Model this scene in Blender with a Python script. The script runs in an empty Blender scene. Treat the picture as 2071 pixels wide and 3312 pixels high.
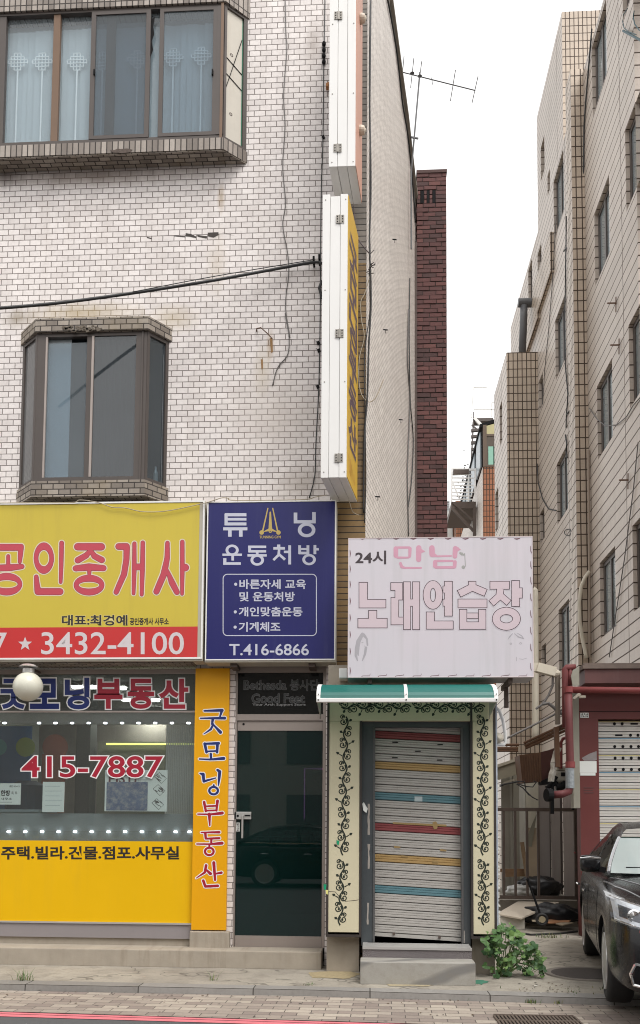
import bpy, bmesh, math, random
from mathutils import Vector, Matrix, noise
from mathutils.bvhtree import BVHTree
R = math.radians
random.seed(7)
scene = bpy.context.scene
COL = scene.collection

# ------------------------------------------------------------------ camera
W0, H0, FPX = 2071.0, 3312.0, 2850.0
SHIFT = 0.245
CAMLOC = Vector((0.0, -9.2, 1.45))
cam_d = bpy.data.cameras.new('camera')
cam = bpy.data.objects.new('camera', cam_d)
COL.objects.link(cam)
cam_d.sensor_fit = 'VERTICAL'
cam_d.sensor_height = 36.0
cam_d.lens = FPX / H0 * 36.0
cam_d.shift_y = SHIFT
cam_d.clip_start = 0.05
cam_d.clip_end = 2000
CAMROT = Matrix.Rotation(R(3.3), 3, 'Z') @ Matrix.Rotation(R(94.0), 3, 'X') @ Matrix.Rotation(R(0.4), 3, 'Z')
cam.matrix_world = Matrix.Translation(CAMLOC) @ CAMROT.to_4x4()
scene.camera = cam

# ------------------------------------------------------------------ sky, sun, exposure
world = bpy.data.worlds.new('World')
scene.world = world
world.use_nodes = True
wn = world.node_tree.nodes
wl = world.node_tree.links
bg = wn['Background']
sky = wn.new('ShaderNodeTexSky')
sky.sky_type = 'NISHITA'
sky.sun_disc = False
sky.sun_elevation = R(58)
sky.sun_rotation = R(145)
sky.dust_density = 6.0
sky.air_density = 1.0
hs = wn.new('ShaderNodeHueSaturation')
hs.inputs['Saturation'].default_value = 0.12
wl.new(sky.outputs[0], hs.inputs['Color'])
mixw = wn.new('ShaderNodeMix'); mixw.data_type = 'RGBA'
mixw.inputs['Factor'].default_value = 0.7
wl.new(hs.outputs[0], mixw.inputs['A'])
mixw.inputs['B'].default_value = (9.3, 9.2, 9.1, 1)      # even cloud cover, in the sky's own units
wl.new(mixw.outputs['Result'], bg.inputs['Color'])
bg.inputs['Strength'].default_value = 0.11
sun_d = bpy.data.lights.new('sun', 'SUN')
sun_d.energy = 1.2
sun_d.angle = R(25)
sun_d.color = (1.0, 0.97, 0.93)
sun = bpy.data.objects.new('sun', sun_d)
COL.objects.link(sun)
sun.rotation_euler = (R(90 - 58), 0, R(35))
scene.view_settings.view_transform = 'Standard'
scene.view_settings.look = 'None'
scene.view_settings.exposure = 0.72
scene.view_settings.gamma = 1.0
scene.cycles.filter_width = 1.05
scene.cycles.max_bounces = 8
scene.cycles.transparent_max_bounces = 16

# ------------------------------------------------------------------ measuring from the camera
def ray(px, py):
    yp = H0 / 2 + SHIFT * H0
    d = Vector(((px - W0 / 2) / FPX, -(py - yp) / FPX, -1.0))
    return CAMROT @ d
def PY(px, py, Y):
    d = ray(px, py); return CAMLOC + d * ((Y - CAMLOC.y) / d.y)
def PX(px, py, X):
    d = ray(px, py); return CAMLOC + d * ((X - CAMLOC.x) / d.x)
def PZ(px, py, Z):
    d = ray(px, py); return CAMLOC + d * ((Z - CAMLOC.z) / d.z)
def rect(Y, x0, y0, x1, y1):
    xm, ym = (x0 + x1) / 2, (y0 + y1) / 2
    return PY(x0, ym, Y).x, PY(x1, ym, Y).x, PY(xm, y1, Y).z, PY(xm, y0, Y).z
class Crop:
    """coordinates measured on an enlarged detail, put onto the plane y = Y"""
    def __init__(s, ox, oy, k, Y): s.ox, s.oy, s.k, s.Y = ox, oy, k, Y
    def __call__(s, x, y, off=0.0): return PY(s.ox + x / s.k, s.oy + y / s.k, s.Y - off)
    def rect(s, x0, y0, x1, y1, off=0.0):
        return rect(s.Y - off, s.ox + x0 / s.k, s.oy + y0 / s.k, s.ox + x1 / s.k, s.oy + y1 / s.k)

# ------------------------------------------------------------------ things, parts, meshes
MW = {}
def thing(name, label, cat, loc=(0, 0, 0), rz=0.0, group=None, kind=None):
    o = bpy.data.objects.new(name, None); COL.objects.link(o)
    o.empty_display_size = 0.2
    m = Matrix.Translation(Vector(loc)) @ Matrix.Rotation(rz, 4, 'Z')
    o.location = loc; o.rotation_euler = (0, 0, rz); MW[o] = m
    tag(o, label, cat, group, kind)
    return o
def tag(o, label=None, cat=None, group=None, kind=None):
    if label: o['label'] = label
    if cat: o['category'] = cat
    if group: o['group'] = group
    if kind: o['kind'] = kind
    return o
class MB:
    def __init__(s): s.v = []; s.f = []; s.m = []; s.mi = 0; s.eps = 0.0
    def add(s, pts, faces):
        b = len(s.v); s.v += [Vector(p) for p in pts]
        for f in faces: s.f.append([i + b for i in f]); s.m.append(s.mi)
        return s
    def quad(s, a, b, c, d): return s.add([a, b, c, d], [(0, 1, 2, 3)])
    def box(s, x0, x1, y0, y1, z0, z1):
        if x0 > x1: x0, x1 = x1, x0
        if y0 > y1: y0, y1 = y1, y0
        if z0 > z1: z0, z1 = z1, z0
        return s.add([(x0, y0, z0), (x1, y0, z0), (x1, y1, z0), (x0, y1, z0), (x0, y0, z1), (x1, y0, z1), (x1, y1, z1), (x0, y1, z1)],
                     [(3, 2, 1, 0), (4, 5, 6, 7), (0, 1, 5, 4), (1, 2, 6, 5), (2, 3, 7, 6), (3, 0, 4, 7)])
    def prism(s, poly, e):
        """poly: 3D points (one flat polygon), e: extrusion vector"""
        n = len(poly); e = Vector(e); P = [Vector(p) for p in poly]
        nn = Vector((0, 0, 0))
        for i in range(n): nn += P[i].cross(P[(i + 1) % n])
        if nn.dot(e) > 0: P.reverse()
        return s.add(P + [p + e for p in P], [tuple(range(n)), tuple(range(2 * n - 1, n - 1, -1))] +
                     [((i + 1) % n, i, n + i, n + (i + 1) % n) for i in range(n)])
    def obox(s, c, ax, ay, az):
        c, ax, ay, az = Vector(c), Vector(ax), Vector(ay), Vector(az)
        p = [c + ax * i + ay * j + az * k for k in (-1, 1) for (i, j) in ((-1, -1), (1, -1), (1, 1), (-1, 1))]
        return s.add(p, [(3, 2, 1, 0), (4, 5, 6, 7), (0, 1, 5, 4), (1, 2, 6, 5), (2, 3, 7, 6), (3, 0, 4, 7)])
    def bar(s, a, b, w, h=None, up=(0, 0, 1)):
        a, b = Vector(a), Vector(b); d = (b - a)
        t = d.normalized(); u = Vector(up)
        if abs(t.dot(u)) > 0.95: u = Vector((0, 1, 0))
        r = t.cross(u).normalized(); u = r.cross(t)
        return s.obox((a + b) / 2, r * (w / 2), d / 2, u * ((h or w) / 2))
    def tube(s, pts, r, n=8, caps=True, closed=False):
        P = [Vector(p) for p in pts]; N = len(P); b = len(s.v); fr = None
        rr = r if isinstance(r, (list, tuple)) else [r] * N
        for i in range(N):
            if closed: t = (P[(i + 1) % N] - P[i - 1]).normalized()
            else: t = (P[min(i + 1, N - 1)] - P[max(i - 1, 0)]).normalized()
            if fr is None:
                a = Vector((0, 0, 1)) if abs(t.z) < 0.9 else Vector((0, 1, 0)); fr = (a - t * a.dot(t)).normalized()
            else:
                fr = fr - t * fr.dot(t)
                fr = fr.normalized() if fr.length > 1e-6 else Vector((1, 0, 0))
            bn = t.cross(fr)
            for k in range(n):
                A = 2 * math.pi * k / n; s.v.append(P[i] + (fr * math.cos(A) + bn * math.sin(A)) * rr[i])
        for i in range(N if closed else N - 1):
            j = (i + 1) % N
            for k in range(n):
                s.f.append([b + i * n + k, b + i * n + (k + 1) % n, b + j * n + (k + 1) % n, b + j * n + k]); s.m.append(s.mi)
        if caps and not closed:
            s.f.append([b + k for k in range(n - 1, -1, -1)]); s.m.append(s.mi)
            s.f.append([b + (N - 1) * n + k for k in range(n)]); s.m.append(s.mi)
        return s
    def lathe(s, prof, c, axis=(0, 0, 1), n=24):
        """prof: (radius, along-axis)"""
        c = Vector(c); ax = Vector(axis).normalized()
        a = Vector((1, 0, 0)) if abs(ax.x) < 0.9 else Vector((0, 1, 0)); u = (a - ax * a.dot(ax)).normalized(); w = ax.cross(u)
        b = len(s.v)
        for (r, h) in prof:
            for k in range(n):
                A = 2 * math.pi * k / n; s.v.append(c + ax * h + (u * math.cos(A) + w * math.sin(A)) * r)
        for i in range(len(prof) - 1):
            for k in range(n):
                s.f.append([b + i * n + k, b + i * n + (k + 1) % n, b + (i + 1) * n + (k + 1) % n, b + (i + 1) * n + k]); s.m.append(s.mi)
        if prof[0][0] > 1e-4: s.f.append([b + k for k in range(n - 1, -1, -1)]); s.m.append(s.mi)
        if prof[-1][0] > 1e-4: s.f.append([b + (len(prof) - 1) * n + k for k in range(n)]); s.m.append(s.mi)
        return s
    # ---- marks and letters on a surface; W(x, y, off) gives the point
    def poly(s, W, pts, off):
        s.eps += 0.000005
        P = [W(x, y, off * .3 + s.eps) for (x, y) in pts]
        return s.add(P, [tuple(range(len(P)))])
    def disc(s, W, x, y, r, off, n=12, ry=None):
        ry = ry or r
        return s.poly(W, [(x + r * math.cos(2 * math.pi * k / n), y + ry * math.sin(2 * math.pi * k / n)) for k in range(n)], off)
    def ring(s, W, x, y, ro, so, ri, si, off, n=28):
        s.eps += 0.000005; b = []
        for k in range(n):
            A = 2 * math.pi * k / n
            b += [W(x + ro * math.cos(A), y + so * math.sin(A), off * .3 + s.eps), W(x + ri * math.cos(A), y + si * math.sin(A), off * .3 + s.eps)]
        return s.add(b, [(2 * k, 2 * ((k + 1) % n), 2 * ((k + 1) % n) + 1, 2 * k + 1) for k in range(n)])
    def stroke(s, W, pts, w, off, ext=0.0, rnd=True):
        """pts (x, y[, width]); square ends run on by ext"""
        P = [(p[0], p[1], (p[2] + (w if w else 0)) if len(p) > 2 else w) for p in pts]
        for i in range(len(P) - 1):
            (x0, y0, w0), (x1, y1, w1) = P[i], P[i + 1]
            L = math.hypot(x1 - x0, y1 - y0) or 1; tx, ty = (x1 - x0) / L, (y1 - y0) / L
            e0 = ext if i == 0 else 0; e1 = ext if i == len(P) - 2 else 0
            if not rnd:
                if i > 0: e0 = w0 / 2
                if i < len(P) - 2: e1 = w1 / 2
            x0 -= tx * e0; y0 -= ty * e0; x1 += tx * e1; y1 += ty * e1
            nx, ny = -ty, tx
            s.poly(W, [(x0 + nx * w0 / 2, y0 + ny * w0 / 2), (x1 + nx * w1 / 2, y1 + ny * w1 / 2),
                       (x1 - nx * w1 / 2, y1 - ny * w1 / 2), (x0 - nx * w0 / 2, y0 - ny * w0 / 2)], off)
        if rnd:
            for (x, y, ww) in P: s.disc(W, x, y, ww / 2, off, 14)
        return s
    def line(s, W, pts, w, off):
        """thin mitred ribbon"""
        n = len(pts); A = []
        s.eps += 0.000005
        for i in range(n):
            p0 = pts[max(i - 1, 0)]; p1 = pts[min(i + 1, n - 1)]
            L = math.hypot(p1[0] - p0[0], p1[1] - p0[1]) or 1
            nx, ny = -(p1[1] - p0[1]) / L, (p1[0] - p0[0]) / L
            ww = pts[i][2] if len(pts[i]) > 2 else w
            A += [W(pts[i][0] + nx * ww / 2, pts[i][1] + ny * ww / 2, off * .3 + s.eps), W(pts[i][0] - nx * ww / 2, pts[i][1] - ny * ww / 2, off * .3 + s.eps)]
        return s.add(A, [(2 * i, 2 * i + 2, 2 * i + 3, 2 * i + 1) for i in range(n - 1)])
    def text(s, W, body, x0, y0, x1, y1, bold=0.0, off=0.002):
        base, _ = glyphs(body, 0.0); vs, fs = glyphs(body, bold)
        xs = [v[0] for v in base]; ys = [v[1] for v in base]
        a0, a1, b0, b1 = min(xs), max(xs), min(ys), max(ys)
        s.eps += 0.000005
        return s.add([W(x0 + (v[0] - a0) / (a1 - a0) * (x1 - x0), y1 - (v[1] - b0) / (b1 - b0) * (y1 - y0), off * .3 + s.eps) for v in vs], fs)
    def build(s, name, mats, parent=None, smooth=False, bevel=0.0, origin=None, uvfix=True):
        me = bpy.data.meshes.new(name)
        if not isinstance(mats, (list, tuple)): mats = [mats]
        if parent is not None: M = MW[parent]
        else:
            if origin is None:
                xs = [v.x for v in s.v]; ys = [v.y for v in s.v]; zs = [v.z for v in s.v]
                origin = ((min(xs) + max(xs)) / 2, (min(ys) + max(ys)) / 2, min(zs))
            M = Matrix.Translation(Vector(origin))
        inv = M.inverted()
        me.from_pydata([inv @ v for v in s.v], [], s.f)
        for m in mats: me.materials.append(m)
        if len(mats) > 1:
            for p, i in zip(me.polygons, s.m): p.material_index = i
        if smooth:
            for p in me.polygons: p.use_smooth = True
        uv = me.uv_layers.new(name='UVMap')
        for p, f in zip(me.polygons, s.f):
            n = Vector((0, 0, 0)); P = [s.v[i] for i in f]
            for i in range(len(P)): n += (P[i]).cross(P[(i + 1) % len(P)])
            if n.length < 1e-12: continue
            n.normalize()
            if abs(n.z) > 0.75: tu, tv = Vector((1, 0, 0)), Vector((0, 1, 0))
            else:
                tu = Vector((0, 0, 1)).cross(n).normalized(); tv = Vector((0, 0, 1))
                if abs(n.x) > 0.97: tu = Vector((0, 1, 0))
                elif abs(n.y) > 0.97: tu = Vector((1, 0, 0))
            for li, vi in zip(p.loop_indices, f): uv.data[li].uv = (s.v[vi].dot(tu), s.v[vi].dot(tv))
        o = bpy.data.objects.new(name, me); COL.objects.link(o)
        if parent is not None: o.parent = parent; MW[o] = MW[parent]
        else: o.location = origin; MW[o] = M
        if bevel > 0:
            md = o.modifiers.new('bevel', 'BEVEL'); md.width = bevel; md.segments = 2; md.limit_method = 'ANGLE'; md.angle_limit = R(40)
        return o
_gl = {}
def glyphs(body, bold):
    k = (body, round(bold, 4))
    if k not in _gl:
        c = bpy.data.curves.new('lettering', 'FONT'); c.body = body; c.size = 1; c.offset = bold; c.resolution_u = 4
        o = bpy.data.objects.new('lettering', c); COL.objects.link(o)
        dg = bpy.context.evaluated_depsgraph_get()
        me = bpy.data.meshes.new_from_object(o.evaluated_get(dg))
        _gl[k] = ([tuple(v.co[:2]) for v in me.vertices], [tuple(p.vertices) for p in me.polygons])
        bpy.data.objects.remove(o); bpy.data.curves.remove(c); bpy.data.meshes.remove(me)
    return _gl[k]
def copy_tree(o, parent=None):
    c = o.copy(); COL.objects.link(c); MW[c] = MW[o]
    if parent is not None: c.parent = parent
    for ch in list(o.children): copy_tree(ch, c)
    return c
def wall_holes(mb, f, u0, u1, v0, v1, holes, depth):
    """flat wall f(u, v, w) with rectangular openings and their reveals"""
    us = sorted({u0, u1} | {min(max(h[i], u0), u1) for h in holes for i in (0, 1)})
    vs = sorted({v0, v1} | {min(max(h[i], v0), v1) for h in holes for i in (2, 3)})
    for a, b in zip(us, us[1:]):
        for c, d in zip(vs, vs[1:]):
            if any(h[0] - 1e-6 <= a and b <= h[1] + 1e-6 and h[2] - 1e-6 <= c and d <= h[3] + 1e-6 for h in holes): continue
            mb.quad(f(a, c, 0), f(b, c, 0), f(b, d, 0), f(a, d, 0))
    for (a, b, c, d) in holes:
        mb.quad(f(a, c, 0), f(a, d, 0), f(a, d, depth), f(a, c, depth))
        mb.quad(f(b, c, 0), f(b, c, depth), f(b, d, depth), f(b, d, 0))
        mb.quad(f(a, d, 0), f(b, d, 0), f(b, d, depth), f(a, d, depth))
        mb.quad(f(a, c, 0), f(a, c, depth), f(b, c, depth), f(b, c, 0))

# ------------------------------------------------------------------ materials
def lin(c): 
    c = c / 255.0
    return c / 12.92 if c <= 0.04045 else ((c + 0.055) / 1.055) ** 2.4
def S(r, g, b, k=1.0): return (lin(r) * k, lin(g) * k, lin(b) * k, 1)
class NT:
    def __init__(s, name):
        s.mat = bpy.data.materials.new(name); s.mat.use_nodes = True; s.t = s.mat.node_tree; s.n = s.t.nodes; s.l = s.t.links
        s.b = s.n['Principled BSDF']; s.out = s.n['Material Output']
    def new(s, t, **kw):
        n = s.n.new(t)
        for k, v in kw.items():
            if isinstance(v, bpy.types.NodeSocket): s.l.new(v, n.inputs[k])
            elif k in n.inputs.keys(): n.inputs[k].default_value = v
            else: setattr(n, k, v)
        return n
    def link(s, a, b): s.l.new(a, b)
    def uv(s, sx=1, sy=1, rot=0.0):
        if not hasattr(s, '_uv'): s._uv = s.n.new('ShaderNodeUVMap').outputs[0]
        m = s.n.new('ShaderNodeMapping'); m.inputs['Scale'].default_value = (sx, sy, 1); m.inputs['Rotation'].default_value = (0, 0, rot)
        s.l.new(s._uv, m.inputs['Vector']); return m.outputs[0]
    def obj(s, sx=1, sy=1, sz=1):
        m = s.n.new('ShaderNodeMapping'); m.inputs['Scale'].default_value = (sx, sy, sz)
        tc = s.n.new('ShaderNodeTexCoord'); s.l.new(tc.outputs['Object'], m.inputs['Vector']); return m.outputs[0]
    def noise(s, vec, scale, detail=4, rough=0.6):
        n = s.n.new('ShaderNodeTexNoise'); n.inputs['Scale'].default_value = scale; n.inputs['Detail'].default_value = detail; n.inputs['Roughness'].default_value = rough
        s.l.new(vec, n.inputs['Vector']); return n.outputs['Fac']
    def ramp(s, fac, a, b, c0=(0, 0, 0, 1), c1=(1, 1, 1, 1)):
        r = s.n.new('ShaderNodeValToRGB'); e = r.color_ramp.elements
        e[0].position = a; e[1].position = b; e[0].color = c0; e[1].color = c1
        s.l.new(fac, r.inputs[0]); return r.outputs[0]
    def mix(s, fac, a, b, mode='MIX'):
        m = s.n.new('ShaderNodeMix'); m.data_type = 'RGBA'; m.blend_type = mode
        for sock, v in (('Factor', fac), ('A', a), ('B', b)):
            if isinstance(v, bpy.types.NodeSocket): s.l.new(v, m.inputs[sock])
            else: m.inputs[sock].default_value = v
        return m.outputs['Result']
    def math(s, op, a, b=0.0):
        m = s.n.new('ShaderNodeMath'); m.operation = op
        for i, v in enumerate((a, b)):
            if isinstance(v, bpy.types.NodeSocket): s.l.new(v, m.inputs[i])
            else: m.inputs[i].default_value = v
        return m.outputs[0]
    def bump(s, h, strength=0.3, dist=0.01):
        b = s.n.new('ShaderNodeBump'); b.inputs['Strength'].default_value = strength; b.inputs['Distance'].default_value = dist
        s.l.new(h, b.inputs['Height']); s.l.new(b.outputs[0], s.b.inputs['Normal'])
    def done(s, color=None, rough=0.6, metal=0.0, spec=None):
        if color is not None:
            if isinstance(color, bpy.types.NodeSocket): s.l.new(color, s.b.inputs['Base Color'])
            else: s.b.inputs['Base Color'].default_value = color
        if isinstance(rough, bpy.types.NodeSocket): s.l.new(rough, s.b.inputs['Roughness'])
        else: s.b.inputs['Roughness'].default_value = rough
        s.b.inputs['Metallic'].default_value = metal
        if spec is not None: s.b.inputs['Specular IOR Level'].default_value = spec
        return s.mat
def plain(name, col, rough=0.5, metal=0.0, var=0.12, scale=6.0, bump=0.0, streak=0.0, dirt=(0.12, 0.1, 0.08, 1), spec=None):
    t = NT(name); v = t.obj()
    n = t.noise(v, scale, 5)
    dark = tuple(c * (1 - var) for c in col[:3]) + (1,); lite = tuple(min(1, c * (1 + var * 0.6)) for c in col[:3]) + (1,)
    c = t.mix(n, dark, lite)
    if streak:
        n2 = t.noise(t.uv(9, 0.7), 1.0, 6, 0.7); n3 = t.noise(v, 1.3, 3)
        f = t.math('MULTIPLY', t.ramp(n2, 0.5, 0.75), t.ramp(n3, 0.35, 0.7))
        c = t.mix(t.math('MULTIPLY', f, streak), c, dirt)
    rr = t.math('ADD', t.math('MULTIPLY', n, 0.2), rough - 0.1) 
    if bump: t.bump(t.noise(v, scale * 8, 4), bump, 0.004)
    return t.done(c, rr, metal, spec)
def tile(name, c1, c2, mortar, bw, rh, mort=0.006, offset=0.5, rough=0.35, dirt=0.35, dirtcol=(0.12, 0.09, 0.06, 1), bump=0.5, spots=(), stain=0.0, spec=0.4):
    t = NT(name)
    def br(w):
        b = t.n.new('ShaderNodeTexBrick'); b.offset = offset; b.offset_frequency = 2; b.squash = 1
        t.l.new(t.uv(1, 1), b.inputs['Vector'])
        b.inputs['Scale'].default_value = 1; b.inputs['Brick Width'].default_value = w; b.inputs['Row Height'].default_value = rh
        b.inputs['Mortar Size'].default_value = mort * 0.75; b.inputs['Mortar Smooth'].default_value = 0.25; b.inputs['Bias'].default_value = 0
        b.inputs['Color1'].default_value = c1; b.inputs['Color2'].default_value = c2; b.inputs['Mortar'].default_value = mortar
        return b
    b = br(bw)
    col = b.outputs['Color']
    n1 = t.noise(t.uv(1, 1), 0.9, 5, 0.65)
    n2 = t.noise(t.uv(7, 0.5), 1.0, 6, 0.7)
    n3 = t.noise(t.uv(1, 1), 30, 3)
    big = t.noise(t.uv(1, 1), 0.35, 3, 0.5); mid = t.noise(t.uv(1, 1), 3.2, 4, 0.6)
    col = t.mix(1.0, col, t.mix(big, (0.84, 0.83, 0.82, 1), (1.08, 1.07, 1.05, 1)), 'MULTIPLY')
    col = t.mix(1.0, col, t.mix(mid, (0.88, 0.87, 0.86, 1), (1.07, 1.07, 1.06, 1)), 'MULTIPLY')
    f = t.math('MULTIPLY', t.ramp(n2, 0.42, 0.78), t.ramp(n1, 0.35, 0.75))
    col = t.mix(t.math('MULTIPLY', f, dirt), col, dirtcol)
    col = t.mix(t.math('MULTIPLY', t.ramp(n3, 0.45, 0.8), 0.18), col, mortar)
    if stain:
        n4 = t.noise(t.uv(1.6, 1.0), 1.4, 4, 0.6)
        col = t.mix(t.math('MULTIPLY', t.ramp(n4, 0.5, 0.7), stain), col, (0.23, 0.16, 0.05, 1))
    for (sx, sz, rx, rz, sc, sk) in spots:      # stains and painted shade with a place and shape of their own (metres on the wall)
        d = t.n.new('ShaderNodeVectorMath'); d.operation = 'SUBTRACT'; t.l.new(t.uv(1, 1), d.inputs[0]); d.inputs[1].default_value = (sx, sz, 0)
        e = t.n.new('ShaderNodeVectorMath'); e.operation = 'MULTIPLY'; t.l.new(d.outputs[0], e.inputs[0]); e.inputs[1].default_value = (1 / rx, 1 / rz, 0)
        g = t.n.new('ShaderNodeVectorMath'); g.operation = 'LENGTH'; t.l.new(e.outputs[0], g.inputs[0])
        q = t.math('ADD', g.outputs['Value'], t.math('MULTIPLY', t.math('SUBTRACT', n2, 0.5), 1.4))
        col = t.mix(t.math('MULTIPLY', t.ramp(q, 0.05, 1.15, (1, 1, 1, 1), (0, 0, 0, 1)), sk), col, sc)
    h = t.math('SUBTRACT', t.math('SUBTRACT', 1.0, b.outputs['Fac']), t.math('MULTIPLY', n3, 0.15))
    t.bump(h, bump, 0.006)
    return t.done(col, t.math('ADD', t.math('MULTIPLY', b.outputs['Fac'], 0.4), rough), 0, spec)
def glassy(name, tint, refl=0.9, rough=0.0, ior=1.5, dirt=0.0, base=None, veil=0.0):
    """window glass: clear tint plus mirror reflection by angle, with a veil for grime and painted reflections"""
    t = NT(name); t.n.remove(t.b)
    tr = t.n.new('ShaderNodeBsdfTransparent'); tr.inputs[0].default_value = tint
    gl = t.n.new('ShaderNodeBsdfGlossy'); gl.inputs['Color'].default_value = (refl, refl, refl, 1); gl.inputs['Roughness'].default_value = rough
    fr = t.n.new('ShaderNodeFresnel'); fr.inputs['IOR'].default_value = ior
    ge = t.n.new('ShaderNodeNewGeometry'); front = t.math('SUBTRACT', 1.0, ge.outputs['Backfacing'])     # only the outer face of a pane reflects
    m = t.n.new('ShaderNodeMixShader'); t.l.new(t.math('MULTIPLY', fr.outputs[0], front), m.inputs[0]); t.l.new(tr.outputs[0], m.inputs[1]); t.l.new(gl.outputs[0], m.inputs[2])
    o = m.outputs[0]
    if veil:
        df = t.n.new('ShaderNodeBsdfDiffuse'); df.inputs[0].default_value = base or (0.5, 0.5, 0.5, 1)
        m2 = t.n.new('ShaderNodeMixShader'); n = t.noise(t.obj(), 2.5, 5)
        f = t.math('ADD', t.math('MULTIPLY', n, dirt), veil - dirt * 0.5)
        t.l.new(t.math('MULTIPLY', f, front), m2.inputs[0]); t.l.new(o, m2.inputs[1]); t.l.new(df.outputs[0], m2.inputs[2]); o = m2.outputs[0]
    t.l.new(o, t.out.inputs[0]); return t.mat
def emit(name, col, s):
    t = NT(name); t.b.inputs['Base Color'].default_value = col; t.b.inputs['Emission Color'].default_value = col; t.b.inputs['Emission Strength'].default_value = s
    return t.mat

M = {}
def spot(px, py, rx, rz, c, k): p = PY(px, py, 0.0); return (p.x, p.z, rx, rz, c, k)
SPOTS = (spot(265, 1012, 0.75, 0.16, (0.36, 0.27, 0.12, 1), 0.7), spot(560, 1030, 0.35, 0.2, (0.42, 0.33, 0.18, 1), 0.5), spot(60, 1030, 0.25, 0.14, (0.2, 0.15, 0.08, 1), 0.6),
         spot(300, 570, 1.4, 0.17, (0.2, 0.15, 0.12, 1), 0.7), spot(20, 560, 0.3, 0.2, (0.1, 0.075, 0.06, 1), 0.7), spot(715, 640, 0.05, 0.2, (0.3, 0.2, 0.09, 1), 0.6), spot(700, 850, 0.14, 0.45, (0.5, 0.42, 0.31, 1), 0.4),  # dark spots below the upper bay sill: shade painted in with grime
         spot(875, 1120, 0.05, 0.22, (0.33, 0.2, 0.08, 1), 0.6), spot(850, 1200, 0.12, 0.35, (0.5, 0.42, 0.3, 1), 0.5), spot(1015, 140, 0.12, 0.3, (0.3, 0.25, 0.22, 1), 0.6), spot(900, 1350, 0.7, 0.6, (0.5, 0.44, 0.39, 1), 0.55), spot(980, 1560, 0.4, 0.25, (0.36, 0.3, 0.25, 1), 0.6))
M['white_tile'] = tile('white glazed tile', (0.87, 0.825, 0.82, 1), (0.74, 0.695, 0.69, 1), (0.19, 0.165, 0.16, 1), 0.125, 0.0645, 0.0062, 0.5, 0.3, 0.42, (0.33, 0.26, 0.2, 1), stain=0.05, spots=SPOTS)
M['side_tile'] = tile('white side tile', (0.84, 0.79, 0.75, 1), (0.74, 0.69, 0.65, 1), (0.2, 0.17, 0.15, 1), 0.2, 0.0645, 0.0055, 0.5, 0.45, 0.45, (0.25, 0.2, 0.16, 1))
M['sill_tile'] = tile('grimy sill tile', (0.42, 0.37, 0.32, 1), (0.2, 0.17, 0.145, 1), (0.05, 0.042, 0.038, 1), 0.125, 0.06, 0.008, 0.5, 0.4, 0.8, (0.06, 0.05, 0.04, 1), bump=0.8, stain=0.25)
M['soldier_tile'] = tile('grimy upright sill tile', (0.46, 0.41, 0.37, 1), (0.2, 0.17, 0.15, 1), (0.05, 0.042, 0.038, 1), 0.063, 0.5, 0.009, 0.0, 0.4, 0.6, (0.1, 0.08, 0.07, 1), bump=0.8)
M['ochre_tile'] = tile('ochre corner tile', (0.26, 0.165, 0.065, 1), (0.19, 0.12, 0.05, 1), (0.04, 0.03, 0.022, 1), 0.6, 0.066, 0.008, 0.0, 0.4, 0.7, (0.1, 0.045, 0.02, 1), bump=0.8)
M['grey_corner_tile'] = tile('grey corner tile', (0.24, 0.21, 0.18, 1), (0.15, 0.13, 0.11, 1), (0.04, 0.035, 0.03, 1), 0.6, 0.066, 0.008, 0.0, 0.4, 0.6, (0.08, 0.06, 0.05, 1), bump=0.8)
M['tan_tile'] = tile('tan stacked tile', (0.58, 0.485, 0.395, 1), (0.51, 0.425, 0.345, 1), (0.055, 0.035, 0.025, 1), 0.1, 0.19, 0.0145, 0.0, 0.35, 0.35, (0.18, 0.12, 0.08, 1))
M['tan_wall'] = tile('tan wall tile', (0.60, 0.53, 0.475, 1), (0.52, 0.46, 0.41, 1), (0.075, 0.052, 0.042, 1), 3.7, 0.19, 0.015, 0.0, 0.35, 0.65, (0.24, 0.17, 0.125, 1), spec=0.25)
M['orange_tile'] = tile('orange stacked tile', (0.36, 0.145, 0.075, 1), (0.3, 0.12, 0.06, 1), (0.05, 0.03, 0.02, 1), 0.1, 0.19, 0.018, 0.0, 0.4, 0.35)
M['concrete'] = plain('concrete', (0.3, 0.27, 0.225, 1), 0.85, 0, 0.35, 3.5, 0.4, 0.35, (0.1, 0.08, 0.06, 1))
M['step_concrete'] = plain('worn step concrete', (0.36, 0.315, 0.255, 1), 0.85, 0, 0.3, 4.5, 0.4, 0.6, (0.13, 0.085, 0.05, 1))
M['kerb_stone'] = tile('kerb stone', (0.29, 0.28, 0.27, 1), (0.24, 0.23, 0.22, 1), (0.05, 0.045, 0.04, 1), 1.03, 30.0, 0.007, 0.0, 0.7, 0.6, (0.11, 0.095, 0.08, 1), spec=0.2)
M['white_paint'] = plain('white painted metal', (0.78, 0.77, 0.75, 1), 0.4, 0, 0.04, 2, 0, 0.12, (0.3, 0.17, 0.08, 1))
M['alu'] = plain('aluminium', (0.55, 0.54, 0.52, 1), 0.4, 0.55, 0.08, 3, 0, 0.15)
M['alu_brown'] = plain('warm aluminium', (0.36, 0.31, 0.28, 1), 0.45, 0.4, 0.1, 3, 0, 0.15)
M['sash'] = plain('dark grey brown sash', (0.085, 0.07, 0.063, 1), 0.45, 0.2, 0.15, 5, 0, 0.2)
M['sash_brown'] = plain('brown sash', (0.17, 0.1, 0.06, 1), 0.5, 0.1, 0.2, 5, 0, 0.3)
M['black'] = plain('black', (0.012, 0.012, 0.013, 1), 0.7, 0, 0.2, spec=.1)
M['rubber'] = plain('black cable', (0.02, 0.02, 0.021, 1), 0.55, 0, 0.2)
M['grey_cable'] = plain('grey cable', (0.12, 0.11, 0.105, 1), 0.6)
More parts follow.
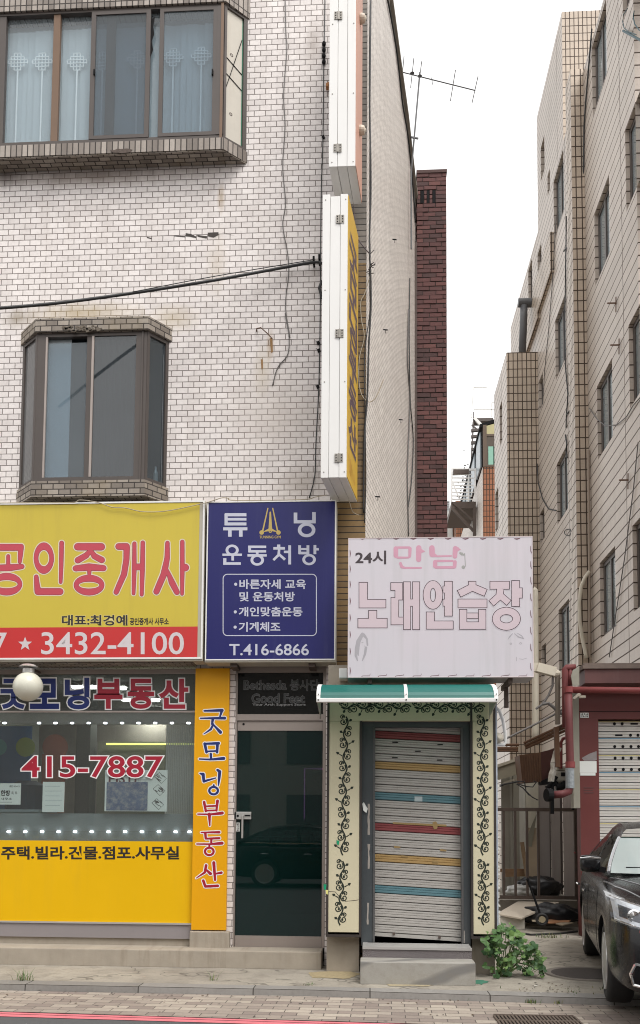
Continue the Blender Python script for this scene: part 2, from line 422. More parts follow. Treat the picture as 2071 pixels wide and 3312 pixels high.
M['beige_cable'] = plain('beige cable', (0.42, 0.36, 0.27, 1), 0.6)
M['rust'] = plain('rusty iron', (0.13, 0.065, 0.035, 1), 0.75, 0.2, 0.5, 9, 0.4)
M['dark_iron'] = plain('dark brown iron', (0.095, 0.068, 0.055, 1), 0.6, 0.1, 0.4, 8, 0.2)
M['red_frame'] = plain('dark red panel', (0.135, 0.03, 0.027, 1), 0.45, 0, 0.2, 2.5, 0, 0.25, (0.08, 0.05, 0.045, 1))
M['red_pipe'] = plain('red pipe paint', (0.23, 0.045, 0.045, 1), 0.6, 0, 0.35, 7, .15, 0.7, (0.12, 0.04, 0.03, 1))
M['pvc'] = plain('cream plastic', (0.6, 0.55, 0.45, 1), 0.5, 0, 0.12, 3, 0, 0.3)
M['grey_pvc'] = plain('grey plastic pipe', (0.1, 0.1, 0.105, 1), 0.5)
M['paper'] = plain('paper', (0.74, 0.76, 0.73, 1), 0.8, 0, 0.05)
M['white'] = plain('white vinyl', (0.8, 0.79, 0.79, 1), 0.5, 0, 0.03)
M['hinge'] = plain('hinge steel', (0.3, 0.28, 0.25, 1), 0.5, 0.5, 0.3, 20)
def PL(px, py, p0, n):
    d = ray(px, py); p0 = Vector(p0); n = Vector(n); return CAMLOC + d * ((p0 - CAMLOC).dot(n) / d.dot(n))
# ================================================================== ground
M['asphalt'] = plain('asphalt', (0.085, 0.087, 0.09, 1), 0.9, 0, 0.3, 40, 0.5)
M['earth'] = plain('far ground', (0.1, 0.095, 0.09, 1), 0.9, 0, 0.3, 2)
M['pink_line'] = plain('pink road paint', (0.62, 0.17, 0.2, 1), 0.75, 0, 0.22, 14, 0.2, 0.25, (0.2, 0.12, 0.12, 1))
def paver_mat():
    t = NT('paving bricks')
    b = t.n.new('ShaderNodeTexBrick'); b.offset = 0.5; t.l.new(t.uv(1, 1, R(1.2)), b.inputs['Vector'])
    for k, v in (('Scale', 1), ('Brick Width', 0.215), ('Row Height', 0.108), ('Mortar Size', 0.004), ('Mortar Smooth', 0.2), ('Bias', -0.1)): b.inputs[k].default_value = v
    b.inputs['Color1'].default_value = (0.235, 0.19, 0.165, 1); b.inputs['Color2'].default_value = (0.43, 0.375, 0.31, 1); b.inputs['Mortar'].default_value = (0.07, 0.058, 0.05, 1)
    v = t.uv(1, 1)
    n1 = t.noise(v, 1.1, 5); n2 = t.noise(v, 26, 4)
    c = t.mix(t.math('MULTIPLY', t.ramp(n1, 0.4, 0.7), 0.4), b.outputs['Color'], (0.19, 0.165, 0.145, 1))
    c = t.mix(t.math('MULTIPLY', t.ramp(n2, 0.55, 0.75), 0.4), c, (0.1, 0.085, 0.07, 1))
    vo = t.n.new('ShaderNodeTexVoronoi'); vo.inputs['Scale'].default_value = 4.2; t.l.new(v, vo.inputs['Vector'])
    c = t.mix(t.math('MULTIPLY', t.ramp(vo.outputs['Distance'], 0.06, 0.10, (1, 1, 1, 1), (0, 0, 0, 1)), 0.7), c, (0.06, 0.052, 0.048, 1))
    t.bump(t.math('SUBTRACT', t.math('SUBTRACT', 1.0, b.outputs['Fac']), t.math('MULTIPLY', n2, 0.3)), 0.6, 0.006)
    return t.done(c, 0.85)
M['pavers'] = paver_mat()
def yard_mat():
    t = NT('stained yard concrete'); v = t.uv(1, 1)
    n1 = t.noise(v, 0.8, 6, 0.65); n2 = t.noise(v, 5, 6, 0.7); n3 = t.noise(v, 45, 3)
    c = t.mix(t.ramp(n1, 0.35, 0.65), (0.25, 0.225, 0.19, 1), (0.38, 0.345, 0.285, 1))
    c = t.mix(t.math('MULTIPLY', t.ramp(n2, 0.48, 0.72), 0.6), c, (0.135, 0.115, 0.095, 1))
    c = t.mix(t.math('MULTIPLY', t.ramp(n3, 0.5, 0.8), 0.3), c, (0.1, 0.09, 0.08, 1))
    vo = t.n.new('ShaderNodeTexVoronoi'); vo.feature = 'DISTANCE_TO_EDGE'; vo.inputs['Scale'].default_value = 0.55
    wv = t.n.new('ShaderNodeVectorMath'); wv.operation = 'ADD'; t.l.new(v, wv.inputs[0])
    nz = t.n.new('ShaderNodeTexNoise'); nz.inputs['Scale'].default_value = 3; t.l.new(v, nz.inputs['Vector']); t.l.new(nz.outputs['Color'], wv.inputs[1])
    t.l.new(wv.outputs[0], vo.inputs['Vector'])
    c = t.mix(t.ramp(vo.outputs['Distance'], 0.0, 0.012, (0.8, 0.8, 0.8, 1), (0, 0, 0, 1)), c, (0.07, 0.06, 0.05, 1))
    t.bump(t.math('ADD', n2, t.math('MULTIPLY', n3, 0.4)), 0.5, 0.012)
    return t.done(c, 0.9)
M['yard'] = yard_mat()

kf = [PZ(0, 3182, 0), PZ(1000, 3201, 0), PZ(2071, 3232, 0)]      # kerb, front edge of its top
kb = [PZ(0, 3169, 0), PZ(1000, 3190, 0), PZ(2071, 3217, 0)]
def ext(L, s):
    a, b = L[0], L[1]; c, d = L[-2], L[-1]
    return [a + (a - b).normalized() * s] + L + [d + (d - c).normalized() * s]
kf, kb = ext(kf, 26), ext(kb, 26)
zP, zR = -0.055, -0.06
m = MB(); m.quad((-250, -250, -0.13), (250, -250, -0.13), (250, 250, -0.13), (-250, 250, -0.13))
tag(m.build('ground', M['earth'], origin=(0, 0, -0.13)), kind='structure')
m = MB()
for i in range(len(kf) - 1):
    m.quad(kf[i], kf[i + 1], kb[i + 1], kb[i])
    d = Vector((0, -0.012, zP - 0.05)); m.quad(kf[i] + d, kf[i + 1] + d, kf[i + 1], kf[i])
tag(m.build('kerb', M['kerb_stone']), kind='structure')
m = MB()
for i in range(len(kb) - 1):
    a, b = kb[i], kb[i + 1]; m.quad(a - Vector((0, 0, .002)), b - Vector((0, 0, .002)), (b.x, 60, -.002), (a.x, 60, -.002))
tag(m.build('alley_ground', M['yard']), kind='structure')
pA, pB = PZ(0, 3273, zR), PZ(1220, 3309, zR)
pd = (pB - pA).normalized()
pL, pR_ = pA - pd * 26, pB + pd * 26
m = MB()
for i in range(len(kf) - 1):
    a, b = kf[i] + Vector((0, -.012, 0)), kf[i + 1] + Vector((0, -.012, 0))
    ta, tb = (a.x - pL.x) / (pR_.x - pL.x), (b.x - pL.x) / (pR_.x - pL.x)
    ya, yb = pL.y + (pR_.y - pL.y) * ta, pL.y + (pR_.y - pL.y) * tb
    m.quad((a.x, ya, zP), (b.x, yb, zP), (b.x, b.y, zP), (a.x, a.y, zP))
tag(m.build('pavement', M['pavers']), kind='structure')
m = MB(); m.quad((pL.x, -40, zR - .004), (pR_.x, -40, zR - .004), (pR_.x, pR_.y + .02, zR - .004), (pL.x, pL.y + .02, zR - .004))
tag(m.build('road', M['asphalt']), kind='structure')
m = MB()
for (o0, o1) in ((0.0, 0.055), (0.068, 0.15)):
    m.quad(pL + Vector((0, -o1, 0)), pR_ + Vector((0, -o1, 0)), pR_ + Vector((0, -o0, 0)), pL + Vector((0, -o0, 0)))
tag(m.build('road_marking', M['pink_line']), kind='structure')

# ================================================================== white brick building
Xc = PY(1184, 1200, 0).x
SD = Vector((0.174, 1.0, 0)).normalized(); SN = Vector((SD.y, -SD.x, 0))
bld = thing('brick_building', 'three storey building of small white glazed bricks with two bay windows over shop signs', 'building', (-2.5, 0.2, 0))
zS = 3.12
Xstrip = PY(1092, 1200, 0).x
m = MB(); m.box(-7.5, Xstrip, 0, 0.25, zS, 12.2)
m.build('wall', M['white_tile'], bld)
m = MB(); m.box(Xstrip, Xc, -0.004, 0.25, 0, 7.55); m.build('corner_strip', M['ochre_tile'], bld)
m = MB(); m.box(Xstrip, Xc, -0.004, 0.25, 7.55, 12.2); m.build('corner_strip', M['grey_corner_tile'], bld)
# side wall follows the skewed plot line
c0 = Vector((Xc, 0.0, 0))
prof = []
for (px, py) in ((1259, 0), (1290, 226), (1312, 380), (1330, 540), (1346, 671)):
    p = PL(px, py, c0, SN); prof.append(((p - c0).dot(SD), p.z))
tE = (PL(1349, 1000, c0, SN) - c0).dot(SD)
pts = [c0, c0 + SD * tE] + [c0 + SD * min(t, tE) + Vector((0, 0, z)) for (t, z) in reversed(prof)] + [c0 + Vector((0, 0, prof[0][1] + 0.6))]
m = MB(); m.prism([p + SN * 0.003 for p in pts], -SN * 0.25)
m.build('side_wall', M['side_tile'], bld)
# roof edge capping along the side wall
cap = [c0 + SD * t + Vector((0, 0, z + 0.03)) for (t, z) in prof]
m = MB()
for a, b in zip(cap, cap[1:]): m.bar(a + SN * -.1, b + SN * -.1, 0.3, 0.05)
m.build('roof_edge', M['concrete'], bld)
m = MB(); m.box(-7.5, Xstrip - .01, 0.26, 4.5, 11.6, 11.8); m.build('roof', M['concrete'], bld)
m = MB(); m.box(-7.5, -7.3, 0.26, 4.5, 0, 11.6); m.box(-7.3, Xc, 4.3, 4.5, 0, 11.6); m.build('back_wall', M['concrete'], bld)

# ---- bay windows
M['win_dark'] = glassy('bay window glass', (0.34, 0.40, 0.44, 1), 0.95, 0.0, 1.8, 0.08, (0.34, 0.40, 0.44, 1), 0.10)
M['win_frost'] = glassy('old hazy window glass', (0.86, 0.9, 0.92, 1), 0.9, 0.03, 1.6, 0.10, (0.55, 0.62, 0.66, 1), 0.20)
M['win_haze'] = glassy('hazy blue window glass', (0.70, 0.76, 0.80, 1), 0.9, 0.02, 1.6, 0.1, (0.36, 0.42, 0.46, 1), 0.2)
M['screen'] = glassy('insect screen', (0.72, 0.76, 0.8, 1), 0.6, 0.2, 1.4, 0.05, (0.26, 0.285, 0.3, 1), 0.3)
M['curtain'] = plain('pale curtain', (0.5, 0.55, 0.57, 1), 0.9, 0, 0.08, 2)
M['curtain_dk'] = plain('grey blue curtain', (0.3, 0.34, 0.37, 1), 0.9, 0, 0.15, 2)
M['room_dark'] = plain('dim room', (0.045, 0.05, 0.055, 1), 0.9)
M['board'] = plain('weathered cream board', (0.58, 0.54, 0.47, 1), 0.75, 0, 0.12, 5, 0, 0.4, (0.3, 0.2, 0.1, 1))
M['lattice'] = plain('white lattice trim', (0.88, 0.9, 0.9, 1), 0.6)
def plan_prism(mb, plan, z0, z1):
    mb.prism([Vector((x, y, z0)) for (x, y) in plan], (0, 0, z1 - z0))

def bay_upper():
    Yf = -0.2; Cc = Crop(0, 0, 1.8, Yf); Cw = Crop(0, 0, 1.8, 0.0)
    xr_f, xr_w = Cc(1302, 500).x, Cw(1436, 500).x
    xl = -5.2
    zt_s = (Cc(0, 857).z + Cc(1300, 808).z) / 2; zb_s = (Cc(0, 917).z + Cc(1300, 880).z) / 2
    zb_h = Cc(700, 50).z
    b = MB(); plan_prism(b, [(xl, 0), (xl, Yf - .02), (xr_f + .01, Yf - .02), (xr_w + .02, 0)], zb_s, zt_s)
    w = b.build('bay_window', M['soldier_tile'], bld)
    b = MB(); plan_prism(b, [(xl, 0), (xl, Yf - .03), (xr_f + .02, Yf - .03), (xr_w + .03, 0)], zb_h, zb_h + .34); b.build('hood', M['soldier_tile'], w)
    b = MB(); plan_prism(b, [(xl, -.005), (xl, Yf - .01), (xr_f, Yf - .01), (xr_w + .01, -.005)], zb_s - .012, zb_s - .002)
    b.build('sill_underside', M['sill_tile'], w)
    # a knocked out patch in the sill
    b = MB()
    cx, cz = Cc(715, 887).x, Cc(715, 887).z
    pts = []
    rr = random.Random(3)
    for k in range(22):
        A = 2 * math.pi * k / 22; q = 0.8 + 0.35 * rr.random(); pts.append((cx + .12 * q * math.cos(A), Yf - .024, cz + .026 * q * math.sin(A)))
    b.prism(pts, (0, .004, 0)); b.build('chipped_patch', plain('broken mortar', (0.13, 0.1, 0.085, 1), 0.95, 0, 0.7, 40, 1.0), w)
    z0, z1 = zt_s, zb_h
    # dark lining behind the panes
    b = MB(); b.box(xl, xr_f - .05, -0.02, -0.012, z0, z1); b.build('lining', M['curtain_dk'], w)
    def X(c): return Cc(c, 500).x
    fr = MB()
    fr.box(xl, xr_f, Yf - .005, Yf + .05, z0, z0 + .045); fr.box(xl, xr_f, Yf - .005, Yf + .05, z1 - .03, z1)
    fr.box(X(-20), X(26), Yf, Yf + .06, z0 + .045, z1 - .03)
    fr.box(X(1262), xr_f, Yf - .012, Yf + .06, z0 + .045, z1 - .03)
    fr.box(X(608), X(660), Yf + .035, Yf + .07, z0 + .045, z1 - .03)
    fr.build('frame', M['sash'], w)
    fr = MB(); fr.box(X(302), X(341), Yf + .005, Yf + .05, z0 + .045, z1 - .03); fr.build('mullion', M['sash_brown'], w)
    fr = MB(); fr.box(X(1284), X(1300), Yf - .02, Yf - .0125, z0, z1); fr.build('corner_bead', M['sash_brown'], w)
    def sash(a, c, y, top, wd, mat, stile=.034):
        s = MB(); xa, xc = X(a), X(c); zz0, zz1 = z0 + .045, z1 - .03 - top
        s.box(xa, xa + stile, y, y + .03, zz0, zz1); s.box(xc - stile, xc, y, y + .03, zz0, zz1)
        s.box(xa + stile, xc - stile, y, y + .03, zz0, zz0 + .04); s.box(xa + stile, xc - stile, y, y + .03, zz1 - .04, zz1)
        so = s.build('sash', mat, w)
        g = MB(); g.box(xa + stile, xc - stile, y + .012, y + .016, zz0 + .04, zz1 - .04); g.build('pane', wd, w)
        return so
    sash(526, 872, Yf - .01, 0.0, M['screen'], M['sash'], .05)
    sash(926, 1262, Yf - .01, 0.0, M['win_haze'], M['sash'], .045)
    for (a, c) in ((26, 302), (341, 608), (660, 926)):
        g = MB(); g.box(X(a), X(c), Yf + .05, Yf + .054, z0 + .045, z1 - .03); g.build('pane', M['win_frost'], w)
    # lattice screens standing behind the glass
    lat = MB(); yl = Yf + .075
    def lattice(cc, top, bot, k=1.0):
        u = 19 * k
        for (dx0, dx1, dy) in ((-1, 1, -2.6), (-2, 2, -1.5), (-3, 3, -.5), (-3, 3, .5), (-2, 2, 1.5), (-1, 1, 2.6)):
            p, q = Cc(cc + dx0 * u, top + dy * u), Cc(cc + dx1 * u, top + dy * u); lat.box(p.x, q.x, yl, yl + .006, p.z - .005, p.z + .005)
        for (dx, dy0, dy1) in ((-3, -.5, .5), (-2, -1.5, 1.5), (-1, -2.6, 2.6), (0, -2.6, 2.6), (1, -2.6, 2.6), (2, -1.5, 1.5), (3, -.5, .5)):
            p, q = Cc(cc + dx * u, top + dy0 * u), Cc(cc + dx * u, top + dy1 * u); lat.box(p.x - .005, p.x + .005, yl + .001, yl + .007, q.z, p.z)
        p, q = Cc(cc, top + 2.6 * u), Cc(cc - 6, bot); lat.box(p.x - .008, p.x + .008, yl, yl + .006, q.z, p.z)
    for (cc, top) in ((88, 325), (232, 325), (436, 325), (585, 320), (790, 310), (1000, 300), (1165, 290)): lattice(cc, top, 800)
    lat.build('lattice', M['lattice'], w)
    b = MB()
    rr = random.Random(5); x = xl; 
    while x < xr_f - .1:
        d = .05 + .04 * rr.random(); yy = yl + .022 + .015 * rr.random(); b.quad((x, yy, z0), (x + d, yy + .012, z0), (x + d, yy + .012, z1 - .12), (x, yy, z1 - .12)); x += d
    b.build('curtain', M['curtain'], w)
    # torn strip of film between the two right sashes
    b = MB(); pts = [(872, 120), (905, 95), (893, 150), (899, 200), (884, 240), (893, 290), (878, 330), (872, 340)]
    b.poly(Cc, pts, -0.03); b.build('torn_film', M['black'], w)
    # latches
    for c in (553, 1240):
        b = MB(); p = Cc(c, 430); b.box(p.x - .008, p.x + .008, Yf - .03, Yf - .01, p.z - .03, p.z + .03); b.build('latch', M['black'], w)
    # splayed end with a board in it
    A0, B0 = Vector((xr_f, Yf, 0)), Vector((xr_w, 0, 0)); d = (B0 - A0); n = Vector((d.y, -d.x, 0)).normalized()
    def E(u, z, o=0): return A0 + d * u + n * o + Vector((0, 0, z))
    fr = MB()
    for (u0, u1, za, zb) in ((0, .1, z0, z1), (.84, 1, z0, z1), (.1, .84, z0, z0 + .03), (.1, .84, z1 - .03, z1)):
        fr.prism([E(u0, za, .01), E(u1, za, .01), E(u1, zb, .01), E(u0, zb, .01)], -n * .05)
    fr.build('end_frame', M['sash'], w)
    b = MB(); b.quad(E(.1, z0 + .03, -.01), E(.8, z0 + .03, -.01), E(.8, z1 - .03, -.01), E(.1, z1 - .03, -.01)); b.build('end_board', M['board'], w)
    b = MB(); b.quad(E(.8, z0 + .03, -.012), E(.84, z0 + .03, -.012), E(.84, z1 - .03, -.012), E(.8, z1 - .03, -.012)); b.build('green_edge', plain('green strip', (0.03, 0.2, 0.12, 1)), w)
    b = MB()
    for zz in (.5, .62): b.bar(E(.1, z0 + (z1 - z0) * zz, -.006), E(.8, z0 + (z1 - z0) * (zz - .06), -.006), .006)
    b.tube([E(.78, z0 + 1.28, -.004), E(.12, z0 + .62, -.004)], .004, 5)
    b.build('board_seams', M['black'], w)
    for zz in (.66, .22):
        b = MB(); b.ring(lambda x, y, o: E(.35 + x, z0 + (z1 - z0) * zz + y, -.009 + o), 0, 0, .07, .018, .04, .008, 0); b.build('board_stamp', M['dark_iron'], w)
bay_upper()

M['win_side'] = glassy('painted reflection side glass', (0.4, 0.42, 0.44, 1), 1, 0, 2.2, .1, (0.3, 0.3, 0.3, 1), .45)  # grey veil paints the reflection of the bricks into the pane
def bay_lower():
    Yf = -0.22; Cc = Crop(0, 1000, 1.3745, Yf); Cw = Crop(0, 1000, 1.3745, 0.0)
    xlw, xlf, xrf, xrw = Cw(98, 450).x, Cc(160, 450).x, Cc(648, 450).x, Cw(744, 450).x
    zh1 = Cc(380, 45).z; zh0 = Cc(380, 104).z; zs1 = Cc(370, 766).z; zs0 = Cc(370, 836).z
    def plan(e): return [(xlw - e, 0), (xlf - e * .5, Yf - e), (xrf + e * .5, Yf - e), (xrw + e, 0)]
    b = MB(); plan_prism(b, plan(.03), zs0, zs1)
    # crumbled bricks on the hood's lower edge
    rr = random.Random(11)
    w = b.build('bay_window', M['sill_tile'], bld)
    b = MB(); plan_prism(b, plan(.035), zh0, zh1); b.build('hood', M['sill_tile'], w)
    b = MB()
    for k in range(26):
        x = Cc(290 + 6.5 * k + rr.uniform(-3, 3), 95).x; s = rr.uniform(.01, .025)
        b.obox((x, Yf - .034, zh0 + rr.uniform(-.004, .05)), (s, 0, s * .3), (0, .006, 0), (-s * .2, 0, s * .5))
    b.build('crumbling_mortar', plain('crumbled mortar', (0.17, 0.14, 0.11, 1), 0.95, 0, 0.6, 30, 1.0), w)
    z0, z1 = zs1, zh0
    b = MB(); plan_prism(b, [(xlw + .02, -.003), (xlf + .02, Yf + .1), (xrf - .02, Yf + .1), (xrw - .02, -.003)], z0, z0 + .01); plan_prism(b, [(xlw + .02, -.003), (xlf + .02, Yf + .1), (xrf - .02, Yf + .1), (xrw - .02, -.003)], z1 - .01, z1)
    b.quad((xlw, -.006, z0), (xrw, -.006, z0), (xrw, -.006, z1), (xlw, -.006, z1))
    b.build('lining', M['room_dark'], w)
    def X(c): return Cc(c, 450).x
    fr = MB()
    fr.box(xlf, xrf, Yf, Yf + .06, z0, z0 + .05); fr.box(xlf, xrf, Yf, Yf + .06, z1 - .04, z1)
    fr.box(xlf, X(196), Yf, Yf + .06, z0 + .05, z1 - .04); fr.box(X(600), xrf, Yf, Yf + .06, z0 + .05, z1 - .04)
    fr.box(X(380), X(402), Yf + .005, Yf + .05, z0 + .05, z1 - .04)
    fr.box(X(626), X(633), Yf - .012, Yf - .001, z0, z1)
    fr.build('frame', M['sash'], w)
    fr = MB(); fr.box(X(402), X(412), Yf - .004, Yf + .03, z0 + .05, z1 - .04); fr.box(X(196), X(204), Yf + .0, Yf + .03, z0 + .05, z1 - .04)
    fr.build('sash', M['alu_brown'], w)
    g = MB(); g.box(X(204), X(380), Yf + .02, Yf + .024, z0 + .05, z1 - .1); g.build('pane', M['win_haze'], w)
    g = MB(); g.box(X(412), X(600), Yf + .012, Yf + .016, z0 + .05, z1 - .04); g.build('pane', M['win_dark'], w)
    b = MB(); b.box(X(196), X(300), Yf + .07, Yf + .08, z0 + .02, z1 - .02); b.build('curtain', M['curtain'], w)
    b = MB()
    for k in range(14):
        xa = X(412 + 14 * k); b.quad((xa, Yf + .1 + .02 * (k % 2), z0), (xa + .035, Yf + .1 + .02 * ((k + 1) % 2), z0), (xa + .035, Yf + .1 + .02 * ((k + 1) % 2), z1), (xa, Yf + .1 + .02 * (k % 2), z1))
    b.build('curtain', plain('navy curtain', (0.07, 0.085, 0.11, 1), 0.9), w)
    for (A0, B0, sg) in ((Vector((xlf, Yf, 0)), Vector((xlw, 0, 0)), -1), (Vector((xrf, Yf, 0)), Vector((xrw, 0, 0)), 1)):
        d = B0 - A0; n = Vector((d.y, -d.x, 0)).normalized() * sg
        if n.y > 0: n = -n
        def E(u, z, o=0): return A0 + d * u + n * o + Vector((0, 0, z))
        fr = MB()
        for (u0, u1, za, zb) in ((0, .12, z0, z1), (.87, 1, z0, z1), (.12, .87, z0, z0 + .04), (.12, .87, z1 - .04, z1)):
            fr.prism([E(u0, za, .008), E(u1, za, .008), E(u1, zb, .008), E(u0, zb, .008)], -n * .05)
        fr.build('end_frame', M['sash'], w)
        q = [E(.12, z0 + .04, -.01), E(.87, z0 + .04, -.01), E(.87, z1 - .04, -.01), E(.12, z1 - .04, -.01)]; g = MB(); g.quad(*(q if sg > 0 else q[::-1])); g.build('end_pane', M['win_dark'] if sg > 0 else M['win_side'], w)
        if sg > 0:
            b = MB(); c = E(.7, z0 + .03, -.07)
            b.lathe([(.02, 0), (.028, .01), (.028, .12), (.012, .17), (.012, .2)], c, n=12); b.build('bottle', plain('clear bottle', (0.45, 0.5, 0.5, 1), 0.15), w)
bay_lower()

# ---- ground floor: shop window, pier, entrance
sx = Crop(0, 2000, 1.3745, 0.03)
xr_s = rect(0.03, 0, 2300, 634, 2700)[1]
def shop():
    Y = 0.03
    w0 = MB()
    zt = PY(300, 2166, Y).z; zk = PY(300, 2984, Y).z; zb = PY(300, 3032, Y).z
    w0.box(-5.2, xr_s, Y, Y + .06, zt - .0, zS - .001); w0.box(-5.2, xr_s, Y, Y + .06, zb, zb + .0)
    fr = MB(); z1 = PY(300, 2303, Y).z
    fr.box(-5.2, xr_s, Y - .02, Y + .04, zt - .05, zt); fr.box(-5.2, xr_s, Y - .012, Y + .02, z1 - .006, z1 + .012)
    w = fr.build('shop_window', M['alu_brown'], bld)
    g = MB(); g.box(-5.2, xr_s, Y + .002, Y + .01, z1 + .012, zt - .05)
    M['trans_glass'] = glassy('dark transom glass', (0.5, 0.53, 0.53, 1), 0.95, 0, 1.5, 0.02, (0.14, 0.145, 0.14, 1), 0.3)
    g.build('transom_pane', M['trans_glass'], w)
    M['shop_glass'] = glassy('shop glass', (0.82, 0.86, 0.86, 1), 0.95, 0, 1.45, 0.03, (0.5, 0.52, 0.5, 1), 0.07)
    zf = PY(300, 2631, Y).z; zy = PY(300, 2720, Y).z
    g = MB(); g.box(-5.2, xr_s, Y + .004, Y + .012, zy, z1 - .006); g.build('pane', M['shop_glass'], w)
    # grey film on the lower glass
    g = MB(); g.box(-5.2, xr_s, Y + .060, Y + .062, zy, zf)
    g.build('frosted_band', glassy('grey film', (0.3, 0.33, 0.34, 1), 0.6, 0.2, 1.4, 0.03, (0.36, 0.39, 0.39, 1), 0.55), w)
    p = MB(); p.box(-5.2, xr_s - .002, Y - .018, Y + .03, zk + .01, zy)
    M['yellow_panel'] = plain('yellow vinyl', S(244, 192, 0, .82), 0.45, 0, 0.09, 1.2, 0, 0.14, (.35, .24, .05, 1), spec=0.3)
    p.build('yellow_panel', M['yellow_panel'], w)
    p = MB(); p.box(-5.2, xr_s - .002, Y - .03, Y + .03, zk - .008, zk + .01); p.build('trim', M['alu'], w)
    p = MB(); p.box(-5.2, xr_s - .002, Y - .015, Y + .03, zb, zk - .008); p.build('kick_plate', plain('grey kick plate', (0.27, 0.245, 0.25, 1), 0.45, 0.1, 0.08, 2, 0, 0.2), w)
    p = MB(); p.box(-5.2, xr_s - .002, Y + .01, Y + .25, 0.0, zb); p.build('plinth', M['step_concrete'], w)
    # lettering
    K = Crop(0, 2150, 2.2909, Y); ty, tr, tb = MB(), MB(), MB()
    for (ch, a, b, blue) in (('굿', 12, 188, 1), ('모', 232, 430, 1), ('닝', 490, 655, 1), ('부', 708, 900, 0), ('동', 955, 1135, 0), ('산', 1190, 1388, 0)):
        y0, y1 = (112, 318) if ch != '닝' else (104, 322)
        ty.text(K, ch, a, y0, b, y1, .072, .004); (tb if blue else tr).text(K, ch, a, y0, b, y1, .036, .006)
    ty.text(K, '415-7887', 165, 680, 1203, 832, .05, .004); tr.text(K, '415-7887', 165, 680, 1203, 832, .016, .006)
    M['vinyl_red'] = plain('red vinyl', S(176, 24, 52, .8), 0.45, 0, 0.05); M['vinyl_blue'] = plain('blue vinyl', S(24, 44, 118, .8), 0.45, 0, 0.05)
    M['vinyl_black'] = plain('black vinyl', (0.018, 0.014, 0.012, 1), 0.5, 0, 0.05)
    ty.build('lettering_outline', M['white'], w); tr.build('lettering', M['vinyl_red'], w); tb.build('lettering', M['vinyl_blue'], w)
    t = MB(); K2 = Crop(0, 2600, 1.3745, Y - .018); t.text(K2, '주택.빌라.건물.점포.사무실', 8, 190, 795, 246, .03, .003); t.build('lettering', M['vinyl_black'], w)
    # the room behind
    r = MB(); x0, x1, y1r, zc = -5.2, xr_s + .06, 5.6, 3.22
    r.quad((x0, y1r, .22), (x1, y1r, .22), (x1, y1r, zc), (x0, y1r, zc)); r.quad((x1, Y + .07, .22), (x1, Y + .07, zc), (x1, y1r, zc), (x1, y1r, .22))
    r.quad((x0, Y + .07, .22), (x0, y1r, .22), (x0, y1r, zc), (x0, Y + .07, zc))
    r.build('room_walls', plain('office wall', (0.5, 0.52, 0.46, 1), 0.8, 0, 0.1, 1), bld)
    r = MB(); r.quad((x0, Y + .07, zc), (x0, y1r, zc), (x1, y1r, zc), (x1, Y + .07, zc)); r.build('room_ceiling', plain('office ceiling', (0.6, 0.6, 0.56, 1), 0.9), bld)
    r = MB(); r.quad((x0, Y + .07, .22), (x1, Y + .07, .22), (x1, y1r, .22), (x0, y1r, .22)); r.build('room_floor', plain('office floor', (0.2, 0.19, 0.17, 1), 0.6), bld)
    # fittings in the room seen through the glass
    r = MB(); za, zb2 = PY(300, 2342, Y + .35).z, PY(300, 2306, Y + .35).z
    r.box(x0, x1, Y + .35, Y + .4, za, zb2 + .05); r.build('bulkhead', plain('cream bulkhead', (0.62, 0.6, 0.54, 1), 0.8), bld)
    r = MB(); Yb = Y + .6
    for k in range(17):
        a, b = Crop(0, 2150, 2.2909, Yb).rect(1228 + 13 * k, 455, 1239 + 13 * k, 1100)[:2]; zz = Crop(0, 2150, 2.2909, Yb).rect(0, 440, 10, 1110)
        r.box(a, b, Yb, Yb + .004, zz[2], zz[3])
    tag(r.build('vertical_blind', plain('white blind', (0.62, 0.63, 0.6, 1), 0.8)), 'white vertical slat blind inside the yellow office window', 'blind')
    r = MB(); a, b, c, d = Crop(0, 2150, 2.2909, 3.0).rect(560, 440, 665, 1100); r.box(a, b, 3.0, 3.3, .25, zc); r.build('room_pillar', plain('dark office pillar', (0.07, 0.075, 0.065, 1), 0.6), bld)
    r = MB(); a, b, c, d = Crop(0, 2150, 2.2909, 3.1).rect(720, 570, 1225, 1100); r.box(a, b, 3.1, 3.15, .25, d); r.build('room_partition', plain('olive partition', (0.2, 0.2, 0.14, 1), 0.7), bld)
    return Y
shopY = shop()

# pier carrying the yellow banner, its white tile edge, concrete foot
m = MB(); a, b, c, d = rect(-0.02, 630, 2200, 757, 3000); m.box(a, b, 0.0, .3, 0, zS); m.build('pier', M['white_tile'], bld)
m = MB(); a, b, c, d = rect(-0.08, 613, 3013, 742, 3066); m.box(a, b, -.08, -.001, 0, d); m.build('pier_foot', M['step_concrete'], bld, bevel=.01)
# low concrete step in front of the shop and the door
m = MB(); zt = PY(500, 3071, -0.26).z; xe = PY(1040, 3100, -.26).x; m.box(-6, xe, -.26, .04, -.01, zt); m.build('step', M['step_concrete'], bld, bevel=.012)
m = MB(); m.box(-6, xr_s, -.23, .02, zS - .0, zS + .09); m.build('soffit_band', M['sill_tile'], bld)

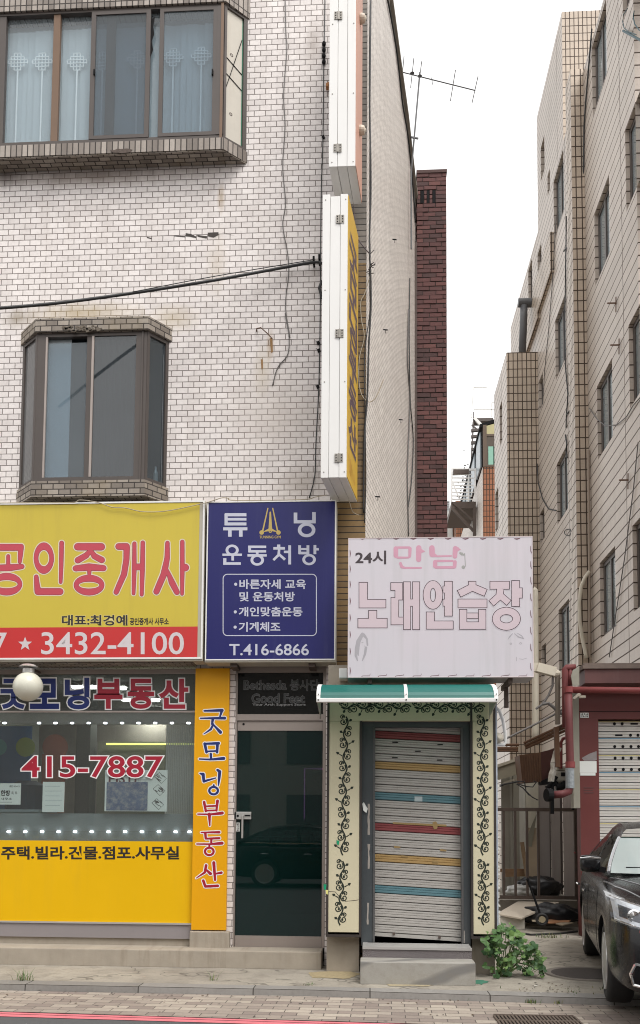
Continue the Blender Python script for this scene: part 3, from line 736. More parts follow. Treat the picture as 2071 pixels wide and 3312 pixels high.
def entrance():
    Y = 0.06; K = Crop(600, 2120, 3.1, Y)
    xa, xb = K(480, 1500).x, PY(1046, 2700, Y).x + .02
    ztop = K(900, 120).z; fr = MB()
    fr.box(xa, xa + .035, Y - .03, Y + .06, zt, ztop); fr.box(xb - .03, xb, Y - .03, Y + .06, zt, ztop)
    zA, zB = K(900, 655).z, K(900, 592).z
    fr.box(xa + .035, xb - .03, Y - .03, Y + .06, ztop - .06, ztop); fr.box(xa + .035, xb - .03, Y - .03, Y + .06, zA, zB)
    e = fr.build('door_frame', M['alu_brown'], bld)
    gt = glassy('transom glass', (0.05, 0.055, 0.055, 1), 0.7, 0, 1.45, .01, (.05, .052, .05, 1), .3)
    g = MB(); g.box(xa + .035, xb - .03, Y, Y + .01, zB, ztop - .06); g.build('transom', gt, e)
    o, i = MB(), MB()
    for (s, x0, y0, x1, y1, bo, bi) in (('Bethesda', 588, 252, 1012, 342, .032, .019), ('봉사단', 1052, 243, 1340, 348, .032, .019), ('Good Feet', 668, 386, 1196, 474, .036, .022), ('Your Arch Support Store', 672, 480, 1205, 510, .015, -.01)):
        o.text(K, s, x0, y0, x1, y1, bo, .002)
        if bi > 0: i.text(K, s, x0, y0, x1, y1, bi, .004)
    o.build('lettering_outline', plain('grey vinyl', (0.3, 0.3, 0.3, 1), 0.5), e); i.build('lettering', plain('dark vinyl', (0.03, 0.032, 0.032, 1), 0.4), e)
    zd1, zd0 = K(900, 662).z, PY(900, 3064, Y).z
    zr1 = K(900, 755).z; zr0 = PY(900, 3027, Y).z
    dx0, dx1 = xa + .038, xb - .033
    d = MB(); d.box(dx0, dx1, Y - .012, Y + .028, zr1, zd1); d.box(dx0, dx1, Y - .012, Y + .028, zd0, zr0)
    dm = d.build('door', M['alu_brown'], bld)
    g = MB(); g.box(dx0, dx1, Y, Y + .012, zr0, zr1); g.build('pane', glassy('green tinted door glass', (0.16, 0.28, 0.25, 1), 0.95, 0, 1.85, 0.02, (0.02, 0.09, 0.08, 1), 0.15), dm)
    h = MB(); a, b, c, dd = K.rect(487, 1568, 663, 1643); h.box(a, b, Y - .03, Y - .0005, c, dd); h.build('lock_case', M['alu'], dm, bevel=.004)
    h = MB(); a, b, c, dd = K.rect(598, 1598, 655, 1612); h.box(a, b, Y - .034, Y - .0302, c, dd); p = K(530, 1608); h.lathe([(.012, 0), (.012, .004)], (p.x, Y - .03, p.z), (0, -1, 0), 12); h.build('lock_slot', M['black'], dm)
    h = MB(); p, q = K(580, 1610), K(577, 1832); h.tube([(p.x, Y - .05, p.z), (q.x, Y - .05, q.z)], .011, 10); h.bar((p.x, Y - .05, p.z), (p.x, Y - .01, p.z), .02); h.build('handle', M['alu'], dm)
    h = MB(); p, q = K(610, 1815), K(1180, 1815); h.tube([(p.x, Y + .09, p.z), (q.x, Y + .09, q.z)], .006, 8); h.lathe([(.0, 0), (.022, .002), (.022, .02), (0, .022)], (q.x, Y + .09, q.z), (0, -1, 0), 12); h.build('pull_bar', plain('teal edged bar', (0.15, 0.5, 0.42, 1), 0.3), dm)
    h = MB(); a, b, c, dd = K.rect(503, 1675, 547, 1765); h.box(a, b, Y - .004, Y - .0005, c, dd); h.build('sticker', M['paper'], dm)
    h = MB(); W = Crop(600, 2120, 3.1, Y - .004); 
    for k, s in enumerate('당기시오'): h.text(W, s, 514, 1684 + 20 * k, 536, 1700 + 20 * k, .03, .002)
    h.build('sticker_text', M['vinyl_black'], dm)
    h = MB(); p = K(585, 690); h.lathe([(.013, 0), (.01, .006)], (p.x, Y - .012, p.z), (0, -1, 0), 12); h.build('lock_cylinder', M['black'], dm)
    # hallway behind the door
    r = MB(); y1 = 3.5; r.quad((xa, y1, zt), (xb, y1, zt), (xb, y1, 3.1), (xa, y1, 3.1)); r.quad((xa - .01, .12, zt), (xa - .01, y1, zt), (xa - .01, y1, 3.1), (xa - .01, .12, 3.1)); r.quad((xb + .01, .12, zt), (xb + .01, .12, 3.1), (xb + .01, y1, 3.1), (xb + .01, y1, zt))
    r.quad((xa, .12, 3.1), (xa, y1, 3.1), (xb, y1, 3.1), (xb, .12, 3.1)); r.quad((xa, .12, zt + .003), (xb, .12, zt + .003), (xb, y1, zt + .003), (xa, y1, zt + .003))
    r.build('hall', plain('dark hallway', (0.06, 0.075, 0.07, 1), 0.8), bld)
    n = MB(); Yn = .7; p, q, s = Crop(600, 2120, 3.1, Yn)(1380, 1138), Crop(600, 2120, 3.1, Yn)(1196, 1136), Crop(600, 2120, 3.1, Yn)(1192, 1640)
    n.tube([p, q, s], .006, 6)
    tag(n.build('light_strip', emit('pink glow', (0.9, 0.12, 0.5, 1), 1.2)), 'thin pink glow strip imitating a sign reflection in the dark glass door', 'light strip')  # glowing tube added to imitate a sign's reflection in the glass
    # lintel and tiled jamb right of the door
    m = MB(); m.box(xa - .06, Xc - .02, .0, .3, ztop, zS - .001); m.build('lintel', plain('grey lintel', (0.16, 0.15, 0.145, 1), 0.7), bld)
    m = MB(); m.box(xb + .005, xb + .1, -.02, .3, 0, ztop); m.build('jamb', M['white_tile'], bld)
entrance()

# ---- banner on the pier
def banner():
    Y = -0.045; K = Crop(600, 2120, 3.1, Y - .0005)
    a, b, c, d = rect(Y, 626, 2162, 737, 3008); a = min(a, xr_s)
    m = MB(); m.box(a, b, Y, -.001, c, d)
    o = m.build('banner_panel', plain('yellow banner vinyl', S(246, 176, 8, .82), 0.45, 0, 0.05, 1.2, 0, 0.08, spec=.3))
    tag(o, 'tall narrow yellow panel beside the glass door with six blue and red brush characters', 'sign')
    MW[o] = MW[o]
    G = {
     '굿': [[(190, 555, 18), (370, 550, 30)], [(365, 555, 28), (345, 622, 16)], [(150, 630, 14), (395, 628, 30)], [(275, 640, 28), (268, 690, 22)], [(280, 690, 22), (255, 740, 22), (185, 788, 8)], [(285, 698, 16), (352, 770, 34)]],
     '모': [[(195, 885, 30), (212, 970, 26)], [(200, 885, 22), (335, 880, 28)], [(322, 885, 30), (318, 970, 26)], [(210, 962, 18), (320, 957, 18)], [(255, 988, 26), (258, 1035, 24)], [(140, 1038, 14), (250, 1043, 20), (385, 1032, 32)]],
     '닝': [[(148, 1182, 16), (178, 1192, 34), (185, 1262, 26), (305, 1228, 12)], [(322, 1148, 24), (345, 1165, 32), (338, 1240, 26), (332, 1302, 12)], [(285, 1300, 20), (285, 1318, 20)]],
     '부': [[(188, 1470, 28), (205, 1560, 24)], [(322, 1458, 30), (312, 1555, 22)], [(205, 1512, 18), (315, 1507, 18)], [(205, 1556, 18), (315, 1552, 18)], [(125, 1590, 14), (250, 1594, 20), (370, 1580, 32)], [(240, 1592, 34), (245, 1705, 14)]],
     '동': [[(160, 1775, 14), (340, 1772, 26)], [(200, 1780, 26), (205, 1835, 24)], [(205, 1837, 20), (340, 1832, 24)], [(260, 1845, 24), (260, 1880, 22)], [(115, 1890, 14), (240, 1892, 18), (368, 1882, 32)], [(240, 1905, 20), (240, 1920, 20)]],
     '산': [[(208, 2105, 28), (195, 2175, 24), (108, 2233, 8)], [(198, 2140, 18), (252, 2188, 32)], [(285, 2078, 32), (298, 2250, 24)], [(295, 2190, 16), (362, 2178, 26)], [(180, 2258, 28), (200, 2316, 26), (325, 2310, 28)]]}
    RING = {'닝': (283, 1355, 55, 48, 31, 26), '동': (240, 1965, 55, 48, 31, 26)}
    w_, bl, rd = MB(), MB(), MB()
    def W(x, y, off): return K(x, y - 0, off)
    for ch, ss in G.items():
        t = bl if ch in '굿모닝' else rd
        for s in ss:
            w_.stroke(W, s, 17, .002); t.stroke(W, s, 0.01, .005)
        if ch in RING:
            x, y, ro, so, ri, si = RING[ch]; w_.ring(W, x, y, ro + 8, so + 8, ri - 8, si - 8, .002); t.ring(W, x, y, ro, so, ri, si, .005)
    w_.build('lettering_outline', M['white'], o); bl.build('lettering', M['vinyl_blue'], o); rd.build('lettering', M['vinyl_red'], o)
banner()
# ================================================================== shop signs
M['sign_yellow'] = plain('faded yellow sign film', S(220, 198, 74, .82), 0.4, 0, 0.12, 0.8, 0, 0.3, (0.35, 0.25, 0.06, 1), spec=.35)
M['sign_red'] = plain('red sign film', S(214, 58, 58, .8), 0.4, 0, 0.1, 1.0, 0, .25, spec=.35)
M['sign_pinkred'] = plain('pinkish red sign film', S(208, 74, 92, .8), 0.45, 0, 0.06, 1.5)
M['sign_maroon'] = plain('maroon edge', S(120, 36, 52, .8), 0.5, 0, 0.05)
M['sign_blue'] = plain('navy sign film', S(34, 36, 126, .55), 0.4, 0, 0.12, 0.8, 0, 0.12, (.16, .16, .22, 1), spec=.4)
M['sign_frame'] = plain('cream sign frame', (0.46, 0.43, 0.36, 1), 0.5, 0.1, 0.12, 3, 0, 0.4)
M['sign_soffit'] = plain('sign underside', (0.34, 0.33, 0.31, 1), 0.6, 0, 0.1, 3, 0, .2)
M['letter_pale'] = plain('pale lavender letters', S(208, 210, 226, .82), 0.5, 0, 0.04)
M['letter_gold'] = plain('pale gold emblem', S(205, 178, 100, .8), 0.5, 0, 0.04)
Ysg = -0.27
def box_sign(name, label, x0, x1, z0, z1, Y, face_mat, bead=.018, depth=.25):
    t = thing(name, label, 'sign', ((x0 + x1) / 2, -.01, z0))
    m = MB(); m.box(x0, x1, Y, Y + depth, z0, z1); m.build('casing', M['sign_frame'], t, bevel=.004)
    m = MB(); m.box(x0 + .004, x1 - .004, Y - .012, Y - .0005, z0 + .02, z0 + .02 + bead); m.box(x0 + .004, x1 - .004, Y - .012, Y - .0005, z1 - bead, z1 - .001)
    m.box(x1 - .004 - bead, x1 - .004, Y - .012, Y - .0005, z0 + .02 + bead, z1 - bead); m.box(x0 + .004, x0 + .004 + bead, Y - .012, Y - .0005, z0 + .02 + bead, z1 - bead)
    m.build('bead', M['white_paint'], t)
    return t
def yellow_sign():
    Y = Ysg; K = Crop(0, 1600, 2.2909, Y - .006)
    x1, z1, z0 = PY(661, 1850, Y).x, PY(330, 1624, Y).z, PY(330, 2139, Y).z
    t = box_sign('shop_sign', 'wide yellow box sign with large pink red letters above a red telephone number band', -4.6, x1, z0, z1, Y, None)
    zs = K(700, 981).z; xr = K(1470, 700).x
    m = MB(); m.box(-4.58, xr, Y - .006, Y - .001, zs, z1 - .02); m.build('yellow_face', M['sign_yellow'], t)
    m = MB(); m.box(-4.58, xr, Y - .006, Y - .001, z0 + .04, zs); m.build('red_band', M['sign_red'], t)
    o, mr, f = MB(), MB(), MB()
    def put(ss, rings):
        for s in ss:
            o.stroke(K, s, 20, .002); mr.stroke(K, s, 5, .004); f.stroke(K, s, 0.01, .006)
        for (x, y, ro, so, ri, si) in rings:
            o.ring(K, x, y, ro + 9, so + 9, ri - 9, si - 9, .002); mr.ring(K, x, y, ro + 2, so + 2, ri - 2, si - 2, .004); f.ring(K, x, y, ro, so, ri, si, .006)
    put([[(-60, 390, 46), (150, 390, 46)], [(157, 385, 38), (152, 450, 32), (148, 500, 22)], [(62, 455, 24), (62, 530, 26)], [(-60, 545, 46), (80, 540, 46), (163, 532, 34)]], [(50, 663, 114, 82, 84, 32)])
    put([[(458, 358, 30), (455, 520, 28), (451, 648, 22)], [(270, 608, 28), (274, 660, 36), (282, 718, 46)], [(284, 718, 46), (446, 718, 46)]], [(326, 470, 73, 115, 42, 62)])
    put([[(577, 386, 50), (752, 386, 50)], [(672, 412, 26), (640, 450, 40), (578, 486, 42)], [(672, 412, 26), (700, 455, 40), (755, 484, 42)], [(562, 546, 40), (660, 536, 50), (768, 544, 40)], [(663, 560, 28), (663, 588, 24)]], [(661, 670, 112, 75, 78, 27)])
    put([[(880, 384, 44), (938, 384, 46)], [(940, 392, 44), (938, 480, 40), (920, 590, 40), (862, 722, 34)], [(997, 362, 26), (996, 560, 30), (991, 732, 22)], [(1018, 535, 46), (1044, 535, 46)], [(1059, 356, 28), (1056, 560, 32), (1051, 740, 24)]], [])
    put([[(1242, 358, 28), (1240, 470, 36), (1215, 590, 44), (1160, 718, 40)], [(1240, 560, 20), (1275, 650, 42), (1312, 722, 38)], [(1352, 350, 28), (1352, 560, 30), (1350, 735, 22)], [(1372, 540, 52), (1376, 540, 48)]], [])
    o.build('lettering_outline', plain('pale pink edge', S(238, 220, 200, .82), .5), t); mr.build('lettering_edge', M['sign_maroon'], t); f.build('lettering', M['sign_pinkred'], t)
    b, wh = MB(), MB()
    wh.text(K, '대표:최경예', 462, 893, 943, 967, .05, .002); b.text(K, '대표:최경예', 462, 893, 943, 967, .026, .004)
    b.text(K, '공인중개사 사무소', 964, 914, 1250, 964, .03, .004)
    b.build('small_lettering', M['vinyl_black'], t); wh.build('small_lettering_outline', plain('pale yellow', S(240, 225, 160, .8)), t)
    n = MB(); n.text(K, '3432-4100', 308, 1020, 1362, 1182, .008, .004); n.text(K, '7', -52, 1024, 50, 1182, .008, .004)
    pts = []
    for k in range(10):
        r = 54 if k % 2 == 0 else 22; A = -math.pi / 2 + math.pi * k / 5; pts.append((187 + r * math.cos(A), 1106 + r * math.sin(A)))
    for k in range(5):
        n.poly(K, [(187, 1106), pts[(2 * k - 1) % 10], pts[2 * k], pts[2 * k + 1]], .004)
    n.build('telephone_number', plain('pale letters', S(226, 216, 218, .82), .5), t)
    return x1
xy1 = yellow_sign()
def blue_sign():
    Y = Ysg - .01; K = Crop(660, 1600, 3.287, Y - .006)
    x0, x1 = PY(667, 1850, Y).x, PY(1088, 1850, Y).x; z1, z0 = PY(880, 1621, Y).z, PY(880, 2142, Y).z
    t = box_sign('shop_sign', 'navy blue box sign with pale lettering beside the wide yellow sign', x0, x1, z0, z1, Y, None, .012)
    m = MB(); m.box(x0 + .012, x1 - .014, Y - .006, Y - .001, z0 + .03, z1 - .01); m.build('blue_face', M['sign_blue'], t)
    p, g = MB(), MB()
    def sq(pts, w): p.stroke(K, pts, w, .003, 0, rnd=False)
    # 튜
    sq([(222, 213), (452, 213)], 34); sq([(236, 205), (236, 326)], 34); sq([(236, 261), (452, 261)], 28); sq([(225, 311), (452, 311)], 32); sq([(205, 363), (462, 363)], 32); sq([(276, 375), (276, 447)], 38); sq([(392, 375), (392, 447)], 38)
    # 닝
    sq([(974, 190), (974, 290)], 38); sq([(955, 288), (1188, 288)], 34); sq([(1170, 185), (1170, 300)], 38); p.ring(K, 1092, 375, 94, 78, 56, 44, .003)
    # 운
    p.ring(K, 300, 590, 70, 60, 40, 34, .003); sq([(197, 638), (404, 638)], 24); sq([(306, 645), (306, 700)], 28); sq([(222, 675), (222, 735)], 34); sq([(205, 732), (392, 732)], 28)
    # 동
    sq([(470, 554), (662, 554)], 26); sq([(486, 550), (486, 612)], 30); sq([(475, 602), (662, 602)], 26); sq([(567, 610), (567, 640)], 28); sq([(463, 645), (668, 645)], 26); p.ring(K, 567, 695, 72, 60, 42, 34, .003)
    # 처
    sq([(795, 530), (795, 562)], 34); sq([(738, 570), (862, 570)], 28); p.stroke(K, [(800, 575, 26), (795, 640, 28), (738, 695, 26)], .01, .003, rnd=False); p.stroke(K, [(795, 630, 26), (862, 690, 28)], .01, .003, rnd=False); sq([(912, 538), (912, 742)], 30); sq([(850, 608), (905, 608)], 26)
    # 방
    sq([(1018, 538), (1018, 632)], 30); sq([(1106, 538), (1106, 632)], 30); sq([(1025, 578), (1100, 578)], 22); sq([(1012, 620), (1112, 620)], 28); sq([(1180, 535), (1180, 632)], 30); sq([(1190, 580), (1222, 580)], 26); p.ring(K, 1118, 690, 72, 60, 42, 34, .003)
    rr = []
    for (cx, cy, a0) in ((1150, 892, -90), (1150, 1452, 0), (250, 1452, 90), (250, 892, 180)):
        for k in range(7):
            A = R(a0 + 15 * k); rr.append((cx + 46 * math.cos(A), cy + 46 * math.sin(A)))
    rr.append(rr[0]); p.line(K, rr, 9, .003)
    for (s, x0_, y0_, x1_, y1_) in (('바른자세 교육', 380, 902, 1082, 1000), ('및 운동처방', 380, 1035, 965, 1132), ('개인맞춤운동', 374, 1195, 1045, 1292), ('기계체조', 374, 1356, 810, 1455)):
        p.text(K, s, x0_, y0_, x1_, y1_, .022, .003)
    for (x, y) in ((338, 952), (334, 1246), (332, 1408)): p.disc(K, x, y, 17, .003)
    p.text(K, 'T.416-6866', 272, 1588, 1114, 1706, .012, .003)
    p.build('lettering', M['letter_pale'], t)
    for s in ([(680, 145, 12), (622, 400, 16)], [(732, 145, 12), (786, 400, 16)], [(706, 188, 16), (706, 370, 40)]): g.stroke(K, s, .01, .003)
    g.stroke(K, [(700, 370, 30), (640, 392, 8)], .01, .003); g.stroke(K, [(712, 370, 30), (770, 392, 8)], .01, .003)
    for (x, y, r) in ((614, 402, 24), (793, 402, 24)): g.disc(K, x, y, r, .004, 18)
    g.ring(K, 706, 388, 18, 18, 9, 9, .005)
    g.text(K, 'TUNNING GYM', 592, 436, 816, 464, .015, .003)
    g.build('emblem', M['letter_gold'], t)
    for px in (758, 1010):
        b = MB(); q = PY(px, 2160, Y + .1); b.box(q.x - .035, q.x + .035, Y + .05, .0, z0 - .04, z0 - .001); b.build('bracket', M['dark_iron'], t)
blue_sign()

# projecting box signs
def blade_sign(label, fx0, fx1, fyt, fyb, Yfront, dep, skew, face_mat, letters, hinges, seam):
    p0, p1 = PY(fx0, (fyt + fyb) / 2, Yfront), PY(fx1, (fyt + fyb) / 2, Yfront)
    w = p1.x - p0.x; zt_, zb_ = PY((fx0 + fx1) / 2, fyt, Yfront).z, PY((fx0 + fx1) / 2, fyb, Yfront).z
    t = thing('projecting_sign', label, 'sign', ((p0.x + p1.x) / 2 + .5 * dep * skew, Yfront + dep / 2, zb_))
    D = Vector((skew, 1, 0)).normalized(); A = Vector((p0.x, Yfront, 0)); U = Vector((1, 0, 0))
    def F(u, v, z): return A + U * u + D * v + Vector((0, 0, z))
    def panel(mb, u0, u1, d0, d1, za, zb): mb.prism([F(u0, d0, za), F(u1, d0, za), F(u1, d1, za), F(u0, d1, za)], (0, 0, zb - za))
    m = MB(); panel(m, .012, w - .012, .012, dep, zb_ + .012, zt_ - .012); m.build('core', M['sign_soffit'], t)
    a, b = seam
    m = MB(); panel(m, 0, a * w - .004, 0, dep, zb_, zt_ + .0); m.build('casing', M['white_paint'], t, bevel=.003)
    m = MB(); panel(m, b * w + .004, w, 0, dep, zb_, zt_); m.build('casing', M['white_paint'], t, bevel=.003)
    m = MB(); panel(m, a * w, b * w, .004, dep, zb_ + .004, zt_ - .02); m.build('centre_panel', M['white_paint'], t, bevel=.002)
    for hz in hinges:
        z = PY(fx0, hz, Yfront).z; us = b * w if letters else a * w
        m = MB()
        for s in (-1, 1):
            m.box(F(us, 0, 0).x + s * .022 - .019, F(us, 0, 0).x + s * .022 + .019, Yfront - .006, Yfront - .0005, z - .042, z + .042)
        m.tube([(F(us, 0, 0).x, Yfront - .008, z - .045), (F(us, 0, 0).x, Yfront - .008, z + .045)], .006, 8)
        h = m.build('hinge', M['hinge'], t)
        m = MB()
        for s in (-1, 1):
            for k in (-1, 0, 1): m.lathe([(.006, 0), (.006, .003)], (F(us, 0, 0).x + s * .026, Yfront - .006, z + k * .027), (0, -1, 0), 8)
        m.build('screw', M['black'], h)
    m = MB()
    for u in (.12, .92):
        for k in (0.01, .33, .66, .99):
            p = F(u * w, 0, zb_ + (zt_ - zb_) * (0.01 + k * .98)); m.lathe([(.007, 0), (.005, .004)], p, (0, -1, 0), 8)
    m.build('rivets', M['hinge'], t)
    # the lettered face towards the alley
    N = D.cross(Vector((0, 0, 1))).normalized()
    if N.x < 0: N = -N
    def G(u, z, o=0): return F(w, u, z) + N * o
    m = MB(); m.prism([G(.01, zb_ + .01, .001), G(dep - .005, zb_ + .01, .001), G(dep - .005, zt_ - .01, .001), G(.01, zt_ - .01, .001)], N * .006)
    m.build('lettered_face', face_mat, t)
    if letters:
        L = MB(); zl1 = zt_ - .30; zl0 = zb_ + .36; n = len(letters); st = (zl1 - zl0) / n
        L2 = MB()
        for k, ch in enumerate(letters):
            za = zl1 - st * k
            def W(x, y, off): return G(x, za - y, off)
            L.text(W, ch, .09, st * .05, dep - .1, st * .93, .03, .034); L2.text(W, ch, .09, st * .05, dep - .1, st * .93, .05, .029)
        L.build('lettering', plain('faded purple letters', S(96, 74, 84, .8), .5), t); L2.build('lettering_outline', plain('pale letter edge', S(220, 190, 130, .8), .5), t)
        L = MB()
        def W2(x, y, off): return G(x, zb_ + .3 - y, off)
        rr = random.Random(4)
        for k in range(5): x = .1 + .08 * k; L.stroke(W2, [(x, .03 + .02 * k), (x + .03, .2)], .018, .03)
        L.build('faded_number', plain('faded orange marks', S(216, 150, 70, .8), .5), t)
    else:
        for zz in (70, 430):
            z = PY(1150, zz, Yfront + dep * .6).z
            m = MB(); m.lathe([(.0, .0), (.05, .0), (.05, .02), (.04, .05), (0, .07)], G(dep * .55, z, .008), N, 14); m.build('lamp_knob', plain('cream knob', (0.6, 0.52, 0.42, 1), .5, 0, .3, 30), t)
M['pink_face'] = plain('faded salmon film', S(226, 172, 150, .8), .5, 0, .12, 2, 0, .5, (0.6, 0.5, 0.36, 1))
blade_sign('lower white projecting box sign with hinges and a yellow lettered side', 1041, 1123, 628, 1545, -.78, .66, .14, plain('yellow blade face', S(226, 182, 62, .8), .45, 0, .08, 1, 0, .15, (.45, .3, .12, 1)), '굿모닝부동산', (711, 1080, 1482), (.31, .70))
blade_sign('upper white projecting box sign with faded salmon side reaching the top of the photo', 1066, 1151, -160, 538, -.78, .55, .10, M['pink_face'], '', (52, 480), (.33, .68))

# globe lamp under the yellow sign
def globe():
    Y = -.30; c = PY(91, 2221, Y); r = (PY(138, 2221, Y).x - PY(45, 2221, Y).x) / 2
    t = thing('globe_lamp', 'round white globe lamp hanging beneath the wide yellow sign', 'lamp', (c.x, Y, c.z))
    m = MB(); m.lathe([(r * math.sin(math.pi * k / 20) if 0 < k < 20 else 0, -r * math.cos(math.pi * k / 20)) for k in range(21)], c, n=32); m.build('globe', plain('opal glass', (0.66, 0.65, 0.55, 1), 0.25, 0, 0.04, 3), t, smooth=True)
    m = MB(); m.lathe([(.055, r * .92), (.06, r * .95), (.06, r + .035), (.05, r + .04)], c, n=20); m.lathe([(.09, r + .05), (.1, r + .055), (.06, r + .08)], c, n=20); m.bar(c + Vector((0, 0, r + .03)), c + Vector((0, 0, r + .06)), .03)
    m.build('fitting', M['alu'], t, smooth=False)
    m = MB(); m.tube([c + Vector((0, 0, r + .05)), c + Vector((0, .26, r + .05)), c + Vector((0, .32, r + .05))], .014, 8); m.build('arm', M['dark_iron'], t)
globe()

# lit lamps in the office
LED = emit('white led', (0.92, 0.94, 1, 1), 9.0)
def led_row(label, y, xs):
    Y = .066; K = Crop(0, 2150, 2.2909, Y)
    p0, p1 = K(min(xs) - 30, y), K(max(xs) + 30, y)
    t = thing('led_strip', label, 'light strip', ((p0.x + p1.x) / 2, Y, p0.z), group='led strips across the office window')
    m = MB(); m.bar((p0.x, Y + .006, p0.z), (p1.x, Y + .006, p1.z), .004); m.build('wire', M['grey_cable'], t)
    for x in xs:
        p = K(x, y); m = MB()
        for k in (-1, 0, 1): m.lathe([(0, -.009), (.0105, -.002), (.0105, .003), (0, .009)], (p.x + k * .0095 * 1.0, Y, p.z), (0, 1, 0), 8)
        m.build('led_module', LED, t)
led_row('upper row of small white led clusters inside the office window', 432, [35, 290, 412, 535, 658, 781, 905, 1028, 1151, 1275, 1398])
led_row('lower row of small white led clusters above the yellow panel', 1237, [65, 188, 312, 435, 557, 680, 805, 928, 1052, 1178, 1302, 1405])
TUBE = emit('fluorescent tube', (1, 0.98, 0.92, 1), 30.0)
KI = Crop(0, 2150, 2.2909, 0)
for i, (x0, x1, y, lab) in enumerate(((540, 615, 160, 'short ceiling lamp behind the blue letters, leftmost in the row'), (655, 722, 158, 'bright square ceiling lamp between the blue and the red letters'), (890, 930, 165, 'small round ceiling lamp between two red window letters'), (905, 985, 253, 'ceiling lamp low between the two middle red letters'), (1120, 1180, 255, 'ceiling lamp beside the last red window letter'), (1020, 1240, 345, 'long tube lamp just below the red window letters'))):
    p, q = PZ(x0 / 2.2909, 2150 + y / 2.2909, 3.17), PZ(x1 / 2.2909, 2150 + y / 2.2909, 3.17)
    if p.y > 5.3:
        p, q = PY(x0 / 2.2909, 2150 + y / 2.2909, 5.2), PY(x1 / 2.2909, 2150 + y / 2.2909, 5.2)
    t = thing('ceiling_lamp', lab, 'lamp', ((p.x + q.x) / 2, p.y, p.z), group='lit lamps on the office ceiling')
    m = MB(); m.box(p.x, q.x, p.y - .06, p.y + .06, p.z - .03, p.z); m.build('tube', TUBE, t, bevel=.01)
    m = MB(); m.box(p.x - .02, q.x + .02, p.y - .08, p.y + .08, p.z + .001, max(p.z + .02, 3.215)); m.build('housing', M['white'], t)
m = MB(); Yl = 3.05; p, q = Crop(0, 2150, 2.2909, Yl)(790, 588), Crop(0, 2150, 2.2909, Yl)(1500, 588); m.tube([p, q], .012, 8)
tag(m.build('light_strip', emit('yellow green tube', (0.75, 0.8, 0.15, 1), 1.6)), 'thin yellow glowing line across the back of the office', 'light strip')

# papers on the shop glass
def sheet(name, label, x0, y0, x1, y1, mat, Y=.048):
    K = Crop(0, 2150, 2.2909, Y); a, b, c, d = K.rect(x0, y0, x1, y1)
    m = MB(); m.box(a, b, Y, Y + .003, c, d); o = m.build(name, mat); tag(o, label, name.split('_')[-1]); return o, Crop(0, 2150, 2.2909, Y)
o, K = sheet('notice', 'white card with a bold Korean word taped low on the office window', -90, 878, 155, 1036, M['paper'])
b = MB(); b.text(K, '한방', 8, 930, 75, 970, .04, .002); b.text(K, '중개 사무소', -60, 985, 90, 1003, .02, .002); b.text(K, '공인 02-415', 70, 893, 145, 908, .02, .002); b.text(K, '톡 톡', 85, 940, 130, 962, .0, .002); b.line(K, [(-80, 1018), (90, 1018)], 3, .002); b.build('print', M['vinyl_black'], o)
o, K = sheet('paper', 'plain white sheet with faint lines hanging in the office window', 316, 868, 478, 1092, M['paper'])
b = MB()
for k in range(5): b.line(K, [(335, 900 + 36 * k), (335 + 110 + 15 * (k % 2), 900 + 36 * k)], 4, .002)
b.build('print', plain('grey print', (0.45, 0.47, 0.46, 1)), o)
o, K = sheet('poster', 'poster of a hazy city view with three floor plans on its white margin', 778, 780, 1240, 1086, M['paper'])
t = NT('city view print'); v = t.uv(1, 1); n = t.noise(v, 16, 8, .75); n2 = t.noise(v, 5, 4)
c = t.mix(n2, (0.035, 0.05, 0.13, 1), (0.2, 0.23, 0.33, 1)); c = t.mix(t.ramp(n, .45, .62), c, (0.32, 0.31, 0.32, 1)); t.done(c, .4)
a, bb, cc, d = K.rect(790, 868, 1095, 1080); b = MB(); b.box(a, bb, K.Y - .003, K.Y - .0005, cc, d); b.build('picture', t.mat, o)
b = MB(); b.text(K, 'PISTI', 808, 812, 1010, 876, .02, .004); b.build('title', plain('wine print', (0.16, 0.04, 0.05, 1)), o)
b = MB(); rr = random.Random(8)
for (cx, cy) in ((1190, 838), (1180, 928), (1170, 1032)):
    for k in range(9):
        x, y = cx + rr.uniform(-26, 26), cy + rr.uniform(-20, 20); b.stroke(K, [(x - 9, y - 7), (x + 9, y + 7)], rr.uniform(3, 8), .003, rnd=False)
    b.line(K, [(cx - 44, cy - 8), (cx - 8, cy - 40), (cx + 44, cy + 6), (cx + 6, cy + 42), (cx - 44, cy - 8)], 4, .003)
b.build('floor_plans', plain('plan print', (0.13, 0.12, 0.11, 1)), o)
b = MB(); b.text(K, '분양 안내', 1020, 845, 1085, 872, .01, .004); b.build('small_print', plain('pale print', (0.45, 0.45, 0.45, 1)), o)
# coloured balls painted on a board at the back of the office
Yb = 2.3; K = Crop(0, 2150, 2.2909, Yb); a, b_, c, d = K.rect(-60, 455, 225, 1000)
m = MB(); m.box(a, b_, Yb, Yb + .04, c - .3, d); o = m.build('display_board', plain('blue board', (0.09, 0.16, 0.3, 1), .5, 0, .3, 2)); tag(o, 'blue display board with large coloured discs at the left end of the office', 'board')
for (x, y, r, col) in ((-10, 610, 62, (0.1, 0.3, 0.33, 1)), (190, 610, 72, (0.28, 0.33, 0.1, 1))):
    m = MB(); m.disc(K, x, y, r, .004 + x * 1e-6, 28); m.build('disc', plain('painted disc', col, .5), o)
K = Crop(0, 2150, 2.2909, 2.6); m = MB(); m.disc(K, 410, 610, 95, 0, 30); m.box(K(315, 610).x, K(505, 0).x, 2.601, 2.62, .25, K(0, 660).z); o = m.build('display_stand', plain('red brown stand', (0.3, 0.1, 0.06, 1), .5)); tag(o, 'red rounded display stand behind the telephone number in the window', 'stand')
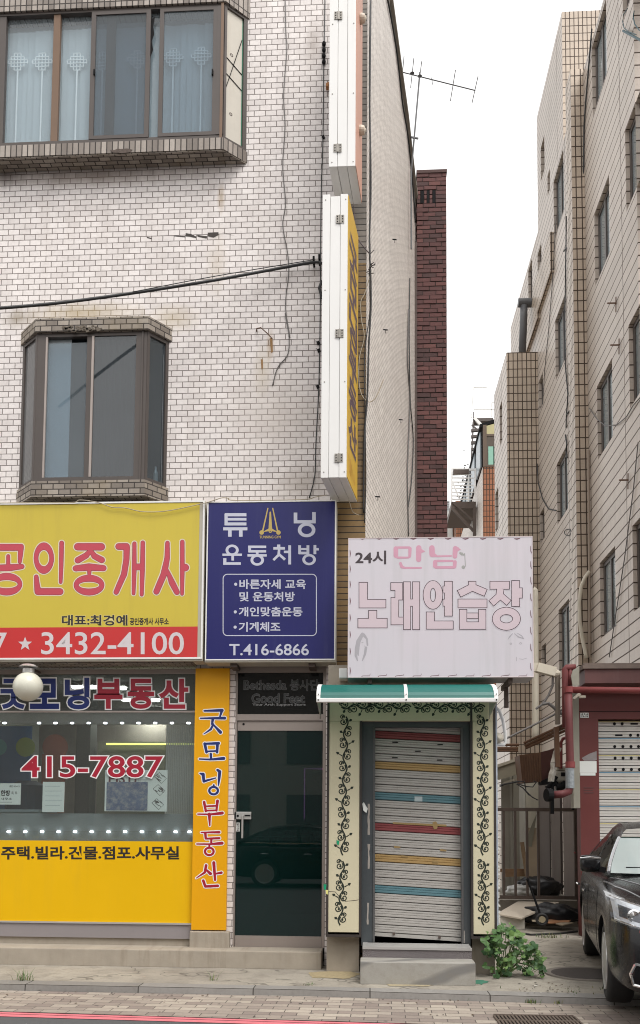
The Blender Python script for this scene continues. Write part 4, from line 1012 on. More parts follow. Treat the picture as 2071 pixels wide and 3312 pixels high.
K = Crop(0, 2150, 2.2909, 1.2); a, b_, c, d = K.rect(110, 1000, 262, 1080)
m = MB(); m.lathe([(.0, .0), (.22, .0), (.25, .1), (.23, .4), (.1, .46), (0, .46)], ((a + b_) / 2, 1.25, c - .1), n=16); o = m.build('office_chair', plain('navy chair', (0.02, 0.03, 0.05, 1), .6)); tag(o, 'dark office chair back seen between the two papers in the window', 'chair')
K = Crop(0, 2150, 2.2909, .8); m = MB(); a, b_, c, d = K.rect(-100, 1072, 312, 1096); m.box(a, b_, .7, 1.3, d - .03, d); m.box(a, b_, .72, .75, .25, d - .031)
o = m.build('desk', plain('pale desk', (0.35, 0.42, 0.45, 1), .4)); tag(o, 'pale desk edge low behind the left end of the window', 'desk')
# ================================================================== karaoke entrance
kt = thing('karaoke_entrance', 'small shop entrance with cream light boxes painted with black vines round a closed shutter', 'entrance', (.35, 0, 0))
Yb = -0.50                                                   # face of the light boxes
KF = Crop(1000, 2180, 2.3625, Yb - .001); K8 = Crop(1000, 2600, 1.4118, Yb - .001)
M['cream_box'] = plain('cream acrylic', S(222, 214, 184, .82), 0.45, 0, 0.07, 1.3, 0, 0.2, (0.42, 0.36, 0.2, 1), spec=.3)
M['dark_edge'] = plain('dark brown edge', (0.035, 0.027, 0.024, 1), .6)
M['slate'] = plain('slate blue paint', (0.052, 0.062, 0.068, 1), .5, 0, .2, 5, .1, .25, (.12, .1, .09, 1))
M['ornament'] = plain('black vine paint', (0.012, 0.02, 0.012, 1), .6)
xl0, xl1 = PY(1064, 2640, Yb).x, PY(1163, 2640, Yb).x
xr0, xr1 = PY(1530, 2640, Yb).x, PY(1598, 2640, Yb).x
zb0 = (PY(1100, 3015, Yb).z + PY(1560, 3022, Yb).z) / 2
ztp = PY(1330, 2255, Yb).z + .05
zl = PY(1350, 2332, Yb).z                                     # underside of the lintel box
def lightbox(x0, x1, z0, z1):
    m = MB(); m.box(x0, x1, Yb, Yb + .12, z0, z1); b = m.build('light_box', M['cream_box'], kt, bevel=.003)
    return b
bl_ = lightbox(xl0, xl1, zb0, zl - .002); br_ = lightbox(xr0, xr1, zb0, zl - .002); bt_ = lightbox(xl0, xr1, zl, ztp)
m = MB()
for (x0, x1) in ((xl0, xl1), (xr0, xr1)):
    m.box(x0 - .022, x0 - .001, Yb - .006, Yb + .13, zb0 - .02, ztp); m.box(x1 + .001, x1 + .022, Yb - .006, Yb + .13, zb0 - .02, zl - .003 if x1 == xl1 else ztp)
    m.box(x0 - .022, x1 + .022, Yb - .006, Yb + .13, zb0 - .045, zb0 - .021)
m.build('edge_trim', M['dark_edge'], kt)
# body of the entrance
Yw = Yb + .14
m = MB(); m.box(xl0 - .02, xl1 + .0, Yw, .0, 0, ztp + .3); m.box(xr0, xr1 + .02, Yw, 1.6, 0, ztp + .3); m.box(xl1, xr0, Yw + .2, 1.6, zl - .05, ztp + .3); m.box(Xc + .01, xr0, 1.4, 1.6, 0, zl - .06)
m.build('wall', M['step_concrete'], kt)
# slate door surround
x0, x1 = PY(1167, 2700, Yb + .05).x, PY(1529, 2700, Yb + .05).x
xi0, xi1 = PY(1207, 2700, Yb + .1).x, PY(1497, 2700, Yb + .1).x
zsill = PY(1340, 3063, Yb).z
m = MB()
m.box(xl1 + .023, xi0, Yb + .05, Yb + .16, zsill, zl - .003); m.box(xi1, xr0 - .023, Yb + .05, Yb + .16, zsill, zl - .003); m.box(xi0, xi1, Yb + .05, Yb + .16, PY(1340, 2352, Yb + .05).z, zl - .003)
su = m.build('door_surround', M['slate'], kt)
m = MB(); m.box(xi0, xi0 + .02, Yb + .04, Yb + .2, zsill, zl - .06); m.box(xi1 - .02, xi1, Yb + .04, Yb + .2, zsill, zl - .06); m.build('guide_rail', plain('scuffed rail', (0.1, 0.1, 0.1, 1), .5, .3, .4, 12), su)
m = MB(); rr = random.Random(2)
for (px, ya, yb_) in ((1193, 2730, 2810), (1190, 2920, 2990), (1193, 2600, 2700), (1500, 3010, 3050)):
    a = PY(px, ya, Yb + .05); c = PY(px, yb_, Yb + .05)
    n = 7; P = [(a.x + rr.uniform(.006, .014), Yb + .0485, a.z + (c.z - a.z) * k / n) for k in range(n + 1)] + [(a.x - rr.uniform(.004, .012), Yb + .0485, a.z + (c.z - a.z) * k / n) for k in range(n, -1, -1)]
    m.add(P, [tuple(range(len(P)))])
m.build('peeled_paint', plain('bare wood grey', (0.33, 0.3, 0.27, 1), .8), su)
# roller shutter, hanging a little crooked
Ysh = Yb + .12; KS = Crop(1000, 2180, 2.3625, Ysh)
sh_m = [plain('galvanised slat', S(200, 196, 190, .74), .5, .15, .14, 3, 0, .45, (.2, .17, .14, 1)), plain('red slat', S(158, 78, 80, .70), .55, .1, .15, 4, 0, .3), plain('yellow slat', S(198, 164, 108, .72), .5, .1, .12, 4, 0, .3), plain('teal slat', S(108, 150, 160, .70), .5, .1, .12, 4, 0, .3), M['black']]
pl, pr = PY(1205, 2363, Ysh), PY(1499, 2374, Ysh); pl.x, pr.x = xi0 + .004, xi1 - .004
zbot = PY(1205, 3015, Ysh).z; rows = 26; rh = (pl.z - zbot) / rows
slope = (pr.z - pl.z) / (pr.x - pl.x) * 1.35
m = MB()
def sx_(x, z, y): return Vector((x, Ysh + y, z + slope * (x - pl.x)))
pat = {0: 1, 4: 2, 8: 3, 12: 1, 16: 2, 20: 3}
for k in range(-3, rows):
    z1 = pl.z - k * rh; m.mi = pat.get(k, 0)
    pr_ = [(0, .010), (.06, .0), (.22, .0), (.26, .006), (.30, .0), (.52, .0), (.56, .006), (.60, .0), (.86, .0), (.93, .012), (1.0, .012)]
    for (a, ya), (b, yb_) in zip(pr_, pr_[1:]):
        m.quad(sx_(pl.x, z1 - rh * b, yb_), sx_(pr.x, z1 - rh * b, yb_), sx_(pr.x, z1 - rh * a, ya), sx_(pl.x, z1 - rh * a, ya))
    m.mi = 4; m.quad(sx_(pl.x, z1 - rh * 1.0, .011), sx_(pr.x, z1 - rh * 1.0, .011), sx_(pr.x, z1 - rh * .945, .0105), sx_(pl.x, z1 - rh * .945, .0105))
m.mi = 0; zz = zbot; P = [sx_(pl.x, zz, -.006), sx_(pr.x, zz, -.006), sx_(pr.x, zz - .035, -.006), sx_(pl.x, zz - .035, -.006)]; m.prism(P, (0, .03, 0))
# daylight slots
m.mi = 4
for (c0_, yy) in ((658, 522), (1002, 540), (832, 590), (656, 640), (998, 658)):
    p = KS(c0_, yy); m.box(p.x - .028, p.x + .028, Ysh - .003, Ysh - .0005, p.z - .0055, p.z + .0055)
sh = m.build('roller_shutter', sh_m, kt)
a, b, c, d = KS.rect(806, 936, 866, 974); m = MB(); m.box(a, b, Ysh - .004, Ysh - .001, c, d); m.build('sticker', plain('pale blue sticker', (.42, .5, .52, 1)), sh)
m = MB(); rr = random.Random(9)
for (x0_, y0_, x1_) in ((640, 1132, 1050), (945, 1130, 985)):
    p = [KS(x0_, y0_, .003), KS(x1_, y0_ + 18, .003), KS(x1_, y0_ + 34, .003), KS((x0_ + x1_) / 2, y0_ + 24, .003), KS(x0_, y0_ + 14, .003)]; m.add(p, [tuple(range(5))])
p = [KS(948, 1130, .004), KS(970, 1126, .004), KS(986, 1150, .004), KS(978, 1185, .004), KS(955, 1186, .004), KS(943, 1160, .004)]; m.add(p, [tuple(range(6))])
for (x, y) in ((402, 195), (437, 238), (577, 262), (612, 210)):
    p = [K8(x - 16, y - 4, -.115), K8(x + 16, y, -.115), K8(x + 14, y + 7, -.115), K8(x - 12, y + 6, -.115)]; m.add(p, [(0, 1, 2, 3)])
m.build('tape_remains', plain('old brown tape', (0.3, 0.2, 0.08, 1), .6), sh)
m = MB(); m.box(xi0, xi1, Ysh + .3, Ysh + .31, zsill, zl); m.build('dark_lobby', M['black'], kt)
m = MB()
for (x, y) in ((405, 512), (853, 545)):
    p = Crop(1140, 2850, 3.024, Ysh)(x, y); m.box(p.x - .012, p.x + .012, Ysh - .02, Ysh - .001, p.z - .012, p.z + .012)
m.build('shutter_latch', M['dark_iron'], sh)
# sill, granite riser and marble step
KG = Crop(1140, 2850, 3.024, 0)
def stepbox(name, px0, py0, px1, py1, Yf, Yback, mat, bev=.006):
    a, b, c, d = rect(Yf, 1140 + px0 / 3.024, 2850 + py0 / 3.024, 1140 + px1 / 3.024, 2850 + py1 / 3.024)
    m = MB(); m.box(a, b, Yf, Yback, max(c, 0) if name != 'marble_step' else -.01, d); return m.build(name, mat, kt, bevel=bev), (a, b, c, d)
def marble():
    t = NT('weathered marble'); v = t.uv(1, 1)
    w = t.n.new('ShaderNodeTexWave'); w.wave_type = 'BANDS'; w.bands_direction = 'DIAGONAL'; w.inputs['Scale'].default_value = 0.55; w.inputs['Distortion'].default_value = 2.2; w.inputs['Detail'].default_value = 3; w.inputs['Detail Scale'].default_value = 1.3
    mp = t.n.new('ShaderNodeMapping'); mp.inputs['Scale'].default_value = (-1.2, 2.6, 1); t.l.new(t.uv(1, 1), mp.inputs['Vector']); t.l.new(mp.outputs[0], w.inputs['Vector'])
    n = t.noise(v, 9, 6, .7); n2 = t.noise(v, 90, 2)
    c = t.mix(t.ramp(w.outputs['Fac'], .72, .95), (0.36, 0.345, 0.31, 1), (0.2, 0.195, 0.185, 1)); c = t.mix(t.math('MULTIPLY', t.ramp(n, .45, .75), .5), c, (.22, .19, .15, 1)); c = t.mix(t.math('MULTIPLY', n2, .3), c, (.15, .14, .13, 1))
    return t.done(c, .55)
def granite():
    t = NT('speckled granite'); v = t.uv(1, 1); n = t.noise(v, 160, 2); n1 = t.noise(v, 4, 5)
    c = t.mix(t.ramp(n, .4, .6), (.065, .058, .062, 1), (.25, .225, .23, 1)); c = t.mix(t.math('MULTIPLY', n1, .4), c, (.12, .1, .09, 1)); return t.done(c, .4)
gr_, (ga, gb, gc, gd) = stepbox('granite_riser', 100, 672, 1170, 775, -.78, Yb + .3, granite())
m = MB(); m.box(ga, gb, -.79, Yb + .4, gd, gd + .022); m.build('threshold', M['alu'], kt)
m = MB(); m.box(xi0 - .05, xi1 + .05, Yb + .02, Yb + .45, gd + .022, zsill + .012); m.build('threshold_stone', granite(), kt)
stepbox('marble_step', 76, 790, 1207, 950, -1.02, -.781, marble(), .012)
# ---- vine ornament
def spiral(x, y, r, a0, turns, sgn, w):
    pts = []
    n = int(20 * turns)
    for k in range(n + 1):
        f = k / n; A = a0 + sgn * f * turns * 2 * math.pi; q = r * (1 - .72 * f); pts.append((x + q * math.cos(A), y + q * math.sin(A), w * (1 - .25 * f)))
    return pts, pts[-1]
def leaf(mb, W, x, y, A, L, wd, off):
    ca, sa = math.cos(A), math.sin(A); P = []
    for (u, v) in ((0, 0), (.3, .5), (.6, .42), (1, 0), (.6, -.42), (.3, -.5)): P.append((x + L * u * ca - wd * v * sa, y + L * u * sa + wd * v * ca))
    mb.poly(W, P, off)
def vine(mb, W, period, n, amp, w):
    """grows along +s, swings in +-t; W(s, t, off)"""
    P = [(k * period / 16, amp * .34 * math.sin(2 * math.pi * k / 16), w * 1.25) for k in range(16 * n + 1)]
    mb.line(W, P, w, .001)
    for k in range(2 * n):
        s0 = k * period / 2; sg = 1 if k % 2 == 0 else -1
        r = amp * .60
        pts, e = spiral(s0 + period * .22, -sg * amp * .46, r, sg * math.pi * .75, 1.2, -sg, w); mb.line(W, pts, w, .001); mb.disc(W, e[0], e[1], w * 1.0, .001)
        r2 = amp * .42
        pts, e = spiral(s0 + period * .02, -sg * amp * .62, r2, sg * math.pi * .4, 1.1, sg, w * .9); mb.line(W, pts, w, .001); mb.disc(W, e[0], e[1], w * .9, .001)
        leaf(mb, W, s0 + period * .12, sg * amp * .98, -sg * 1.0 + (math.pi if k % 4 > 1 else 0), amp * .62, amp * .44, .001)
        mb.line(W, [(s0 + period * .20, sg * amp * .5, w), (s0 + period * .16, sg * amp * .75, w * .8), (s0 + period * .12, sg * amp * .98, w * .6)], w, .001)
SC = 2.3625
def vines(box, cx_top, cx_bot, y0, y1, n):
    mb = MB(); per = (y1 - y0) / n
    def W(s, t, off):
        y = y0 + s; return KF(cx_top + (cx_bot - cx_top) * s / (y1 - y0) + t, y, off)
    vine(mb, W, per, n, 47, 9); mb.build('vine_ornament', M['ornament'], box)
vines(bl_, 283, 258, 325, 1275 + 110, 6); vines(bl_, 256, 238, 1430, 1920, 3)
vines(br_, 1325, 1330, 325, 1275 + 110, 6); vines(br_, 1332, 1336, 1430, 1920, 3)
for (xa, xb, n) in ((245, 780, 4), (805, 1345, 4)):
    mb = MB(); per = (xb - xa) / n
    def W(s, t, off): return KF(xa + s, 250 + t, off)
    vine(mb, W, per, n, 48, 8.5); mb.build('vine_ornament', M['ornament'], bt_)
# green and yellow tape scraps, crack, plaster edge
for (x, y, w, h, col, nm) in ((125, 166, 14, 22, (0.0, 0.3, 0.14, 1), 'green_tape'), (66, 366, 14, 28, (0.0, 0.3, 0.14, 1), 'green_tape'), (76, 392, 12, 22, (0.75, 0.72, 0.25, 1), 'yellow_tape')):
    m = MB(); p = [K8(x, y, .008), K8(x + w, y + 2, .006), K8(x + w - 3, y + h, .006), K8(x + 2, y + h - 3, .008)]; m.add(p, [(0, 1, 2, 3)]); m.build(nm, plain(nm, col), bl_)
m = MB(); m.line(K8, [(90, 400), (120, 402), (140, 425), (165, 445), (200, 442), (228, 438)], 2.2, .001); m.build('crack', M['dark_edge'], bl_)
m = MB(); rr = random.Random(12); Yq = Yb + .02
m.box(xr1 + .022, xr1 + .04, Yq, Yq + .3, zb0 - .1, ztp - .05)
m.build('edge_strip', plain('blue white strip', (0.45, 0.5, 0.58, 1), .6, 0, .5, 12), kt)
m = MB()
for k in range(90):
    z = zb0 - .1 + rr.random() ** 1.3 * 1.6; s = rr.uniform(.003, .014); m.obox((xr1 + .043 + s * .3, Yq + .01 + rr.uniform(0, .02), z), (s, 0, rr.uniform(-s, s)), (0, .003, 0), (rr.uniform(-.4, .4) * s, 0, s * .8))
m.build('torn_edge_paper', plain('torn white paper', (0.66, 0.65, 0.6, 1), .85, 0, .2), kt)
m = MB(); p = [K8(243, 0, -.04), K8(250, -8, -.04), K8(268, 22, -.035), K8(262, 42, -.035), K8(248, 30, -.03)]; m.add(p, [tuple(range(5))]); m.build('torn_notice', M['paper'], su)

# ---- awning of green plastic
aw = thing('awning', 'short curved green plastic awning with white metal ribs above the vine painted doorway', 'awning', (.33, -.8, PY(1300, 2263, -1.1).z))
t = NT('translucent green plastic'); t.n.remove(t.b)
d1 = t.n.new('ShaderNodeBsdfDiffuse'); d2 = t.n.new('ShaderNodeBsdfTranslucent'); g1 = t.n.new('ShaderNodeBsdfGlossy'); g1.inputs['Roughness'].default_value = .25
n = t.noise(t.obj(), 2.2, 4); cc = t.mix(n, (0.012, 0.16, 0.145, 1), (0.03, 0.215, 0.2, 1))
t.link(cc, d1.inputs[0]); d2.inputs[0].default_value = (0.16, 0.42, 0.28, 1)
m1 = t.n.new('ShaderNodeMixShader'); m1.inputs[0].default_value = .42; t.link(d1.outputs[0], m1.inputs[1]); t.link(d2.outputs[0], m1.inputs[2])
m2 = t.n.new('ShaderNodeMixShader'); m2.inputs[0].default_value = .07; t.link(m1.outputs[0], m2.inputs[1]); t.link(g1.outputs[0], m2.inputs[2]); t.link(m2.outputs[0], t.out.inputs[0])
Ya, Yz = -1.10, Yb - .02
ax0, ax1 = PY(1024, 2240, Ya).x, PY(1612, 2240, Ya).x
za = (PY(1020, 2260, Ya).z + PY(1612, 2258, Ya).z) / 2; zc = PY(1300, 2221, Yz).z
arc = [(Ya + (Yz - Ya) * (1 - math.cos(A)) , za + (zc - za) * math.sin(A)) for A in [math.pi / 2 * k / 10 for k in range(11)]]
m = MB()
for (ya, z0), (yb_, z1) in zip(arc, arc[1:]): m.quad((ax0, ya, z0), (ax1, ya, z0), (ax1, yb_, z1), (ax0, yb_, z1))
m.build('canopy', t.mat, aw, smooth=True)
def rib(x, w):
    m = MB()
    for (ya, z0), (yb_, z1) in zip(arc, arc[1:]): m.prism([(x - w / 2, ya - .004, z0 + .004), (x + w / 2, ya - .004, z0 + .004), (x + w / 2, yb_ - .004, z1 + .004), (x - w / 2, yb_ - .004, z1 + .004)], (0, .012, -.012))
    m.build('rib', M['white_paint'], aw)
rib(ax0 + .018, .036); rib(ax1 - .018, .036); rib(PY(1314, 2240, Ya).x, .03)
m = MB(); m.box(ax0, ax1, Ya - .012, Ya + .02, za - .036, za + .004); m.build('front_rail', M['white_paint'], aw, bevel=.006)
m = MB(); m.box(ax0, ax1, Yz, Yz + .02, zc - .02, zc + .02); m.build('back_rail', M['white_paint'], aw)
for x in (ax0 + .006, ax1 - .006):
    m = MB(); m.prism([(x - .004, Ya + .02, za - .02), (x - .004, Yz, zc - .02), (x - .004, Yz, za - .12), (x - .004, Yz - .06, za - .10)], (.008, 0, 0)); m.build('bracket', M['alu'], aw)
for x in (ax0 + .018, ax1 - .018, PY(1314, 2240, Ya).x):
    m = MB(); m.lathe([(.007, 0), (.007, .004)], (x, Ya - .012, za - .015), (0, -1, 0), 8); m.lathe([(.006, 0), (.006, .004)], (x, Ya - .002, za + .04), (0, -1, 0), 8); m.build('screw', M['black'], aw)

# ---- pink karaoke sign
def karaoke_sign():
    Y = -.80; K = Crop(1110, 1720, 2.4, Y - .0003)
    x0, x1 = PY(1126, 1950, Y).x, PY(1725, 1950, Y).x; z1 = (PY(1126, 1740, Y).z + PY(1722, 1735, Y).z) / 2; z0 = PY(1425, 2191, Y).z
    t = thing('karaoke_sign', 'large square faded pink sign with outlined Korean letters above the green awning', 'sign', ((x0 + x1) / 2, -.6, z0))
    f = NT('faded pink sheet'); v = f.uv(1, 1); n = f.noise(v, 1.2, 4); n2 = f.noise(f.uv(8, .4), 1, 5)
    c = f.mix(n, S(228, 216, 224, .83), S(214, 214, 220, .83)); c = f.mix(f.math('MULTIPLY', f.ramp(n2, .5, .75), .25), c, S(170, 172, 166, .8)); f.done(c, .5)
    m = MB(); m.box(x0 + .006, x1 - .006, Y, Y + .012, z0 + .006, z1 - .006); m.build('face', f.mat, t)
    m = MB(); m.box(x0, x1, Y + .0121, Y + .36, z0, z1); m.build('casing', plain('pink grey casing', (0.42, 0.39, 0.38, 1), .6, 0, .2, 4, 0, .5), t)
    m = MB()
    for (a, b, c_, d) in ((x0, x0 + .006, z0, z1), (x1 - .006, x1, z0, z1)): m.box(a, b, Y - .003, Y + .012, c_, d)
    m.box(x0 + .006, x1 - .006, Y - .003, Y + .012, z0, z0 + .006); m.box(x0 + .006, x1 - .006, Y - .003, Y + .012, z1 - .006, z1); m.build('bead', plain('pinkish bead', (0.7, 0.6, 0.6, 1), .5, 0, .3, 8), t)
    m = MB(); rr = random.Random(6)
    for x in (150, 280, 412, 545, 680, 815, 950, 1085, 1220, 1350): m.stroke(K, [(x - 20, 52, 4), (x, 56, 10), (x + 22, 50, 6)], .01, .003)
    for k, x in enumerate((178, 306, 440, 575, 712, 850, 985, 1112, 1258, 1395)): m.stroke(K, [(x - 32, 1124, 5), (x - 26, 1118, 3), (x + 30, 1118 - (k % 3) * 3, 4)], .01, .003); m.stroke(K, [(x + 30, 1112, 3), (x + 34, 1102, 2)], .01, .003)
    for y in (170, 290, 410, 540, 670, 800, 930, 1080):
        m.stroke(K, [(54, y - 28, 4), (57, y, 7), (54, y + 26, 3)], .01, .003); m.stroke(K, [(1456, y - 60, 3), (1458, y - 20, 6), (1464, y - 4, 3)], .01, .003)
    m.build('folded_tabs', plain('dull wine tabs', S(128, 84, 96, .7), .7), t)
    o, k_, p = MB(), MB(), MB()
    def st(pts, w):
        o.stroke(K, pts, w + 14, .002, 8, rnd=False); k_.stroke(K, pts, w + 3, .004, 2.5, rnd=False); p.stroke(K, pts, w - 7, .006, -3, rnd=False)
    def rg(x, y, a, b, c_, d): o.ring(K, x, y, a + 8, b + 8, max(c_ - 6, 1), d - 6, .002); k_.ring(K, x, y, a + 2, b + 2, c_ - 2, d - 2, .004); p.ring(K, x, y, a - 3, b - 3, c_ + 3, d + 3, .006)
    st([(157, 392), (157, 558), (333, 558)], 68); st([(230, 610), (230, 700)], 66); st([(115, 709), (343, 709)], 76)
    st([(370, 425), (433, 425), (433, 530)], 62); st([(433, 540), (402, 540), (402, 692), (470, 692)], 62); st([(497, 388), (497, 760)], 58); st([(567, 388), (567, 760)], 58); st([(505, 550), (560, 550)], 58)
    st([(775, 448), (825, 448)], 56); st([(775, 550), (825, 550)], 56); st([(818, 384), (818, 655)], 64); rg(698, 490, 77, 112, 20, 52); st([(678, 622), (678, 724), (856, 724)], 66)
    st([(1003, 384), (1003, 430), (900, 482)], 60); st([(1003, 430), (1108, 474)], 60); st([(892, 556), (1118, 556)], 70); st([(932, 602), (932, 728), (1080, 728), (1080, 602)], 60); st([(960, 652), (1050, 652)], 46)
    st([(1140, 415), (1292, 415)], 64); st([(1222, 440), (1214, 500), (1150, 556)], 58); st([(1215, 490), (1288, 552)], 54); st([(1340, 378), (1340, 580)], 64); st([(1350, 475), (1392, 475)], 82); rg(1268, 675, 110, 90, 48, 32)
    o.build('lettering_edge', plain('pale edge', S(226, 218, 226, .82), .5), t); k_.build('lettering_outline', plain('dark outline', S(66, 46, 56, .8), .5), t); p.build('lettering', plain('dusty pink', S(220, 202, 209, .84), .5, 0, .04, 3), t)
    q = MB(); q.text(K, '24시', 98, 148, 332, 250, .022, .003); q.build('small_lettering', plain('charcoal letters', S(66, 54, 60, .8), .5), t)
    q = MB()
    for (pts, w) in (([(410, 130, 36), (410, 185, 36)], .01), ([(425, 122, 18), (515, 122, 18)], .01), ([(425, 200, 18), (510, 200, 14)], .01), ([(520, 130, 26), (518, 190, 22)], .01), ([(588, 125, 42), (587, 215, 40)], .01), ([(605, 150, 34), (636, 152, 4)], .01), ([(446, 245, 22), (456, 272, 24), (480, 280, 16), (606, 280, 14)], .01),
                     ([(690, 125, 42), (692, 175, 44), (730, 190, 14), (840, 187, 12)], .01), ([(872, 130, 40), (868, 190, 36)], .01), ([(885, 135, 36), (912, 138, 4)], .01), ([(715, 235, 34), (715, 265, 34)], .01), ([(730, 226, 18), (850, 226, 16)], .01), ([(868, 235, 30), (866, 270, 28)], .01), ([(720, 276, 20), (860, 276, 20)], .01)):
        q.stroke(K, pts, w, .002)
    q.build('faded_lettering', plain('faded rose', S(226, 168, 190, .8), .6, 0, .12, 12), t)
    q = MB(); q.stroke(K, [(910, 165, 16), (935, 178, 14)], .01, .002); q.line(K, [(944, 165), (950, 270)], 6, .002); q.disc(K, 934, 275, 14, .002); q.disc(K, 922, 172, 12, .002)
    q.build('faded_note', plain('faded grey note', S(176, 176, 172, .8), .6), t)
    q = MB(); 
    for s in ([(150, 795, 26), (120, 850, 34), (108, 910, 34), (100, 960, 20), (112, 1000, 8)], [(160, 800, 24), (185, 830, 14), (190, 880, 12)], [(178, 900, 20), (170, 950, 18), (150, 1000, 8)], [(120, 900, 16), (118, 960, 8)]): q.stroke(K, s, .01, .002)
    q.build('faded_face_drawing', plain('grey drawing', S(182, 178, 184, .84), .6), t); q = MB()
    for s in ([(142, 862), (158, 860)], [(165, 885), (172, 890)]): q.line(K, s, 3, .003)
    q.build('faded_face_drawing', plain('grey drawing', S(150, 148, 154, .84), .6), t); q = MB()
    for s in ([(1280, 834, 4), (1296, 812, 10), (1316, 790, 4)], [(1330, 790, 4), (1362, 816, 9), (1404, 830, 5)], [(1352, 786, 3), (1385, 806, 7), (1402, 828, 4)]): q.stroke(K, s, .01, .002)
    for (x, y) in ((1303, 868), (1378, 866)): q.ring(K, x, y, 9, 8, 5, 4, .002, 12)
    q.line(K, [(1368, 985), (1395, 990), (1428, 980)], 3, .002); q.line(K, [(1345, 970), (1346, 1004)], 4, .002)
    q.build('faded_face_drawing', plain('grey drawing', S(182, 178, 184, .84), .6), t)
    # steel under the sign
    m = MB()
    for fx in (.12, .88):
        x = x0 + (x1 - x0) * fx; m.box(x - .02, x + .02, Y + .05, Yw if fx < .5 else Yw + .1, z0 - .05, z0 - .001); m.box(x - .02, x + .02, Y + .3, Y + .34, z0 - .25, z0 - .051)
    m.build('bracket', M['dark_iron'], t)
    return x0, x1, z0, z1
sgx0, sgx1, sgz0, sgz1 = karaoke_sign()
# ================================================================== chimney and aerial
def chimney():
    Y = 4.25; a, b, _, _ = rect(Y, 1350, 1100, 1446, 1300); zt = PY(1400, 556, Y).z
    t = thing('chimney', 'tall dark red brick chimney at the end of the white side wall', 'chimney', ((a + b) / 2, Y, 0))
    m = MB(); m.box(a + .012, b - .012, Y + .012, Y + .45, 0, zt - .02); m.build('mortar_core', plain('dark mortar', (0.06, 0.045, 0.04, 1), .95, 0, .4, 20, .6), t)
    m = MB(); rr = random.Random(21); rh = .0725; k = 0; z = zt - .02
    mats = [plain('chimney brick', c, .9, 0, .25, 14, .5) for c in ((0.14, 0.064, 0.06, 1), (0.12, 0.057, 0.054, 1), (0.165, 0.074, 0.067, 1), (0.09, 0.05, 0.048, 1))]
    zb = 2.6
    while z > zb:
        for side in (0, 1):
            L = (b - a) if side == 0 else .45; off = -.1 if k % 2 else 0.0; u = off; s = -1
            vent = side == 0 and 4 <= k <= 6
            segs = []
            if vent: segs = [(0, .05), (.115, .15), (.2, .24), (.295, L - 0)] if k % 1 == 0 else []
            else:
                while u < L - .015:
                    w = .19 + rr.uniform(-.012, .012); segs.append((max(u, 0), min(u + w, L))); u += w + .012
            for (u0, u1) in segs:
                if u1 - u0 < .02: continue
                m.mi = rr.choices((0, 1, 2, 3), (5, 4, 2, 2))[0]
                o = rr.uniform(-.006, .006); dz = rr.uniform(-.003, .003); q = rr.uniform(.010, .017)
                if side == 0: m.box(a + u0, a + u1, Y + o, Y + .1, z - rh + q + dz, z + dz)
                else: m.box(a - .002 + o, a + .1, Y + .11 + u0 * .7, Y + .11 + u1 * .7, z - rh + q + dz, z + dz)
        z -= rh; k += 1
    m.build('brickwork', mats, t)
    m = MB(); m.box(a - .01, b + .01, Y - .015, Y + .47, zt - .02, zt + .03); m.build('cap', plain('brick cap', (0.1, 0.06, 0.055, 1), .9, 0, .3, 20, .5), t)
    m = MB()
    for (u, w) in ((.055, .05), (.155, .04), (.245, .045)): m.box(a + u, a + u + w, Y - .001, Y + .008, zt - .02 - rh * 7 + .01, zt - .02 - rh * 4)
    m.build('vent_hole', M['black'], t)
    # plaster fillet between chimney and wall
    m = MB(); x = PY(1338, 1100, Y - .1).x; m.box(x, a - .004, Y - .05, Y + .3, 2.6, zt - 1.2); m.build('mortar_fillet', plain('grey brown mortar', (0.12, 0.09, 0.08, 1), .95, 0, .4, 14, .7), t)
chimney()
def aerial():
    Y = 3.4; P = lambda x, y: PY(900 + x / 1.2912, y / 1.2912, Y)
    base = P(556, 720); top = P(592, 318)
    t = thing('tv_aerial', 'thin television aerial on a mast above the white side wall against the sky', 'aerial', base)
    m = MB(); m.tube([base + Vector((0, 0, -1.2)), base, top + Vector((0, 0, .06))], .012, 8); m.build('mast', M['grey_pvc'], t)
    m = MB(); a, b = P(497, 296), P(824, 378); m.tube([a, b], .008, 8); m.build('boom', M['grey_pvc'], t)
    for (x, y, l, mt) in ((520, 301, .02, 0), (560, 306, .035, 1), (592, 318, .04, 1), (643, 333, .13, 0), (730, 358, .02, 0), (822, 376, .05, 0)):
        m = MB(); p = P(x, y)
        if l > .1: m.tube([p + Vector((0, -.1, -.16)), p + Vector((0, .1, .12))], .006, 6)
        else: m.tube([p + Vector((.01, -.3, -l)), p + Vector((-.01, .3, l))], .006, 6); 
        if mt: m.lathe([(0, -.03), (.035, 0), (0, .03)], p, (0, 0, 1), 8)
        m.build('element', M['grey_pvc'], t)
    m = MB(); p = P(569, 577); m.bar(p + Vector((-.06, 0, .02)), p + Vector((.06, 0, -.01)), .02); m.build('clamp', M['grey_pvc'], t)
aerial()

